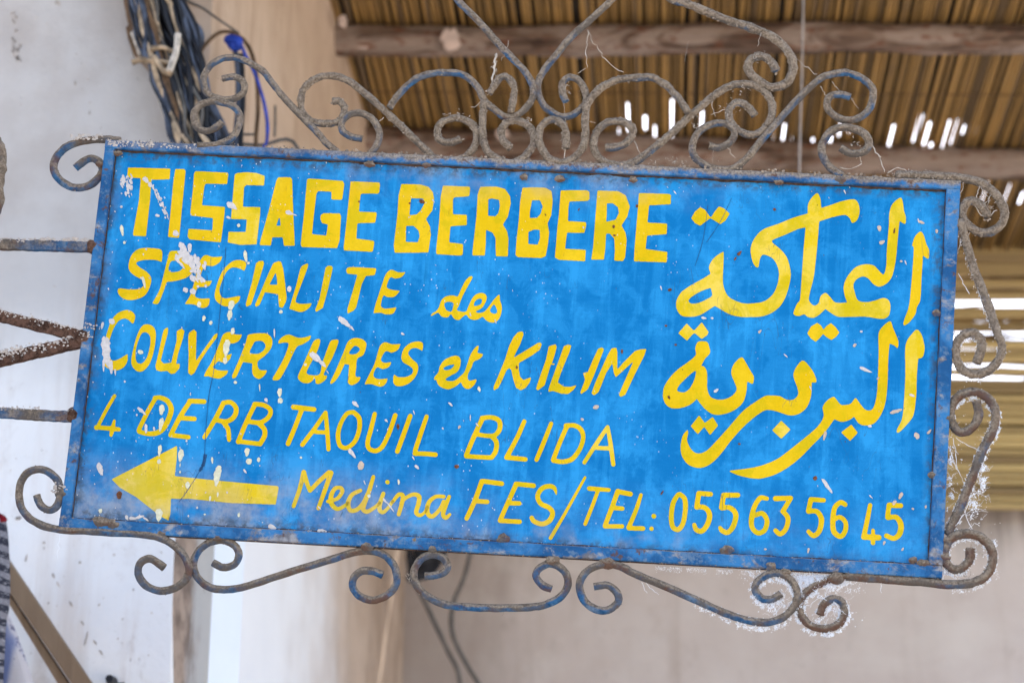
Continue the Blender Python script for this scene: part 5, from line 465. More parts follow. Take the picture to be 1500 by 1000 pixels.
IRON = {'blue': iron('blue_flaking_iron', .50, .44, .58, .36), 'mid': iron('grey_blue_dusty_iron', .46, .38, .68),
        'dusty': iron('dust_coated_iron', .40, .36, .80), 'rust': iron('rusty_brown_iron', .42, .52, .60)}
M_RAIL = rail_paint('blue_rail_paint', .055)
M_RAIL_DUSTY = rail_paint('blue_rail_paint_dusty', .07)
def rusty():
    M = NT('rust_bar', .95, .05); o = M.coord()
    a1 = M.noise(o, 70, 9, .72); a2 = M.noise(o, 380, 6, .75); a3 = M.noise(M.coord(loc=(3, 1, 1)), 48, 9, .72, .5)
    c = M.mix(M.ramp(a1, .38, .62), (.055, .03, .022), (.19, .105, .075))
    c = M.mix(M.mul(M.ramp(a2, .5, .66), .6), c, (.27, .17, .13))
    c = M.mix(M.mul(M.ramp(a3, .60, .66), .9), c, (.60, .57, .54))
    M.color(c); M.bump(M.math('ADD', M.mul(a1, 2), a2), 1.0, .004); return M.m
M_RUSTY = rusty()
M_FLUFF = plain('grey_brown_lint', (.26, .215, .175), 1, .35, 90)
def web_mat():
    M = NT('white_cobweb', 1, 0); M.color((.93, .94, .97))
    tr = M.n.new('ShaderNodeBsdfTranslucent'); tr.inputs['Color'].default_value = (.9, .93, .98, 1)
    mxs = M.n.new('ShaderNodeMixShader'); mxs.inputs[0].default_value = .5
    out = M.n['Material Output']
    M.link(M.b.outputs[0], mxs.inputs[1]); M.link(tr.outputs[0], mxs.inputs[2]); M.link(mxs.outputs[0], out.inputs['Surface'])
    return M.m
M_WEB = web_mat()
M_WEB_DUSTY = plain('dusty_cobweb', (.42, .37, .32), 1, .2, 60)

def plaster(name, a, b, stain, kind):
    M = NT(name, .92, .12)
    o = M.coord()
    X, Y, Z = M.xyz()
    big = M.noise(o, 1.6, 5, .6); mid = M.noise(M.coord(loc=(3, 1, 2)), 7, 6, .6); fine = M.noise(o, 60, 5, .65)
    c = M.mix(M.ramp(M.math('ADD', M.mul(big, .6), M.mul(mid, .4)), .38, .62), a, b)
    streak = M.noise(M.coord((9, 9, .7), (1, 2, 3)), 1.3, 6, .62)
    c = M.mix(M.mul(M.ramp(streak, .50, .70), .46), c, stain)
    c = M.mix(M.mul(M.ramp(M.noise(M.coord((5, 5, 3), (9, 2, 3)), 2.4, 7, .7, .3), .56, .72), .35), c, tuple(v * .75 for v in stain))
    c = M.mix(M.mul(M.ramp(M.noise(M.coord((1, 1, 1), (2, 5, 3)), 110, 6, .75), .60, .72), .3), c, tuple(v * .5 for v in stain))
    chips = M.mul(M.ramp(M.voronoi(M.coord((1, 1, .6), (2, 2, 2)), 42), .13, .07), M.ramp(M.noise(M.coord(loc=(5, 5, 5)), 6, 4, .7), .53, .60))
    c = M.mix(M.mul(chips, .7), c, tuple(s * .45 for s in stain))
    if kind == 'side':       # lime wash low on the near stretch, bare earth plaster above and beyond
        edge = M.math('ADD', Z, M.mul(M.math('SUBTRACT', mid, .5), .7))
        lime = M.mul(M.ramp(edge, 3.05, 2.75), M.ramp(M.math('ADD', Y, M.mul(M.math('SUBTRACT', M.noise(o, 4, 5), .5), 1.2)), 5.3, 4.0))
        c = M.mix(lime, c, M.mix(mid, (.74, .76, .80), (.84, .85, .87)))
        soot = M.mul(M.ramp(Y, 5.1, 5.8), M.ramp(M.noise(M.coord((2, 2, .8)), 3.2, 6, .65), .42, .66))
        c = M.mix(M.mul(soot, .75), c, (.17, .12, .09))
    if kind == 'white':      # pinkish stain above with shade painted in, brighter lime below
        upper_stain_shade = M.ramp(M.math('ADD', Z, M.mul(mid, .35)), 2.75, 3.05)
        c = M.mix(M.mul(upper_stain_shade, .92), c, M.mix(M.ramp(mid, .35, .65), (.44, .41, .395), (.52, .505, .50)))
    if kind == 'far':
        c = M.mix(M.mul(M.ramp(M.noise(M.coord((1, 1, 1.6), (4, 4, 4)), 2.6, 8, .72, .6), .50, .66), .35), c, (.67, .63, .60))
        c = M.mix(M.mul(M.ramp(M.noise(M.coord((1, 1, .8), (7, 4, 1)), 4.5, 9, .75, .5), .57, .70), .3), c, (.40, .33, .29))
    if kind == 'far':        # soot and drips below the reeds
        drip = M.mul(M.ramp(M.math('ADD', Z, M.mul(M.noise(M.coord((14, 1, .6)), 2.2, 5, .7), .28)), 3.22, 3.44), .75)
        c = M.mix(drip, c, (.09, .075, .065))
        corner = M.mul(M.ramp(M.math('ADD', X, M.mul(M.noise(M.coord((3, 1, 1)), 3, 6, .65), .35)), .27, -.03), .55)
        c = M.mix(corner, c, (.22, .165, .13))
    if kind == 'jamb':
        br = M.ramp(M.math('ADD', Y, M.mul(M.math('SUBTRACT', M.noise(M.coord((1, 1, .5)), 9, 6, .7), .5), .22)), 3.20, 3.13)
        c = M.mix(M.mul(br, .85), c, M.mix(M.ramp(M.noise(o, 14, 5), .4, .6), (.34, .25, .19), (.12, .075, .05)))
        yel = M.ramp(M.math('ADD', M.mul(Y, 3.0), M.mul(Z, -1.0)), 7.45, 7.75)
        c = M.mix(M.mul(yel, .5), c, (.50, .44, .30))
    M.color(c)
    M.bump(M.math('ADD', M.mul(fine, .5), M.math('ADD', M.mul(mid, 1.5), M.mul(chips, -.6))), .45, .006)
    return M.m
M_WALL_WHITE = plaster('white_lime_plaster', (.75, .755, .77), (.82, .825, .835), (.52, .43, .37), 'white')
M_WALL_SIDE = plaster('earth_plaster', (.43, .325, .25), (.55, .435, .35), (.30, .21, .14), 'side')
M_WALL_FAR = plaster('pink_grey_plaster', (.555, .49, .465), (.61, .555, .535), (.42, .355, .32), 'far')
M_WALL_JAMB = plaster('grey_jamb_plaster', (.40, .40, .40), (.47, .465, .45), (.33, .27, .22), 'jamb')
M_GROUND = plain('pale_dusty_paving', (.42, .37, .31), .95, .15, 3)

def reed_mat(name, a, b, dark):
    M = NT(name, .55, .35)
    o = M.coord()
    r = M.rand()
    n = M.noise(M.coord((40, 2.0, 40)), 2.5, 5, .6)
    f = M.math('ADD', M.mul(r, .75), M.mul(n, .35))
    c = M.mix(M.ramp(f, .15, .95), a, b)
    odd = M.ramp(M.math('FRACT', M.mul(r, 17.3)), .84, .88)
    c = M.mix(M.mul(odd, .8), c, dark)
    blot = M.ramp(M.noise(M.coord((20, 3, 20), (3, 3, 3)), 3, 5, .7), .52, .68)
    c = M.mix(M.mul(blot, .35), c, dark)
    M.color(c); M.bump(M.noise(M.coord((1, .1, 1)), 400, 3), .3, .001)
    return M.m
M_REED = reed_mat('golden_brown_reed', (.235, .142, .050), (.42, .25, .082), (.13, .09, .055))
M_CANE = reed_mat('yellow_cane', (.30, .22, .10), (.50, .38, .17), (.20, .14, .07))
def wood(name, a, b, k=(1.5, 22, 22)):
    M = NT(name, .85, .15)
    n = M.noise(M.coord(k), 2.0, 6, .65, .4); m2 = M.noise(M.coord(loc=(3, 0, 0)), 5, 4)
    M.color(M.mix(M.ramp(M.math('ADD', M.mul(n, .65), M.mul(m2, .4)), .35, .72), a, b)); M.bump(n, .7, .008); return M.m
def beam_wood():
    M = NT('weathered_beam_wood', .88, .12)
    g = M.noise(M.coord((1.2, 20, 20)), 2.2, 8, .68, .6); big = M.noise(M.coord((1, 3, 3), (4, 0, 2)), 3.1, 6, .6, .8); sp = M.noise(M.coord((3, 9, 9), (1, 7, 2)), 7, 7, .7)
    c = M.mix(M.ramp(g, .36, .64), (.085, .055, .042), (.25, .175, .135))
    c = M.mix(M.mul(M.ramp(big, .45, .53), .85), c, M.mix(g, (.22, .17, .145), (.46, .37, .32)))
    c = M.mix(M.mul(M.ramp(sp, .54, .62), .8), c, (.17, .065, .035))
    c = M.mix(M.mul(M.ramp(big, .42, .34), .7), c, (.05, .033, .026))
    M.color(c); M.bump(M.math('ADD', g, M.mul(sp, 1.5)), .9, .01); return M.m
M_BEAM = beam_wood()
M_PLANK = wood('brown_plank_wood', (.19, .13, .085), (.27, .195, .13), (12, 12, 1.2))
M_PALE = plain('pale_peeled_patch', (.52, .42, .38), .9, .2, 20)
M_BLACK = plain('black_cable', (.012, .013, .018), .5, .4, 40)
M_BROWNC = plain('brown_cable', (.11, .065, .035), .8, .4, 40)
M_NAVY = plain('blue_grey_sleeve', (.06, .075, .11), .9, .75, 22)
M_COBALT = plain('cobalt_cable', (.015, .05, .36), .7, .3, 60)
M_TANC = plain('tan_strap', (.34, .26, .18), .95, .5, 60)
M_WHITEC = plain('off_white_strip', (.46, .42, .37), .9, .4, 60)
M_GREYC = plain('dark_grey_cable', (.10, .095, .09), .8, .3, 30)
M_REDW = plain('red_wool', (.22, .008, .015), .95, .3, 90)

# ================================================================== THE PLACE
def wall(name, outline, depth, mat, label, cat='wall'):
    """outline: points of the front face, depth: vector to the back face"""
    n = len(outline); v = [Vector(p) for p in outline]; d = Vector(depth)
    tri = tessellate_polygon([v])
    verts = v + [p + d for p in v]
    faces = [tuple(t) for t in tri] + [tuple(n + i for i in reversed(t)) for t in tri]
    faces += [(i, (i + 1) % n, n + (i + 1) % n, n + i) for i in range(n)]
    bm = bmesh.new(); vv = [bm.verts.new(p) for p in verts]
    for f in faces: bm.faces.new([vv[i] for i in f])
    return tag(bm_obj(name, bm, mat), label, cat)

g = MB().box((-30, -30, -.3), (30, 40, 0)).build('ground', M_GROUND); tag(g, kind='structure')

ROOF_Z = 4.10
YAW = .069
# side wall: runs away from the viewer, parallel to the reeds
def side_x(Y): return -.416 + YAW * (Y - 4.86)
wall('side_wall', [(side_x(3.2) , 3.2, 0), (side_x(6.45), 6.45, 0), (side_x(6.45), 6.45, ROOF_Z + .5), (side_x(3.2), 3.2, ROOF_Z + .5)], (-.3, .02, 0), M_WALL_SIDE,
     'side wall in tan earth plaster above, whitewashed below, running back to the reed roof')
# far wall
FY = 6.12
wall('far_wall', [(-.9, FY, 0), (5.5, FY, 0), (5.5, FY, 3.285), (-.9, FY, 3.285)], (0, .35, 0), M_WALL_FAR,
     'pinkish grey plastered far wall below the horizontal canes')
# near white wall: its right edge is irregular; jamb closes the corner
NY = 3.06
edge = [at(x, y, NY) for x, y in ((250, 1400), (249, 1000), (251, 900), (254, 820), (262, 700), (268, 560), (272, 420), (270, 300), (262, 235), (247, 195), (236, 165), (222, 110), (205, 92), (194, 84), (190, 50), (182, 5), (176, -60), (160, -300))]
edge[0].z = 0
out = [(-3.5, NY, 0)] + [tuple(p) for p in edge] + [(-3.5, NY, edge[-1].z)]
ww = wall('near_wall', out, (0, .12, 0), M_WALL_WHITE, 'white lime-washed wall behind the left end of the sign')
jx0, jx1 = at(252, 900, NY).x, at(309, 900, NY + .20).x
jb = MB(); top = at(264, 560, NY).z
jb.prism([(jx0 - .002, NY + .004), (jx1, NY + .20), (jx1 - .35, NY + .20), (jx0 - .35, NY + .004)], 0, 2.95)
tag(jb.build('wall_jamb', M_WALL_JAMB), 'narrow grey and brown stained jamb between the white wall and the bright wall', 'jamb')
# pale plaster fillet just past the jamb
fx0, fx1 = at(310, 900, NY + .21).x, at(354, 900, NY + .33).x
fl = MB().prism([(fx0, NY + .205), (fx1, NY + .33), (fx1 - .3, NY + .33), (fx0 - .3, NY + .205)], 0, 2.9)
tag(fl.build('wall_fillet', plain('pale_blue_limewash', (.74, .81, .89), .9, .02, 8)), 'pale bluish lime-washed strip right of the stained jamb', 'jamb')

# marks on the white wall: scratches and stains as thin raised plaster scars
random.seed(3)
mk = MB()
def scar(px, py, ln, wd, ang, Y=NY - .0015):
    c = at(px, py, Y); s = Y / 3000 * 1.06
    n = 7; pts_ = []
    for k in range(n * 2):
        a = 2 * math.pi * k / (n * 2)
        r = random.uniform(.6, 1.15)
        u, v = math.cos(a) * ln / 2 * r * s, math.sin(a) * wd / 2 * r * s
        pts_.append((c.x + u * math.cos(ang) - v * math.sin(ang), c.z + u * math.sin(ang) + v * math.cos(ang)))
    b = len(mk.v)
    for z in (Y, NY + .001):
        for x, zz in pts_: mk.v.append(Vector((x, z, zz)))
    m_ = len(pts_)
    mk.f.append(tuple(b + i for i in range(m_)))
    for i in range(m_): mk.f.append((b + i, b + (i + 1) % m_, b + m_ + (i + 1) % m_, b + m_ + i))
for _ in range(34): scar(random.gauss(22, 5), random.uniform(18, 90), random.uniform(3, 9), random.uniform(1, 2.5), 1.57 + random.uniform(-.4, .4))
for x, y, l, w_, a in ((84, 4, 10, 7, -.6), (110, 121, 8, 3, 1.5), (131, 165, 7, 2, 1.5), (129, 116, 3, 2, 0), (131, 150, 4, 1.5, 1.5), (38, 817, 12, 2.5, 1.45),
        (27, 758, 10, 5, .2), (126, 935, 22, 2.2, 1.4), (78, 842, 9, 3, -1), (85, 855, 9, 2, -1), (104, 884, 11, 3, -1), (121, 912, 8, 3, -.9), (139, 940, 9, 3, -.9), (148, 955, 9, 3, -.9), (195, 863, 4, 2, 1.4),
        (222, 897, 3, 2, 0), (64, 794, 4, 3, 0), (117, 823, 4, 3, .3), (167, 812, 4, 2, .3), (145, 885, 5, 2, 1)):
    scar(x, y, l, w_, a)
for _ in range(45): scar(random.uniform(5, 245), random.choice((random.uniform(10, 200), random.uniform(380, 690), random.uniform(800, 990))), random.uniform(1, 3.5), random.uniform(.8, 2), random.uniform(0, 3))
scars = mk.build('plaster_scar', plain('grey_brown_scar', (.40, .355, .32), .95, .4, 80)); scars.parent = ww; tag(scars, kind='stuff')

# ------------------------------------------------------------------ reed roof
roof = empty('reed_roof', (0, 4.6, ROOF_Z))
tag(roof, 'roof of golden brown reeds laid side by side over two rough beams', 'roof')
def under(o, root):
    """parent while keeping the object's own coordinates as its place"""
    o.parent = root
    o.matrix_parent_inverse = Matrix.Translation(-Vector(root.location))
    return o
random.seed(21)
# one reed of each of six shapes, with nodes along it, running in local +Y
def reed_mesh(name, L, r, mat, seed, bend=.0022, sides=7):
    mb = MB(); n = 26; path = []
    for i in range(n + 1):
        t = i / n
        path.append(Vector((bend * noise.noise(Vector((t * 3, seed, 0))) * 2, t * L, bend * noise.noise(Vector((t * 3, seed, 5))))))
    nodes = [random.uniform(.0, .2) + k * .29 for k in range(int(L / .29) + 2)]
    def rad(t):
        y = t * L
        k = min(abs(y - q) for q in nodes)
        return r * (1 + .16 * math.exp(-(k / .012) ** 2)) * (1 - .15 * t)
    mb.tube(path, rad, sides)
    o = mb.build(name, mat, smooth=True)
    return o
protos = [reed_mesh('reed', 3.1, (.0049, .0050, .0047, .0052, .0043, .0050)[k], M_REED, k * 7.3, (.002, .002, .002, .006, .009, .007)[k]) for k in range(6)]
slits = [(864, 160, .9), (906, 196, .5), (918, 172, 1.2), (945, 180, .6), (959, 192, .5), (985, 174, 1.6), (1012, 184, 1.3), (1028, 176, .8), (1132, 198, .6), (1147, 200, 1.1), (1159, 207, .4), (1190, 207, .3), (1215, 204, .3), (1230, 190, .6), (1245, 188, .4),
         (1304, 203, 1.2), (1344, 188, 1.2), (1357, 196, 1.0), (1371, 190, .5), (1385, 198, 1.3), (1399, 193, 1.1), (1412, 190, .4), (1424, 190, .45), (1474, 203, 1.1), (1330, 213, .25), (1364, 213, .25), (1442, 283, 1.1), (1474, 284, 1.0), (1495, 290, .6), (589, 224, .5), (603, 226, .5)]
slit_pts = []; hole_pts = []
for sx, sy, ln_ in slits:
    d = at(sx, sy, 1.0) - EYE
    k = (ROOF_Z - EYE.z) / d.z; k2 = (ROOF_Z + .009 - EYE.z) / d.z
    slit_pts.append((EYE + d * k, ln_)); hole_pts.append((EYE + d * k2, ln_))
def lane(p): return (p.x - YAW * (p.y - 4.6))   # offset across the reeds
reed_gaps = sorted(lane(p) for p, l_ in slit_pts)
lanes = []
x = side_x(4.6) + .008
gi = [g_ for g_ in reed_gaps if g_ > x + .012]
while x < 2.25:
    if gi and x > gi[0] - .0135:
        lanes += [(gi[0] - .0061, 1), (gi[0] + .0061, 1)]; x = gi[0] + .0061 + .0101
        gi = [g_ for g_ in gi if g_ > x + .004]
        continue
    lanes.append((x, 0)); x += random.uniform(.0096, .0108) if x < 1.5 else .0125
count = 0
for x, near in lanes:
    xx = x
    src = protos[count] if count < 6 else (protos[count % 3] if near else protos[random.choice((0, 1, 2, 3, 3, 4, 5, 5))])
    o = src if count < 6 else src.copy()
    if count >= 6: COL.objects.link(o)
    # a row of reeds fanning a little at the left end
    fan = max(0, .10 - max(0, x + .40) * .35) if x < -.1 else 0
    o.location = (xx - YAW * 1.35 - fan * .0, 3.25 + random.uniform(-.04, .04), ROOF_Z + random.uniform(-.002, .001))
    o.rotation_euler = (random.uniform(-.001, .001), 0, -YAW + (random.uniform(-.0006, .0006) if near else random.uniform(-.0030, .0030)) + fan * .25)
    under(o, roof)
    count += 1
# the mud-and-mat cover above the reeds, open at the daylight gaps
cov = MB()
cells = {}
step_y = .06
def cover_strip(a0, a1, y0, y1):
    def P(a, yy): return Vector((a + YAW * (yy - 4.6), yy, ROOF_Z + .0075))
    b = len(cov.v)
    cov.v += [P(a0, y0), P(a1, y0), P(a1, y1), P(a0, y1)]
    cov.v += [q + Vector((0, 0, .003)) for q in cov.v[-4:]]
    for f in ((0, 1, 2, 3), (7, 6, 5, 4), (0, 4, 5, 1), (1, 5, 6, 2), (2, 6, 7, 3), (3, 7, 4, 0)): cov.f.append(tuple(b + i for i in f))
holes = sorted([(lane(p), p.y, l_) for p, l_ in hole_pts])
HW = .0062
a_prev = -.9
for a, yy, l_ in holes:
    if a - HW < a_prev: continue
    cover_strip(a_prev, a - HW, 2.2, 6.45)  # unseen front stretch past the reeds, lengthened to shade the near wall
    cover_strip(a - HW, a + HW, 2.2, yy - .075 * l_)
    cover_strip(a - HW, a + HW, yy + .075 * l_, 6.45)
    a_prev = a + HW
cover_strip(a_prev, 2.6, 2.2, 6.45)
for yb in (4.25, 4.90, 5.62):          # bindings across the reeds
    under(MB().tube([Vector((side_x(yb), yb, ROOF_Z - .0095)), Vector((2.3, yb + .03, ROOF_Z - .0095))], .0016, 5).build('binding', M_BROWNC), roof)
cv = cov.build('roof_cover', plain('dark_mud_mat', (.035, .028, .02), 1, .3, 20)); under(cv, roof)

def beam(p0, p1, r, seed, label_mat=M_BEAM):
    path = []
    n = 60
    for i in range(n + 1):
        t = i / n; p = Vector(p0).lerp(Vector(p1), t)
        p.z += .012 * noise.noise(Vector((t * 4, seed, 0))); p.y += .02 * noise.noise(Vector((t * 3, seed, 9)))
        path.append(p)
    mb = MB().tube(path, r, 16, .16, 9, seed)
    o = mb.build('beam', label_mat, smooth=True); under(o, roof); return o
def on_level(px, py, z):
    d = at(px, py, 1.0) - EYE
    return EYE + d * ((z - EYE.z) / d.z)
BZ = ROOF_Z - .046
b1a, b1b = on_level(430, 58, BZ), on_level(1900, 57, BZ)
beam(b1a, b1b, .038, 3)
b2a, b2b = on_level(480, 205, BZ - .004), on_level(1900, 254, BZ - .004)
beam(b2a, b2b, .044, 11)
for (px_, py_, w_, h_) in ((528, 64, 34, 18), (660, 58, 30, 34), (672, 72, 38, 12), (735, 196, 24, 18), (502, 32, 14, 20)):
    Yb = on_level(px_, py_, BZ).y - .040
    c = at(px_, py_, Yb)
    v = []; n = 16
    s = Yb / 3000 * 1.15
    mbp = MB()
    random.seed(px_)
    ring = []
    for k in range(n):
        a = 2 * math.pi * k / n; rr = random.uniform(.7, 1.1)
        ring.append((math.cos(a) * w_ / 2 * s * rr, math.sin(a) * h_ / 2 * s * rr))
    mbp.prism(ring, -.02, .004)
    o = mbp.build('bare_patch', M_PALE)
    o.rotation_euler = (math.radians(90 + 28), 0, 0); o.location = c
    under(o, roof)
# hanging reed ends beyond the second beam
# ------------------------------------------------------------------ screen of horizontal canes above the far wall
screen = empty('cane_screen', (1.2, 6.0, 3.29))
tag(screen, 'screen of level yellow canes on top of the far wall, daylight between the upper ones', 'screen')
random.seed(5)
def cane_mesh(L, r, seed):
    mb = MB(); n = 40; path = [Vector((i / n * L, .004 * noise.noise(Vector((i * .2, seed, 0))), .011 * noise.noise(Vector((i * .15, seed, 4))))) for i in range(n + 1)]
    nodes = [random.uniform(0, .3) + k * .33 for k in range(12)]
    def rad(t):
        k = min(abs(t * L - q) for q in nodes)
        return r * (1 + .12 * math.exp(-(k / .014) ** 2))
    mb.tube(path, rad, 10)
    return mb.build('cane', M_CANE, smooth=True)
CY = 6.02
cprot = [cane_mesh(3.4, 1.0 * rr, k * 3.1) for k, rr in enumerate((.0125, .0118, .0130, .0105))]
rows = []
y = 741.0
while y > 566: rows.append((y, 0)); y -= 11.3
for yy in (562, 547, 528, 517, 507, 485, 477 + 2, 463, 457, 438, 434, 420, 417, 401, 393, 386, 379, 372, 364, 357, 350, 342): rows.append((yy, 1))
M_CANE_DARK = reed_mat('brown_cane', (.12, .075, .035), (.30, .20, .09), (.10, .06, .03))
for i, (yy, k) in enumerate(rows):
    src = cprot[3 if (k and i % 2) else i % 3]
    o = src if src.name not in [q.name for q in screen.children] else src.copy()
    if o is not src: COL.objects.link(o)
    p = at(1450, yy, CY)
    if k:
        if o is src: o.data.materials[0] = M_CANE if i % 3 else M_CANE
    o.location = (-.36 + random.uniform(0, .05), CY + random.uniform(-.004, .004), p.z)
    o.rotation_euler = (0, random.uniform(-.0015, .0015) - (.004 if k else .001), random.uniform(-.001, .001))
    under(o, screen)
# broken and slanting canes of a second layer behind the upper ones
random.seed(18)
for q in range(46):
    y0_ = random.uniform(388, 560); x0_ = random.uniform(1330, 1500); L__ = random.uniform(.25, .9); c0_ = at(x0_, y0_, CY + .035)
    mbq = MB(); r_ = random.uniform(.003, .009); sl = random.uniform(-.03, .02); sd_ = random.random() * 20
    mbq.tube([Vector((c0_.x + L__ * t_ / 12, c0_.y + .004 * math.sin(t_), c0_.z + sl * L__ * t_ / 12 + .012 * noise.noise(Vector((t_ * .3, sd_, 0))))) for t_ in range(13)], lambda t, r_=r_: r_ * (1 - .3 * t), 8, .2, 20, q)
    under(mbq.build('cane', M_CANE_DARK, smooth=True), screen)
back = MB().box((-.4, CY + .03, 3.29), (3.1, CY + .05, at(1450, 566, CY).z)).build('backing_mat', plain('dark_mat', (.05, .035, .02), 1, .3, 20)); under(back, screen)
for xx in (.25, 1.05, 2.05):
    under(MB().box((xx, CY + .055, 3.29), (xx + .03, CY + .085, ROOF_Z + .1)).build('batten', M_BEAM), screen)

# thin cord hanging in front of the reeds
cord = MB().tube(spline([at(1178, -60, 3.6), at(1176, 40, 3.6), at(1174, 130, 3.6), at(1171, 250, 3.6), at(1170, 420, 3.6)], 4), .0022, 6).build('cord', plain('grey_cord', (.34, .30, .28), .9, .2, 60), smooth=True)
tag(cord, 'thin grey cord hanging straight down behind the upper right scrolls', 'cord')

# ------------------------------------------------------------------ cables top left
def cable(name, px, Y, r, mat, parent=None, label=None, cat=None, lump=.15, flat=1.0, jit=0):
    px = list(px)
    if px[0][1] < -10:      # runs on upwards and downwards past what the picture shows
        px.insert(0, (px[0][0] - 25, -170) + tuple(px[0][2:])); px.insert(0, (px[0][0] - 12, -420) + tuple(px[0][2:]))
    if 214 < px[-1][1] < 240:
        px.append((px[-1][0] + 14, 380) + tuple(px[-1][2:])); px.append((px[-1][0] + 4, 620) + tuple(px[-1][2:]))
    P = [at(a[0], a[1], (a[2] if len(a) > 2 else Y)) for a in px]
    mb = MB().tube(spline(P, 6), r, 8, lump, 30, jit, flat=flat)
    o = mb.build(name, mat, smooth=True)
    if parent: under(o, parent)
    if label: tag(o, label, cat)
    return o
bundle = empty('cable_bundle', tuple(at(250, 100, 3.0)))
tag(bundle, 'tangled bundle of black and blue-grey cables running down beside the white wall', 'cables')
S = 3.0
for px, r, m in (
    ([(184, -30), (196, 30), (212, 70), (238, 110), (252, 160), (262, 225)], .010, M_BROWNC),
    ([(192, -30), (203, 35), (222, 75), (246, 120), (258, 170), (266, 225)], .009, M_BLACK),
    ([(205, -30), (208, 25), (224, 66), (244, 96), (262, 150), (274, 225)], .011, M_BLACK),
    ([(215, -30), (224, 30), (236, 66), (262, 110), (272, 165), (270, 225)], .012, M_BLACK),
    ([(232, -30), (240, 20), (258, 50), (280, 92), (293, 140), (318, 215)], .013, M_BLACK),
    ([(222, -30), (232, 20), (246, 46), (272, 86), (284, 130), (300, 225)], .011, M_NAVY),
    ([(250, -30), (262, 14), (276, 36), (288, 55), (283, 84), (290, 118), (306, 160), (330, 222)], .013, M_NAVY),
    ([(246, -30), (252, 12), (270, 44), (286, 80), (286, 118), (297, 155), (308, 225)], .010, M_BLACK),
    ([(258, 84), (262, 120), (266, 160), (276, 225)], .006, M_WHITEC),
    ([(266, 88), (272, 120), (279, 160), (286, 225)], .0065, M_WHITEC),
    ([(204, -30), (206, 10), (209, 35)], .010, M_TANC),
    ([(216, -30), (217, 10), (219, 45)], .008, M_TANC),
    ([(240, 110), (252, 150), (262, 190), (268, 225)], .010, M_BROWNC),
    ([(252, 118), (262, 150), (270, 190), (274, 225)], .008, M_BROWNC),
    ([(192, 40), (196, 60), (206, 82), (222, 86)], .008, M_BROWNC),
    ([(194, 48), (200, 62), (206, 80)], .0045, M_WHITEC)):
    cable('cable', px, S + random.uniform(-.03, .03), r, m, bundle, jit=random.random() * 9)
strands = [(184, 262), (192, 268), (200, 272), (208, 276), (216, 284), (226, 296), (236, 306), (246, 318), (254, 330)]
for k in range(34):
    u = random.random(); j = u * (len(strands) - 1); i_ = min(int(j), len(strands) - 2); f_ = j - i_
    xt = strands[i_][0] * (1 - f_) + strands[i_ + 1][0] * f_; xb = strands[i_][1] * (1 - f_) + strands[i_ + 1][1] * f_
    pts_ = []
    for q_ in range(8):
        v_ = q_ / 7
        xx_ = xt + (xb - xt) * v_ ** 1.1 + random.gauss(0, 4) + (10 * math.sin(v_ * 3.1) if u > .6 else 0)
        pts_.append((xx_, -30 + 260 * v_, 2.965 - .01 * random.random()))
    cable('cable', pts_, 0, random.uniform(.0018, .0050), random.choice((M_BLACK, M_BLACK, M_BLACK, M_BROWNC, M_NAVY, M_GREYC, M_NAVY, M_TANC)), bundle, lump=.3, jit=k)
# strap and splint that tie the bundle
cable('strap', [(193, 92), (206, 88), (224, 90), (242, 92), (254, 96)], 2.955, .007, M_TANC, bundle, flat=.6)
cable('strap', [(222, 72), (238, 70), (254, 76)], 2.95, .006, M_TANC, bundle, flat=.6)
cable('strap', [(226, 84), (240, 104), (252, 108)], 2.95, .008, M_TANC, bundle, flat=.6)
cable('splint', [(261, 50), (258, 75), (253, 90), (248, 104)], 2.94, .0055, M_WHITEC, bundle)
cable('blue_cable', [(330, 58), (342, 62), (352, 66), (360, 82), (372, 105), (384, 140), (391, 175), (391, 205), (386, 235)], 3.18, .0030, M_COBALT, None, 'bright cobalt blue cable curving down over the tan wall', 'cable')
kn = MB().tube(spline([at(333, 60, 3.17), at(340, 57, 3.16), at(350, 62, 3.16), at(345, 70, 3.17), at(338, 62, 3.16)], 5), .008, 8, .2, 60).build('cable_knot', M_COBALT, smooth=True); kn.parent = bpy.data.objects['blue_cable']
cable('brown_cable', [(288, 100), (293, 78), (306, 60), (322, 48), (340, 48), (358, 60), (370, 82), (376, 115), (378, 160), (375, 235)], 3.2, .0035, M_BROWNC, None, 'brown cable looping over beside the blue cable', 'cable')
cable('grey_cable', [(344, 72), (348, 100), (349, 150), (346, 225)], 3.2, .005, M_NAVY, None, 'slate grey cable hanging straight down left of the blue cable', 'cable')
cable('black_cable', [(353, 80), (355, 110), (356, 150), (353, 225)], 3.2, .0045, M_BLACK, None, 'thin black cable hanging between the grey and the blue cable', 'cable')
cable('thin_wire', [(262, -20), (300, 14), (350, 49)], 3.2, .0022, M_GREYC, None, 'thin dark wire slanting across the tan wall near the top edge', 'wire')
cable('iron_rod', [(318, 196), (350, 197), (378, 197)], 3.2, .0022, M_GREYC, None, 'short dark rod above the top rail, upper of two', 'rod')
cable('iron_rod', [(328, 210), (380, 213), (436, 217)], 3.2, .0032, M_GREYC, None, 'long dark rod just above the top rail, lower of two', 'rod')
cable('iron_peg', [(403, 155), (403, 180), (402, 200)], 3.35, .0022, M_GREYC, None, 'thin upright peg on the tan wall right of the blue cable', 'peg')

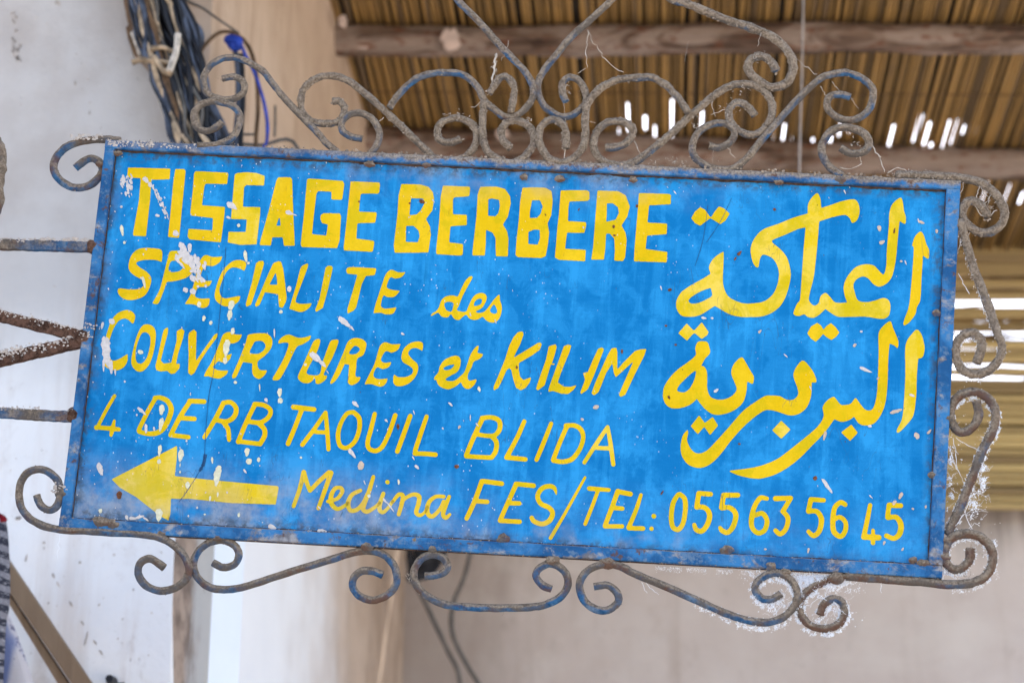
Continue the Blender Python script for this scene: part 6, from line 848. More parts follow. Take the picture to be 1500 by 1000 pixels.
# cables under the sign
cable('wall_cable', [(690, 805), (680, 845), (666, 878), (661, 907), (666, 937), (685, 975), (706, 1010), (720, 1060)], 5.6, .0062, M_GREYC, None, 'dark grey cable curving down the far wall below the sign, the right one', 'cable')
cable('wall_cable', [(596, 812), (604, 846), (617, 871), (637, 912), (657, 955), (672, 988), (680, 1060)], 5.6, .0062, M_GREYC, None, 'dark grey cable slanting down from the clump behind the bottom scroll', 'cable')
jn = MB()
for k in range(7):
    a = at(592 + k * 9, 796, 5.5); 
    jn.tube(spline([at(596 + k * 10, 790, 5.5), at(600 + k * 8 + random.uniform(-5, 5), 815, 5.48), at(602 + k * 5, 838, 5.5), at(598 + random.uniform(-4, 10), 848, 5.5)], 5), .010, 8, .4, 25, k)
jx = jn.build('cable_clump', M_BLACK, smooth=True); tag(jx, 'dark clump of dusty cables behind the middle bottom scroll', 'cables')

# ------------------------------------------------------------------ plank and kilim bottom left
pl = empty('wooden_plank', tuple(at(70, 930, 2.98)))
tag(pl, 'brown wooden plank leaning diagonally against the white wall', 'plank')
def plank_piece(quad, Y, th, name):
    v = [at(x, y, Y) for x, y in quad]
    v += [p + Vector((0, th, 0)) for p in v[:4]]
    bm = bmesh.new(); vv = [bm.verts.new(p) for p in v]
    for f in ((0, 1, 2, 3), (7, 6, 5, 4), (0, 4, 5, 1), (1, 5, 6, 2), (2, 6, 7, 3), (3, 7, 4, 0)): bm.faces.new([vv[i] for i in f])
    bmesh.ops.bevel(bm, geom=bm.edges[:], offset=.0015, segments=1, affect='EDGES')
    under(bm_obj(name, bm, M_PLANK), pl)
plank_piece([(5, 806), (136, 1003), (190, 1086), (172, 1096), (112, 1003), (60, 925), (5, 838)], 2.98, .03, 'board') if False else None
plank_piece([(3, 806), (230, 1143), (207, 1153), (3, 850)], 2.97, .04, 'board')
plank_piece([(3, 853), (205, 1156), (186, 1166), (3, 868)], 2.985, .03, 'board')
pp = MB()
def kilim():
    root = empty('hanging_kilim', tuple(at(10, 900, 2.86)))
    tag(root, 'folded grey and blue striped kilim hanging at the lower left edge', 'textile')
    M = NT('grey_striped_wool', .95, .1)
    X, Y, Z = M.xyz()
    w = M.ramp(M.math('SINE', M.math('ADD', M.mul(Z, 330), M.mul(M.noise(M.coord(), 8, 3), 6))), -.2, .4)
    c = M.mix(w, (.035, .038, .055), (.20, .20, .23))
    c = M.mix(M.ramp(M.noise(M.coord((1, 1, 4)), 160, 3), .55, .7), c, (.42, .42, .46))
    M.color(c); M.bump(M.noise(M.coord(), 500, 3), .6, .002)
    M2 = NT('white_blue_kilim', .95, .1)
    v = M2.voronoi(M2.coord((1, 1, 1)), 210); n = M2.noise(M2.coord((1, 1, .6), rot=(0, .6, 0)), 26, 4, .6)
    c2 = M2.mix(M2.ramp(n, .50, .56), (.55, .52, .53), M2.mix(M2.ramp(v, .25, .6), (.10, .10, .17), (.45, .44, .50)))
    u = M2.noise(M2.coord((1, 1, .3), (4, 1, 1), (0, .6, 0)), 14, 2)
    M2.color(M2.mix(M2.ramp(u, .58, .66), c2, (.16, .20, .36))); M2.bump(M2.noise(M2.coord(), 500, 3), .6, .002)
    def sheet(px0, rows, mat, name, Y, fold):
        # rows: list of (y, right x); a draped sheet whose right edge follows rows, rounded over at the edge
        n = 18; verts = []; faces = []
        pr = spline([Vector((x_, y_, 0)) for y_, x_ in rows], 6)
        for p in pr:
            for k in range(n + 1):
                t = k / n
                xx = px0 + (p.x - px0) * t
                dy = -.018 * math.sqrt(max(0, 1 - (2 * max(t, .5) - 1) ** 2)) + fold * .006 * math.sin(t * 9 + p.y * .02)
                verts.append(at(xx, p.y, Y) + Vector((0, dy, 0)))
            verts.append(at(p.x - 2, p.y, Y + .03)); 
        m_ = n + 2
        for i in range(len(pr) - 1):
            for k in range(m_ - 1):
                a = i * m_ + k; faces.append((a, a + 1, a + 1 + m_, a + m_))
        o = mesh_obj(name, verts, faces, mat, None, True); under(o, root)
        so = o.modifiers.new('thickness', 'SOLIDIFY'); so.thickness = .004
        return o
    sheet(-110, [(762, 6), (790, 9), (850, 10), (890, 8), (915, 4), (1010, 2)], M.m, 'dark_fold', 2.84, 1)
    sheet(-110, [(888, -2), (905, 10), (940, 25), (970, 36), (1000, 46), (1060, 60)], M2.m, 'patterned_fold', 2.88, 1)
    rw = MB().tube(spline([at(-40, 757, 2.83), at(-10, 756, 2.83), at(1, 759, 2.83), at(5, 764, 2.83)], 5), .0065, 10, .2, 60).build('red_edge', M_REDW, smooth=True); under(rw, root)
kilim()
kb = empty('cable_clip', tuple(at(162, 996, 3.04)))
tag(kb, 'small round black clip on the white wall at the bottom', 'clip')
c0 = at(162, 995, 3.045)
q = MB().tube([c0 + Vector((0, .02, 0)), c0, c0 - Vector((0, .012, 0))], lambda t: .0085 * (1 - .35 * t), 14).build('clip_body', M_BLACK, smooth=False); under(q, kb)
q = MB().tube(spline([at(160, 999, 3.04), at(172, 1001, 3.04), at(182, 1000, 3.045)], 4), .0022, 6).build('clip_wire', M_GREYC, smooth=True); under(q, kb)

# ================================================================== THE SIGN
cam_m = Matrix.Translation(EYE) @ cam.rotation_euler.to_matrix().to_4x4()
R_ = Matrix(((0.9945133443973684, 0.07001175263010682, -0.07772748747529515), (-0.05305350830614938, 0.977937547249793, 0.2020482094339569), (0.09015837771372537, -0.19681592459127767, 0.9762863098268405))).to_4x4()
SIGN = Matrix.Translation(EYE) @ Matrix.Scale(.8, 4) @ Matrix.Translation(-EYE) @ cam_m @ Matrix.Translation((-0.004096651630703867, -0.016950017974875047, -2.8214121461130195)) @ R_
sign = empty('hanging_sign')
sign.matrix_world = SIGN
tag(sign, 'blue painted metal shop sign with yellow French and Arabic lettering in a scrolled iron frame', 'sign')
INV = SIGN.inverted()
def sg(px, py, zoff=0.0):
    """sign-plane coordinates (metres from the sign centre)"""
    d = INV.to_3x3() @ (at(px, py, 1.0) - EYE); o = INV @ EYE
    k = (zoff - o.z) / d.z
    return o + d * k
TL, TR, BR, BL = (Vector(sg(*p)) for p in ((157, 207), (1406, 267), (1379, 847), (88, 776)))
# sheet, gently buckled like real sheet iron
def buckle(x_, y_): return .0009 * noise.noise(Vector((x_ * 3.1, y_ * 4.3, 2)))
nx_, ny_ = 60, 28
vv = []; ff = []
for j in range(ny_ + 1):
    for i in range(nx_ + 1):
        s_, t_ = i / nx_, j / ny_
        p = (BL.lerp(BR, s_)).lerp(TL.lerp(TR, s_), t_) * .9915
        vv.append(Vector((p.x, p.y, 0)))
for j in range(ny_):
    for i in range(nx_):
        a = j * (nx_ + 1) + i; ff.append((a, a + 1, a + nx_ + 2, a + nx_ + 1))
board = mesh_obj('sign_board', vv, ff, M_BLUE, sign, True)
so = board.modifiers.new('thickness', 'SOLIDIFY'); so.thickness = .0015; so.offset = -1

def letter_mesh(rings, z0, z1):
    vs2 = [[Vector((x_, y_, 0)) for x_, y_ in r] for r in rings]
    flat = [p for r in vs2 for p in r]
    tri = tessellate_polygon(vs2)
    n = len(flat)
    v = [Vector((p.x, p.y, z1)) for p in flat] + [Vector((p.x, p.y, z0)) for p in flat]
    f = []
    for t in tri:
        a, b, c = (flat[i] for i in t)
        if (b - a).cross(c - a).z < 0: t = (t[0], t[2], t[1])
        f.append(tuple(t))
    k = 0
    for r in vs2:
        m_ = len(r)
        for i in range(m_): f.append((k + i, k + (i + 1) % m_, n + k + (i + 1) % m_, n + k + i))
        k += m_
    return v, f
NAMES = {}
for i, s_ in enumerate(LETTERS):
    rings = [[tuple(int(c) * 1e-4 for c in q.split(',')) for q in r.split()] for r in s_.split('|')]
    v, f = letter_mesh(rings, .0001, .00045)
    first_arabic = len(LETTERS) - 11
    nm = 'painted_arrow' if i == ARROW else ('arabic_letter' if i >= first_arabic else 'painted_letter')
    o = mesh_obj(nm, v, f, M_YELLOW_PALE if (i >= first_arabic and i % 3 == 1) or i in (3, 57, 58, 62, 63) else M_YELLOW, board)

# splashes of limewash and mud on the face
def blob(mb, px, py, ln, wd, ang, z=.0009, rag=.22, rnd=random):
    """ang in degrees, measured clockwise from the horizontal as seen"""
    c = sg(px, py); s_ = .00094
    a0 = -math.radians(ang); n = max(9, int(8 + ln * .6))
    pts_ = []
    for k in range(n):
        t = 2 * math.pi * k / n
        r = 1 + rnd.uniform(-rag, rag)
        taper = 1 - .35 * math.cos(t) if ln > wd * 1.7 else 1
        u, w_ = math.cos(t) * ln / 2 * (1 + rnd.uniform(-rag, rag) * .4) * s_, math.sin(t) * wd / 2 * r * taper * s_
        pts_.append((c.x + u * math.cos(a0) - w_ * math.sin(a0), c.y + u * math.sin(a0) + w_ * math.cos(a0)))
    mb.prism(pts_, .0003 + rnd.random() * .0001, z + rnd.random() * .0004)
random.seed(44)
cream = MB(); white = MB(); tan_ = MB()
for a in ((234, 660, 18, 5.5, 90), (233, 675.6, 7, 6, 90), (265, 667, 19, 8, 92), (275, 710, 10, 6.5, 90), (318.6, 697, 31, 10, 94), (311, 674, 10, 3, 80), (362, 662, 13, 6.5, 88), (365, 675.6, 9, 8.5, 60), (379, 673, 7, 5, 90), (233, 754, 19, 9.5, 90),
          (271.6, 773.6, 9, 7, 70), (350, 754, 6, 4, 90), (300, 753, 3, 3, 0), (147.6, 748, 6.5, 5.5, 90), (308, 730, 8, 3, 90), (264, 691, 4, 3, 90), (264, 681, 6, 1.5, 90), (179, 338, 17, 5, 75), (182.6, 355.6, 4, 4, 0), (211, 414, 19, 4, 72), (360, 376, 19, 5.5, 76), (364, 385.5, 4, 4, 0),
          (292, 446, 10, 6, 85), (298.6, 466.5, 9, 5, 90), (309, 473, 6, 4.5, 90), (339, 447, 15, 9, 95), (336.5, 462, 16, 6.5, 90), (411.6, 456.8, 5, 5, 0), (411.6, 457, 5.5, 5.5, 0), (341, 485, 10, 7, 90), (332, 510, 26, 9, 92), (330, 528, 10, 7, 90), (237, 600, 16, 8, 90), (236, 622, 21, 6, 95),
          (410, 575, 13, 6.5, 88), (411, 586.5, 8, 7.5, 60), (345, 560, 5, 5, 0), (380.6, 568, 12, 1.5, 82), (447.6, 534, 4.5, 4, 0), (441, 670, 3.5, 3.5, 0), (540.6, 726, 5, 5, 0), (584, 706, 8, 3, 80), (206, 515.6, 9, 6, 20), (349.6, 330.4, 5, 5, 0), (702, 570, 8, 4, 70), (319, 724, 7, 3, 90)):
    blob(cream, *a)
for a in ((214, 264, 12, 7, 45), (220, 271, 9, 6, 70), (340, 302, 19, 8, 28), (335, 319, 7, 4, 20), (424, 312, 12, 6, 15), (432, 315, 8, 1.6, 15), (258, 342, 10, 9, 50), (178, 303, 4, 4, 0), (231, 316, 7, 4.5, 10), (147, 687, 20, 8, 65), (505, 472, 24, 8, 38), (516, 481, 9, 3, 45), (590, 489, 6, 3, 25),
          (462, 523, 20, 9.5, 35), (473, 533, 14, 6, 42), (480, 545, 6, 1.5, 50), (424, 423.5, 9, 6.5, 80), (402, 488, 14, 2, 82), (214, 628, 15, 4.5, 82), (226, 628, 7, 3, 75), (208, 602, 18, 4.5, 38), (390, 586, 7, 4, 55), (521, 592, 13, 5, 38), (516, 664, 17, 5, 48), (660, 592, 8, 3, 40), (611, 684, 8, 4, 40),
          (689, 612, 10, 1.5, 85), (566, 616, 6, 3, 40), (472, 777.6, 14, 6, 0), (496, 792, 8, 5, 110), (454, 779, 16, 4, 2), (399, 772, 13, 7, 15), (1212, 712, 26, 5, 52), (1268, 541.6, 19, 4.5, 20), (1274, 624, 6, 4, 10), (1336, 579, 8, 4, 20), (1261.6, 485.6, 4, 3, 0), (164, 471, 10, 8, 40), (156, 515, 46, 13, 78), (163, 538, 22, 6, 80), (152, 535, 20, 3.5, 84), (169, 545, 10, 2.5, 80),
          (128, 529, 9, 7, 60), (150, 477, 11, 3.5, 95), (1031, 466, 8, 3, 10), (564, 733, 9, 3, 50), (572, 742, 18, 2.2, 50), (359, 690, 8, 3, 50), (186, 758, 8, 4, 60), (195, 759, 12, 5, 0), (205, 757, 14, 4, -20), (214, 760, 10, 3, 30), (1049, 572, 8, 4, -40), (1043, 466, 4, 3, 0), (1151, 521, 8, 1.4, 40)):
    blob(white, *a)
# the big smear across the second line
for _ in range(60):
    t = random.random(); cx = 262 + 38 * t + random.gauss(0, 6); cy = 366 + 48 * t + random.gauss(0, 7)
    blob(white, cx, cy, random.uniform(4, 15) * (1.3 - t * .6), random.uniform(2, 7) * (1.3 - t * .6), random.uniform(40, 80))
for cx, cy, k in ((273, 376, 17), (281, 384, 14), (272, 425, 9), (283, 427, 10)): blob(white, cx, cy, k, k * .8, 50)
for _ in range(42):
    t = random.random(); blob(white, 178 + 16 * random.random(), 258 + 30 * t, random.uniform(2, 9), random.uniform(1, 4), random.uniform(50, 80))
for _ in range(46):
    t = random.random(); blob(white, 224 + 22 * t + random.gauss(0, 2), 270 + 50 * t, random.uniform(2, 8), random.uniform(1, 3), random.uniform(55, 80))
for _ in range(150):
    px_ = 150 + abs(random.gauss(0, 210)); py_ = random.uniform(235, 775)
    if px_ > 1350: continue
    l_ = random.choice((1.2, 1.5, 2, 2, 2.5, 3.5)); blob(white, px_ - (py_ - 210) * .1, py_, l_, max(.8, l_ * random.uniform(.3, .8)), random.uniform(60, 90))
for _ in range(80):
    px_, py_ = random.uniform(200, 1350), random.uniform(270, 800)
    l_ = random.choice((1.2, 1.5, 2, 3, 7)); blob(white, px_, py_, l_, max(.7, l_ * .25), random.uniform(40, 80))
for a in ((528.6, 681.6, 13, 8.5, 95), (673, 625.6, 6, 3.5, 120), (1319, 726, 11, 4.5, 110), (1310, 736, 8, 5, 120), (1350, 326, 9, 4, 20), (1372, 339, 6, 4, 90), (1113, 485.6, 6, 3.5, -50), (1252, 505.6, 6, 4, -50), (1313, 602, 18, 5, -20), (1343, 638, 10, 7, 60), (1361, 632, 9, 3.5, -50), (873, 596, 9, 5.5, -25), (853, 614, 5, 4, 20), (1208, 638, 14, 4, 100), (1292, 355, 9, 5, -30), (1288, 335, 9, 5, 80), (1320, 383, 4, 3, 0), (1356, 742, 5, 3, 100), (1337, 745, 4, 3, 30), (1184, 806, 8, 3, 95), (1121, 804, 4, 3, 0), (1295, 795, 6, 3, 110), (1322, 804, 5, 3, 120), (1286, 554, 5, 2.5, -40)):
    blob(tan_, *a)
for mb_, m_, lb in ((cream, M_CREAM_SPLASH, 'cream'), (white, M_WHITE_SPLASH, 'white'), (tan_, M_TAN_SPLASH, 'tan')):
    o = mb_.build('paint_splash', m_, board); o['kind'] = 'stuff'
rs = MB()
for a in ((175, 725, 12, 8, 90), (1194, 700, 6, 6, 0), (1083, 650, 4, 3, 0), (526, 295.5, 3, 3, 0), (618, 295.5, 9, 6, 20), (1134.5, 307, 4, 4.5, 90), (1083, 371, 9, 4, -50), (1077, 379, 6, 2.5, -60), (911, 515, 7, 3, 85), (757, 538, 5, 3, 80), (981, 424.5, 6, 4, -20), (975.6, 477, 4, 3, 0), (989.7, 505, 4, 3, 0), (980, 582, 6, 3.5, 60), (899, 332, 5, 4, 90), (900, 345, 4, 3, 0), (933, 302, 3.5, 5, 0), (1310, 338, 9, 2.2, -80), (600, 298, 3, 3, 0), (669, 683, 7, 6, 0), (583, 625, 9, 4, 80), (799, 315, 4, 1.6, 60), (848, 307, 5, 2, -60), (982, 425, 5, 3, -45), (970, 721, 8, 2, -60), (1382, 455, 6, 6, 0)):
    blob(rs, *a, z=.0008)
o = rs.build('rust_spot', M_RUSTSPOT, board); o['kind'] = 'stuff'
ck = MB()
def ribbon(px, w0, z0=.0004, z1=.0007):
    P = spline([Vector(sg(*p)) for p in px], 5)
    for i in range(len(P) - 1):
        a, b = P[i], P[i + 1]; d = (b - a).normalized(); s_ = Vector((-d.y, d.x, 0)) * w0 * random.uniform(.6, 1.2)
        ck.prism([(a - s_)[:2], (b - s_)[:2], (b + s_)[:2], (a + s_)[:2]], z0, z1)
ribbon([(331, 362), (328, 400), (318, 500), (313, 545), (306, 580), (301, 640), (300, 668)], .00035)
ribbon([(300, 668), (296, 682), (290, 694), (272, 722), (262, 735)], .0004)
ribbon([(301, 665), (298, 680), (292, 690)], .0022)
ribbon([(1037, 300), (1030, 350), (1018, 390)], .0003)
ribbon([(1072, 290), (1055, 325), (1035, 355)], .0003)
ribbon([(352, 445), (350, 448), (356, 454)], .0004)
o = ck.build('scratch', M_CRACK, board); o['kind'] = 'stuff'

# frame rails: two long and two short, mitre-butted, each a slightly worn flat bar with rounded edges
def rail(a, b, w_in, name, mat, z0=-.010, z1=.0085, off0=0, off1=0):
    a, b = Vector(a), Vector(b); d = (b - a).normalized(); nrm = Vector((-d.y, d.x, 0))
    a = a + d * off0; b = b - d * off1
    L_ = (b - a).length; n = int(L_ / .012)
    bm = bmesh.new(); ringp = None
    prof = [(0, z0), (w_in, z0), (w_in, z1 - .0012), (w_in - .0012, z1), (.0012, z1), (0, z1 - .0012)]
    prev = None
    for i in range(n + 1):
        p = a + d * (L_ * i / n)
        ring = []
        for (u, z_) in prof:
            j = .0005 * noise.noise(Vector((p.x * 40, p.y * 40, u * 300))) + .0004 * noise.noise(Vector((p.x * 140, p.y * 140, u * 300 + 3)))
            ring.append(bm.verts.new(p + nrm * (u + j) + Vector((0, 0, z_ + j))))
        if prev:
            for k in range(6): bm.faces.new((prev[k], prev[(k + 1) % 6], ring[(k + 1) % 6], ring[k]))
        else: bm.faces.new(list(reversed(ring)))
        prev = ring
    bm.faces.new(prev)
    bm_obj(name, bm, mat, sign)
W_ = .0132
rail(BL, BR, .0165, 'rail', M_RAIL)
rail(TR, TL, .0125, 'rail', M_RAIL_DUSTY)
rail(TL, BL, .0145, 'rail', M_RAIL_DUSTY, off0=.0128, off1=.0168)
rail(BR, TR, .0180, 'rail', M_RAIL, off0=.0168, off1=.0128)
seam = MB()  # dark strips along the rails: rust with their shadow lines painted in
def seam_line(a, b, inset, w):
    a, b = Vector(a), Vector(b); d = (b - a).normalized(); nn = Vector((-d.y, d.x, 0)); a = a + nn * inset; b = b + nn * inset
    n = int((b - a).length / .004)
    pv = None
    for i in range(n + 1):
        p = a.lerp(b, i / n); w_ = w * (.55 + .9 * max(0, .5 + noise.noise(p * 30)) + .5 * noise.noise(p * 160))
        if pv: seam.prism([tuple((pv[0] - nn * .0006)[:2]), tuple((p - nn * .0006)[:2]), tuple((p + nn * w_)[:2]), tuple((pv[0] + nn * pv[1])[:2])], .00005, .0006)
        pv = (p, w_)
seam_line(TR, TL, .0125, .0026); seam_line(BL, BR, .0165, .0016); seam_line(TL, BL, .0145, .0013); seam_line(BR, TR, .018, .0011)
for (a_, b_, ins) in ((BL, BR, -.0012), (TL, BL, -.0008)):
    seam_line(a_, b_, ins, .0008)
o = seam.build('rust_shadow_seam', plain('dark_rust_and_shadow', (.055, .035, .028), .95, .5, 120), sign); o['kind'] = 'stuff'
# weld beads where scrolls meet rails and bent tabs that grip the sheet
wb = MB()
def bead(px, py, r, z=.0085):
    c = Vector(sg(px, py, z)); n = 13; rings = 4; b = len(wb.v)
    for j in range(rings):
        q = j / (rings - 1)
        for k in range(n):
            a = 2 * math.pi * k / n; rr = r * (1.15 - q) * (1 + .45 * noise.noise(Vector((math.cos(a) * 1.6, math.sin(a) * 1.6, px))))
            wb.v.append(c + Vector((math.cos(a) * rr * 1.15, math.sin(a) * rr * .85, -.0012 + r * .38 * math.sin(q * 1.5708))))
    for j in range(rings - 1):
        for k in range(n): wb.f.append((b + j * n + k, b + j * n + (k + 1) % n, b + (j + 1) * n + (k + 1) % n, b + (j + 1) * n + k))
    wb.f.append(tuple(b + (rings - 1) * n + k for k in range(n)))
for a in ((172, 224, 6), (541, 240, 7), (625, 241, 6), (768, 259, 6), (820, 262, 7), (927, 263, 6), (1141, 266, 6), (1232, 262, 10), (1343, 272, 5), (148, 765, 12), (165, 768, 10), (736, 789, 9), (607, 790, 5), (1065, 806, 9), (1130, 828, 9), (1225, 846, 10), (1384, 815, 7), (1372, 458, 6), (1397, 512, 6), (1390, 612, 6), (1388, 790, 6), (1405, 330, 6), (538, 800, 9), (633, 803, 7), (810, 820, 9), (890, 824, 11), (236, 782, 8), (318, 787, 6), (1150, 838, 8), (1338, 820, 6), (1352, 825, 8), (88, 722, 9), (145, 240, 6), (1366, 695, 6)):
    bead(a[0], a[1], a[2] * .00094 * .85)
o = wb.build('weld_bead', IRON['rust'], sign, True); o['kind'] = 'stuff'

# scrolls
rods = []
for k, (r, tg, s_) in enumerate(SCROLLS):
    P = [Vector((int(a) * 1e-4, int(b) * 1e-4, .002)) for a, b in (q.split(',') for q in s_.split())]
    P = [p + Vector((0, 0, .0028 * ((k % 3) - 1))) for p in P]
    path = spline(P, 5)
    lump = {'blue': .12, 'mid': .17, 'dusty': .28, 'rust': .20}[tg]
    mb = MB().tube(path, r * .93e-3, 12, lump, 95, k * 5.0)
    mb.build('scroll', IRON[tg], sign, True)
    rods.append((path, r * 1e-3, tg))

# bracket bars that carry the sign to the wall outside the picture
def bar(px, w_, name, mat, z=0.0, square=True, lump=.05):
    P = spline([Vector(sg(a, b, z)) for a, b in px], 10)
    mb = MB().tube(P, w_, 4 if square else 10, lump, 80, px[0][1])
    return mb.build(name, mat, sign, not square)
def sqbar(a, b, h, name, mat, z0=-.008, z1=.006):
    a, b = Vector(sg(*a)), Vector(sg(*b)); d = (b - a).normalized(); nn = Vector((-d.y, d.x, 0)) * h / 2
    n = 90; bm = bmesh.new(); prev = None
    for i in range(n + 1):
        p = a.lerp(b, i / n)
        ring = []
        for (u, z_) in ((-1, z0), (1, z0), (1, z1), (-1, z1)):
            j = .0013 * noise.noise(p * 110 + Vector((u * 3, z_ * 900, 1)))
            ring.append(bm.verts.new(Vector((p.x, p.y, 0)) + nn * u + Vector((0, 0, z_)) + Vector((0, j, j))))
        if prev:
            for k in range(4): bm.faces.new((prev[k], prev[(k + 1) % 4], ring[(k + 1) % 4], ring[k]))
        else: bm.faces.new(list(reversed(ring)))
        prev = ring
    bm.faces.new(prev); return bm_obj(name, bm, mat, sign)
sqbar((-240, 352), (137, 362), .0135, 'bracket_bar', IRON['blue'])
sqbar((-240, 403), (122, 493), .0155, 'bracket_bar', M_RUSTY)
sqbar((-240, 583), (120, 500), .0160, 'bracket_bar', M_RUSTY)
sqbar((-240, 590), (112, 611), .0140, 'bracket_bar', IRON['blue'])
for (x_, y_, r) in ((137, 362, 10), (124, 495, 13), (109, 608, 12)):
    c = Vector(sg(x_, y_, 0)); mbj = MB()
    mbj.tube([c + Vector((0, 0, -.008)), c, c + Vector((0, 0, .006)), c + Vector((0, 0, .0085)), c + Vector((0, 0, .0098))], lambda t, r=r: r * .00094 * (1 - .75 * t ** 3), 14, .45, 90, x_)
    mbj.build('weld_joint', M_RUSTY, sign, True)
# the bracket's upright seen at the left margin
MB().tube(spline([Vector(sg(*q)) for q in ((-30, 196), (-8, 206), (1, 222), (1, 245), (-3, 270), (-4, 300), (-14, 318))], 6), .0085, 12, .30, 110, 3).build('bracket_end', IRON['rust'], sign, True)
# pier that carries the bracket, outside the picture on the left
pa = SIGN @ Vector((sg(-140, 480)))
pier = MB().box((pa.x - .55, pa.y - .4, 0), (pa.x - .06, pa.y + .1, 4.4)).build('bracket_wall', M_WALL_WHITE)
tag(pier, 'white plastered pier left of the picture that carries the sign bracket', 'wall')

# crust of old limewash along the upper edge of rail and bars, lint on the dusty rods, cobwebs
random.seed(12)
cr = MB()
def crumb(c, r, mb):
    n = 5; top_ = c + Vector((random.uniform(-r, r) * .3, random.uniform(-r, r) * .3 + r * .4, random.uniform(.3, 1) * r)); b = len(mb.v)
    for k in range(n):
        a = 2 * math.pi * k / n + random.uniform(-.3, .3)
        mb.v.append(c + Vector((math.cos(a) * r * random.uniform(.7, 1.2), math.sin(a) * r * .7, random.uniform(-.3, .3) * r)))
    mb.v.append(top_); mb.v.append(c + Vector((0, 0, -r)))
    for k in range(n): mb.f.append((b + k, b + (k + 1) % n, b + n)); mb.f.append((b + (k + 1) % n, b + k, b + n + 1))
for _ in range(150):
    t = random.betavariate(1, 3); crumb(Vector(sg(158 + 180 * t, 206 + 9 * t + random.uniform(-1, 8), .008)), random.uniform(.0008, .0028), cr)
for _ in range(170):
    t = random.random(); crumb(Vector(sg(0 + 134 * t, 352 + random.uniform(-3, 3), .004)), random.uniform(.001, .0038), cr)
for _ in range(50): t = random.random(); crumb(Vector(sg(100 + 50 * t, 203 + random.uniform(-6, 2), .006)), random.uniform(.001, .003), cr)
for _ in range(120): t = random.random() ** 1.5; crumb(Vector(sg(100 * t, 517 - 17 * t + random.gauss(0, 3.5), .006)), random.uniform(.0008, .0028), cr)
for _ in range(110): t = random.random(); crumb(Vector(sg(120 * t, 456 + 28 * t + random.gauss(0, 2.5), .006)), random.uniform(.0006, .0022), cr)
for _ in range(40): crumb(Vector(sg(random.gauss(128, 6), random.gauss(484, 6), .010)), random.uniform(.0006, .002), cr)
for _ in range(30): crumb(Vector(sg(random.uniform(0, 120), 0, 0)) * 0 + Vector(sg(random.uniform(0, 60), random.uniform(595, 600), .006)), random.uniform(.0008, .002), cr)
for _ in range(26): crumb(Vector(sg(random.gauss(86, 5), random.gauss(713, 4), .008)), random.uniform(.0015, .004), cr)
o = cr.build('limewash_crust', splash_mat('old_limewash', (.52, .47, .44)), sign); o['kind'] = 'stuff'
cr2 = MB()
for _ in range(900):
    t = random.random()
    base = TL.lerp(TR, t)
    crumb(Vector((base.x, base.y - random.uniform(-.003, .002), random.uniform(-.008, .010))), random.uniform(.0006, .0030) * (1 if t > .2 else .5), cr2)
for _ in range(260):
    t = random.random(); base = BL.lerp(BR, t); crumb(Vector((base.x, base.y + .0165 + random.uniform(-.001, .001), random.uniform(.0, .009))), random.uniform(.0005, .0015), cr2)
    crumb(Vector((base.x, base.y + random.uniform(-.001, .001), random.uniform(.0, .009))), random.uniform(.0005, .0012), cr2)
o = cr2.build('dust_crust', M_FLUFF, sign); o['kind'] = 'stuff'
lint = MB()
for path, r, tg in rods:
    dens = {'blue': .5, 'mid': 1.3, 'dusty': 3.2, 'rust': 2.0}[tg]
    L_ = sum((path[i + 1] - path[i]).length for i in range(len(path) - 1))
    for _ in range(int(L_ * 260 * dens)):
        i = random.randrange(len(path) - 1); p = path[i].lerp(path[i + 1], random.random())
        a = random.uniform(0, 6.28); q = Vector((math.cos(a), math.sin(a), random.uniform(-.2, .8))).normalized()
        p0 = p + q * r * .9
        if random.random() < .86: crumb(p0, random.uniform(.0006, .0018) * (1.3 if tg == 'dusty' else .9), lint)
        else:
            l_ = random.uniform(.001, .0035)
            p1 = p0 + q * l_ * .5 + Vector((random.uniform(-1, 1), random.uniform(-1, 1), 0)) * l_ * .5; p2 = p1 + Vector((random.uniform(-1, 1), random.uniform(-1, .3), 0)) * l_
            lint.tube([p0, p1, p2], .00014, 3, cap=False)
o = lint.build('dust_lint', M_FLUFF, sign); o['kind'] = 'stuff'

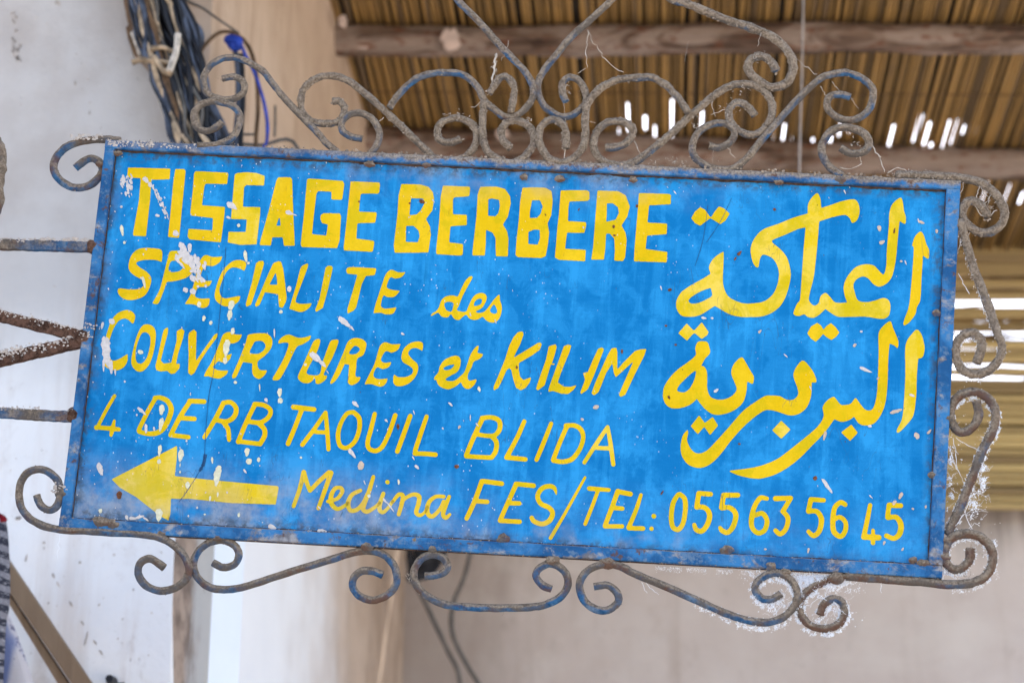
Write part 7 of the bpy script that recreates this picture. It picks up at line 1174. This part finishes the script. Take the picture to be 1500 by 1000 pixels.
# cobwebs
web = MB(); webd = MB()
def thread(mb, a, b, sag=.1, r=.0003, z=.004, lump=.8):
    A, B = Vector(sg(a[0], a[1], z)), Vector(sg(b[0], b[1], z)); L_ = (B - A).length; P = []
    n = max(6, int(L_ / .004)); sd = random.random() * 50
    for i in range(n + 1):
        t = i / n; p = A.lerp(B, t); p.y -= sag * L_ * 4 * t * (1 - t) * .5
        w = .07 * L_ + .0008
        p += Vector((noise.noise(Vector((t * 7, sd, 0))), noise.noise(Vector((t * 7, sd, 4))), noise.noise(Vector((t * 5, sd, 8))))) * w
        P.append(p)
    mb.tube(P, lambda t: r * .62, 5, lump, 300, sd)
for a, b, s_, r in (((861, 45), (858, 100), .05, .0008), ((858, 100), (846, 108), 0, .0006), ((862, 48), (890, 90), .1, .0008), ((890, 90), (914, 106), .2, .0009), ((1115, 48), (1110, 68), .1, .0006), ((1166, 85), (1198, 110), .1, .0007),
        ((727, 78), (722, 120), 0, .0026), ((722, 120), (716, 138), 0, .0018), ((690, 157), (706, 148), .3, .0009), ((829, 215), (826, 238), 0, .0012), ((826, 150), (830, 190), 0, .0005), ((872, 180), (862, 178), 0, .0005),
        ((876, 206), (868, 215), .1, .0004), ((929, 206), (938, 226), .1, .0006), ((925, 240), (1000, 246), .1, .0009), ((960, 244), (980, 248), .3, .0010), ((1065, 213), (1076, 232), .1, .0006), ((1045, 218), (1044, 240), 0, .0003), ((1043, 150), (1048, 172), .1, .0006), ((1062, 160), (1040, 168), .1, .0006), ((1219, 120), (1231, 134), .1, .0006), ((1202, 126), (1210, 140), .1, .0006), ((1246, 142), (1258, 160), .1, .0004),
        ((1276, 210), (1290, 232), .1, .0017), ((1290, 232), (1296, 252), .1, .0010), ((1300, 254), (1330, 252), -.5, .0009), ((1230, 245), (1262, 240), .3, .0010), ((1262, 238), (1258, 225), .2, .0009), ((745, 60), (735, 90), .05, .0004), ((1008, 60), (1004, 90), .0, .0002), ((555, 178), (562, 172), .1, .0007), ((1411, 268), (1406, 290), .2, .0010), ((1435, 270), (1430, 292), .2, .0010), ((1436, 272), (1450, 290), .3, .0008), ((1452, 286), (1440, 300), .1, .0008), ((1428, 300), (1438, 316), .1, .0012), ((1438, 316), (1460, 308), .2, .0012),
        ((646, 178), (645, 205), .1, .0002), ((1421, 340), (1414, 356), .1, .0008), ((1408, 345), (1402, 372), .3, .0012), ((708, 176), (700, 190), .2, .0008)):
    thread(webd, a, b, s_, r)
def wisp(mb, cx, cy, sx, sy, n, rr=(.00015, .0005), ln=(3, 12), z=(-.004, .006)):
    for _ in range(n):
        x_, y_ = random.gauss(cx, sx), random.gauss(cy, sy); a = random.uniform(0, 6.28); l_ = random.uniform(*ln)
        thread(mb, (x_, y_), (x_ + math.cos(a) * l_, y_ + math.sin(a) * l_), random.uniform(-.4, .4), random.uniform(*rr), random.uniform(*z), .5)
# dusty clumps where rods meet
for a in ((1450, 302, 6, 8, 40), (1250, 215, 10, 14, 30), (1470, 515, 7, 10, 60), (1434, 553, 5, 5, 40), (1400, 490, 8, 5, 40), (1430, 807, 8, 7, 50), (1418, 845, 7, 5, 40), (1415, 862, 4, 4, 12), (1085, 130, 14, 8, 40), (1110, 85, 10, 8, 50), (1018, 180, 8, 10, 30), (826, 205, 3, 12, 40), (725, 100, 3, 14, 40), (600, 846, 8, 8, 40), (980, 235, 40, 5, 60), (1070, 160, 14, 14, 40), (832, 130, 6, 10, 30), (665, 170, 18, 5, 40), (770, 175, 18, 4, 40), (1330, 252, 30, 3, 50), (620, 235, 60, 3, 60), (580, 182, 6, 4, 20)):
    wisp(webd, a[0], a[1], a[2] * .6, a[3] * .6, int(a[4] * .5), rr=(.0003, .0009), ln=(1.5, 4))
o = webd.build('cobweb', M_WEB_DUSTY, smooth=True)
o.matrix_world = SIGN; tag(o, 'dusty brown cobwebs strung between the upper scrolls of the sign', 'cobweb', kind='stuff')
# the bright webs at the lower right
def flake(mb, c, r):
    n = random.randint(3, 5); ax = Vector((random.gauss(0, 1), random.gauss(0, 1), random.gauss(0, .7) + .6)).normalized(); u = ax.orthogonal().normalized(); v = ax.cross(u)
    b = len(mb.v)
    for k in range(n):
        a = 2 * math.pi * k / n + random.uniform(-.5, .5); rr = r * random.uniform(.5, 1.3)
        mb.v.append(c + u * math.cos(a) * rr + v * math.sin(a) * rr)
    mb.f.append(tuple(range(b, b + n)))
def along(k, t0, t1, n, spread, down=.002):
    path = rods[k][0]; sd = k * 3.3
    for _ in range(n):
        p = path[int((t0 + (t1 - t0) * random.random()) * (len(path) - 1))]
        a = random.uniform(0, 6.28); q = Vector((math.cos(a), math.sin(a), 0)); q.y -= .3
        d = .0056 + abs(random.gauss(0, spread))
        c = p + q * d * 1.0 + Vector((0, -down * random.random(), random.uniform(-.004, .003)))
        if d > .0092: continue
        if noise.noise(Vector((c.x * 140 + sd, c.y * 140, 1))) + .35 * noise.noise(c * 520) < (d - .0056) * 45 - .12: continue
        flake(web, c, random.uniform(.0004, .0014))
along(15, .35, 1, 9000, .0020); along(16, 0, .8, 5500, .0014); along(20, .5, 1, 9500, .0021); along(21, 0, 1, 13000, .0024)
along(14, .0, .9, 2500, .0014)
def mat_web(cx, cy, sx, sy, n, thr=.05):
    for _ in range(n):
        c = Vector(sg(random.gauss(cx, sx), random.gauss(cy, sy), random.uniform(-.006, .004)))
        if noise.noise(Vector((c.x * 120, c.y * 120, 7))) + .3 * noise.noise(c * 380) < thr + .14: continue
        flake(web, c, random.uniform(.0004, .0013))
for a in ((1196, 850, 22, 4.5, 6500, -.4), (1180, 860, 18, 9, 1200, 0), (1228, 858, 16, 6, 1300, 0), (1214, 892, 13, 14, 1000, .12), (1138, 885, 9, 12, 1100, .05), (1112, 836, 12, 8, 800, 0), (1243, 905, 8, 5, 700, 0), (1112, 916, 14, 4, 900, 0), (1440, 690, 4, 24, 1300, -.12), (1425, 735, 5, 14, 800, -.12), (1395, 740, 4, 20, 900, 0), (1391, 690, 2.5, 34, 1000, .05), (1458, 815, 3.5, 13, 700, -.1), (1388, 842, 7, 6, 700, -.05), (1431, 815, 7, 12, 500, .1), (1394, 440, 1.5, 70, 600, 0), (1408, 600, 3, 50, 300, .1)):  # first, densest patch stands in for the backlit glow under the rail
    mat_web(*a)
for _ in range(3000):
    t = random.random(); y_ = 829 + 19 * t + abs(random.gauss(0, 3.2)); c = Vector(sg(960 + 400 * t, y_, random.uniform(-.006, .002)))
    if noise.noise(Vector((c.x * 60, 3, 1))) > -.15: flake(web, c, random.uniform(.0003, .0009))
if 0:
  pass
for a in ((1180, 858, 18, 9, 26), (1225, 856, 16, 6, 26), (1214, 890, 13, 13, 36), (1140, 885, 10, 12, 26), (1440, 700, 5, 20, 30), (1393, 700, 3, 30, 24), (1425, 735, 6, 14, 24)):
    wisp(web, *a, rr=(.00015, .0004), ln=(4, 14))
for a, b in (((1290, 852), (1291, 868)), ((1412, 745), (1424, 774)), ((1384, 830), (1381, 850)), ((1190, 862), (1215, 880)), ((1175, 890), (1205, 870)), ((1420, 735), (1400, 770)), ((1440, 660), (1400, 640)), ((1397, 640), (1404, 690)), ((1390, 655), (1420, 720)), ((1420, 430), (1405, 400)), ((1432, 420), (1448, 470)), ((1206, 905), (1222, 880)), ((1222, 882), (1240, 900)), ((940, 852), (948, 868)), ((945, 852), (966, 870)), ((87, 782), (84, 818))):
    thread(web, a, b, .15, .0006)
o = web.build('cobweb', M_WEB, smooth=True)
o.matrix_world = SIGN; tag(o, 'bright white cobwebs clinging to the lower right scrolls of the sign', 'cobweb', kind='stuff')

# things of one kind that stand together
for o in scene.objects:
    base = o.name.split('.')[0]
    if o.parent is None and base in ('wall_cable', 'iron_rod', 'cobweb'):
        o['group'] = {'wall_cable': 'cables hanging on the far wall', 'iron_rod': 'dark rods above the top rail', 'cobweb': 'cobwebs on the sign'}[base]
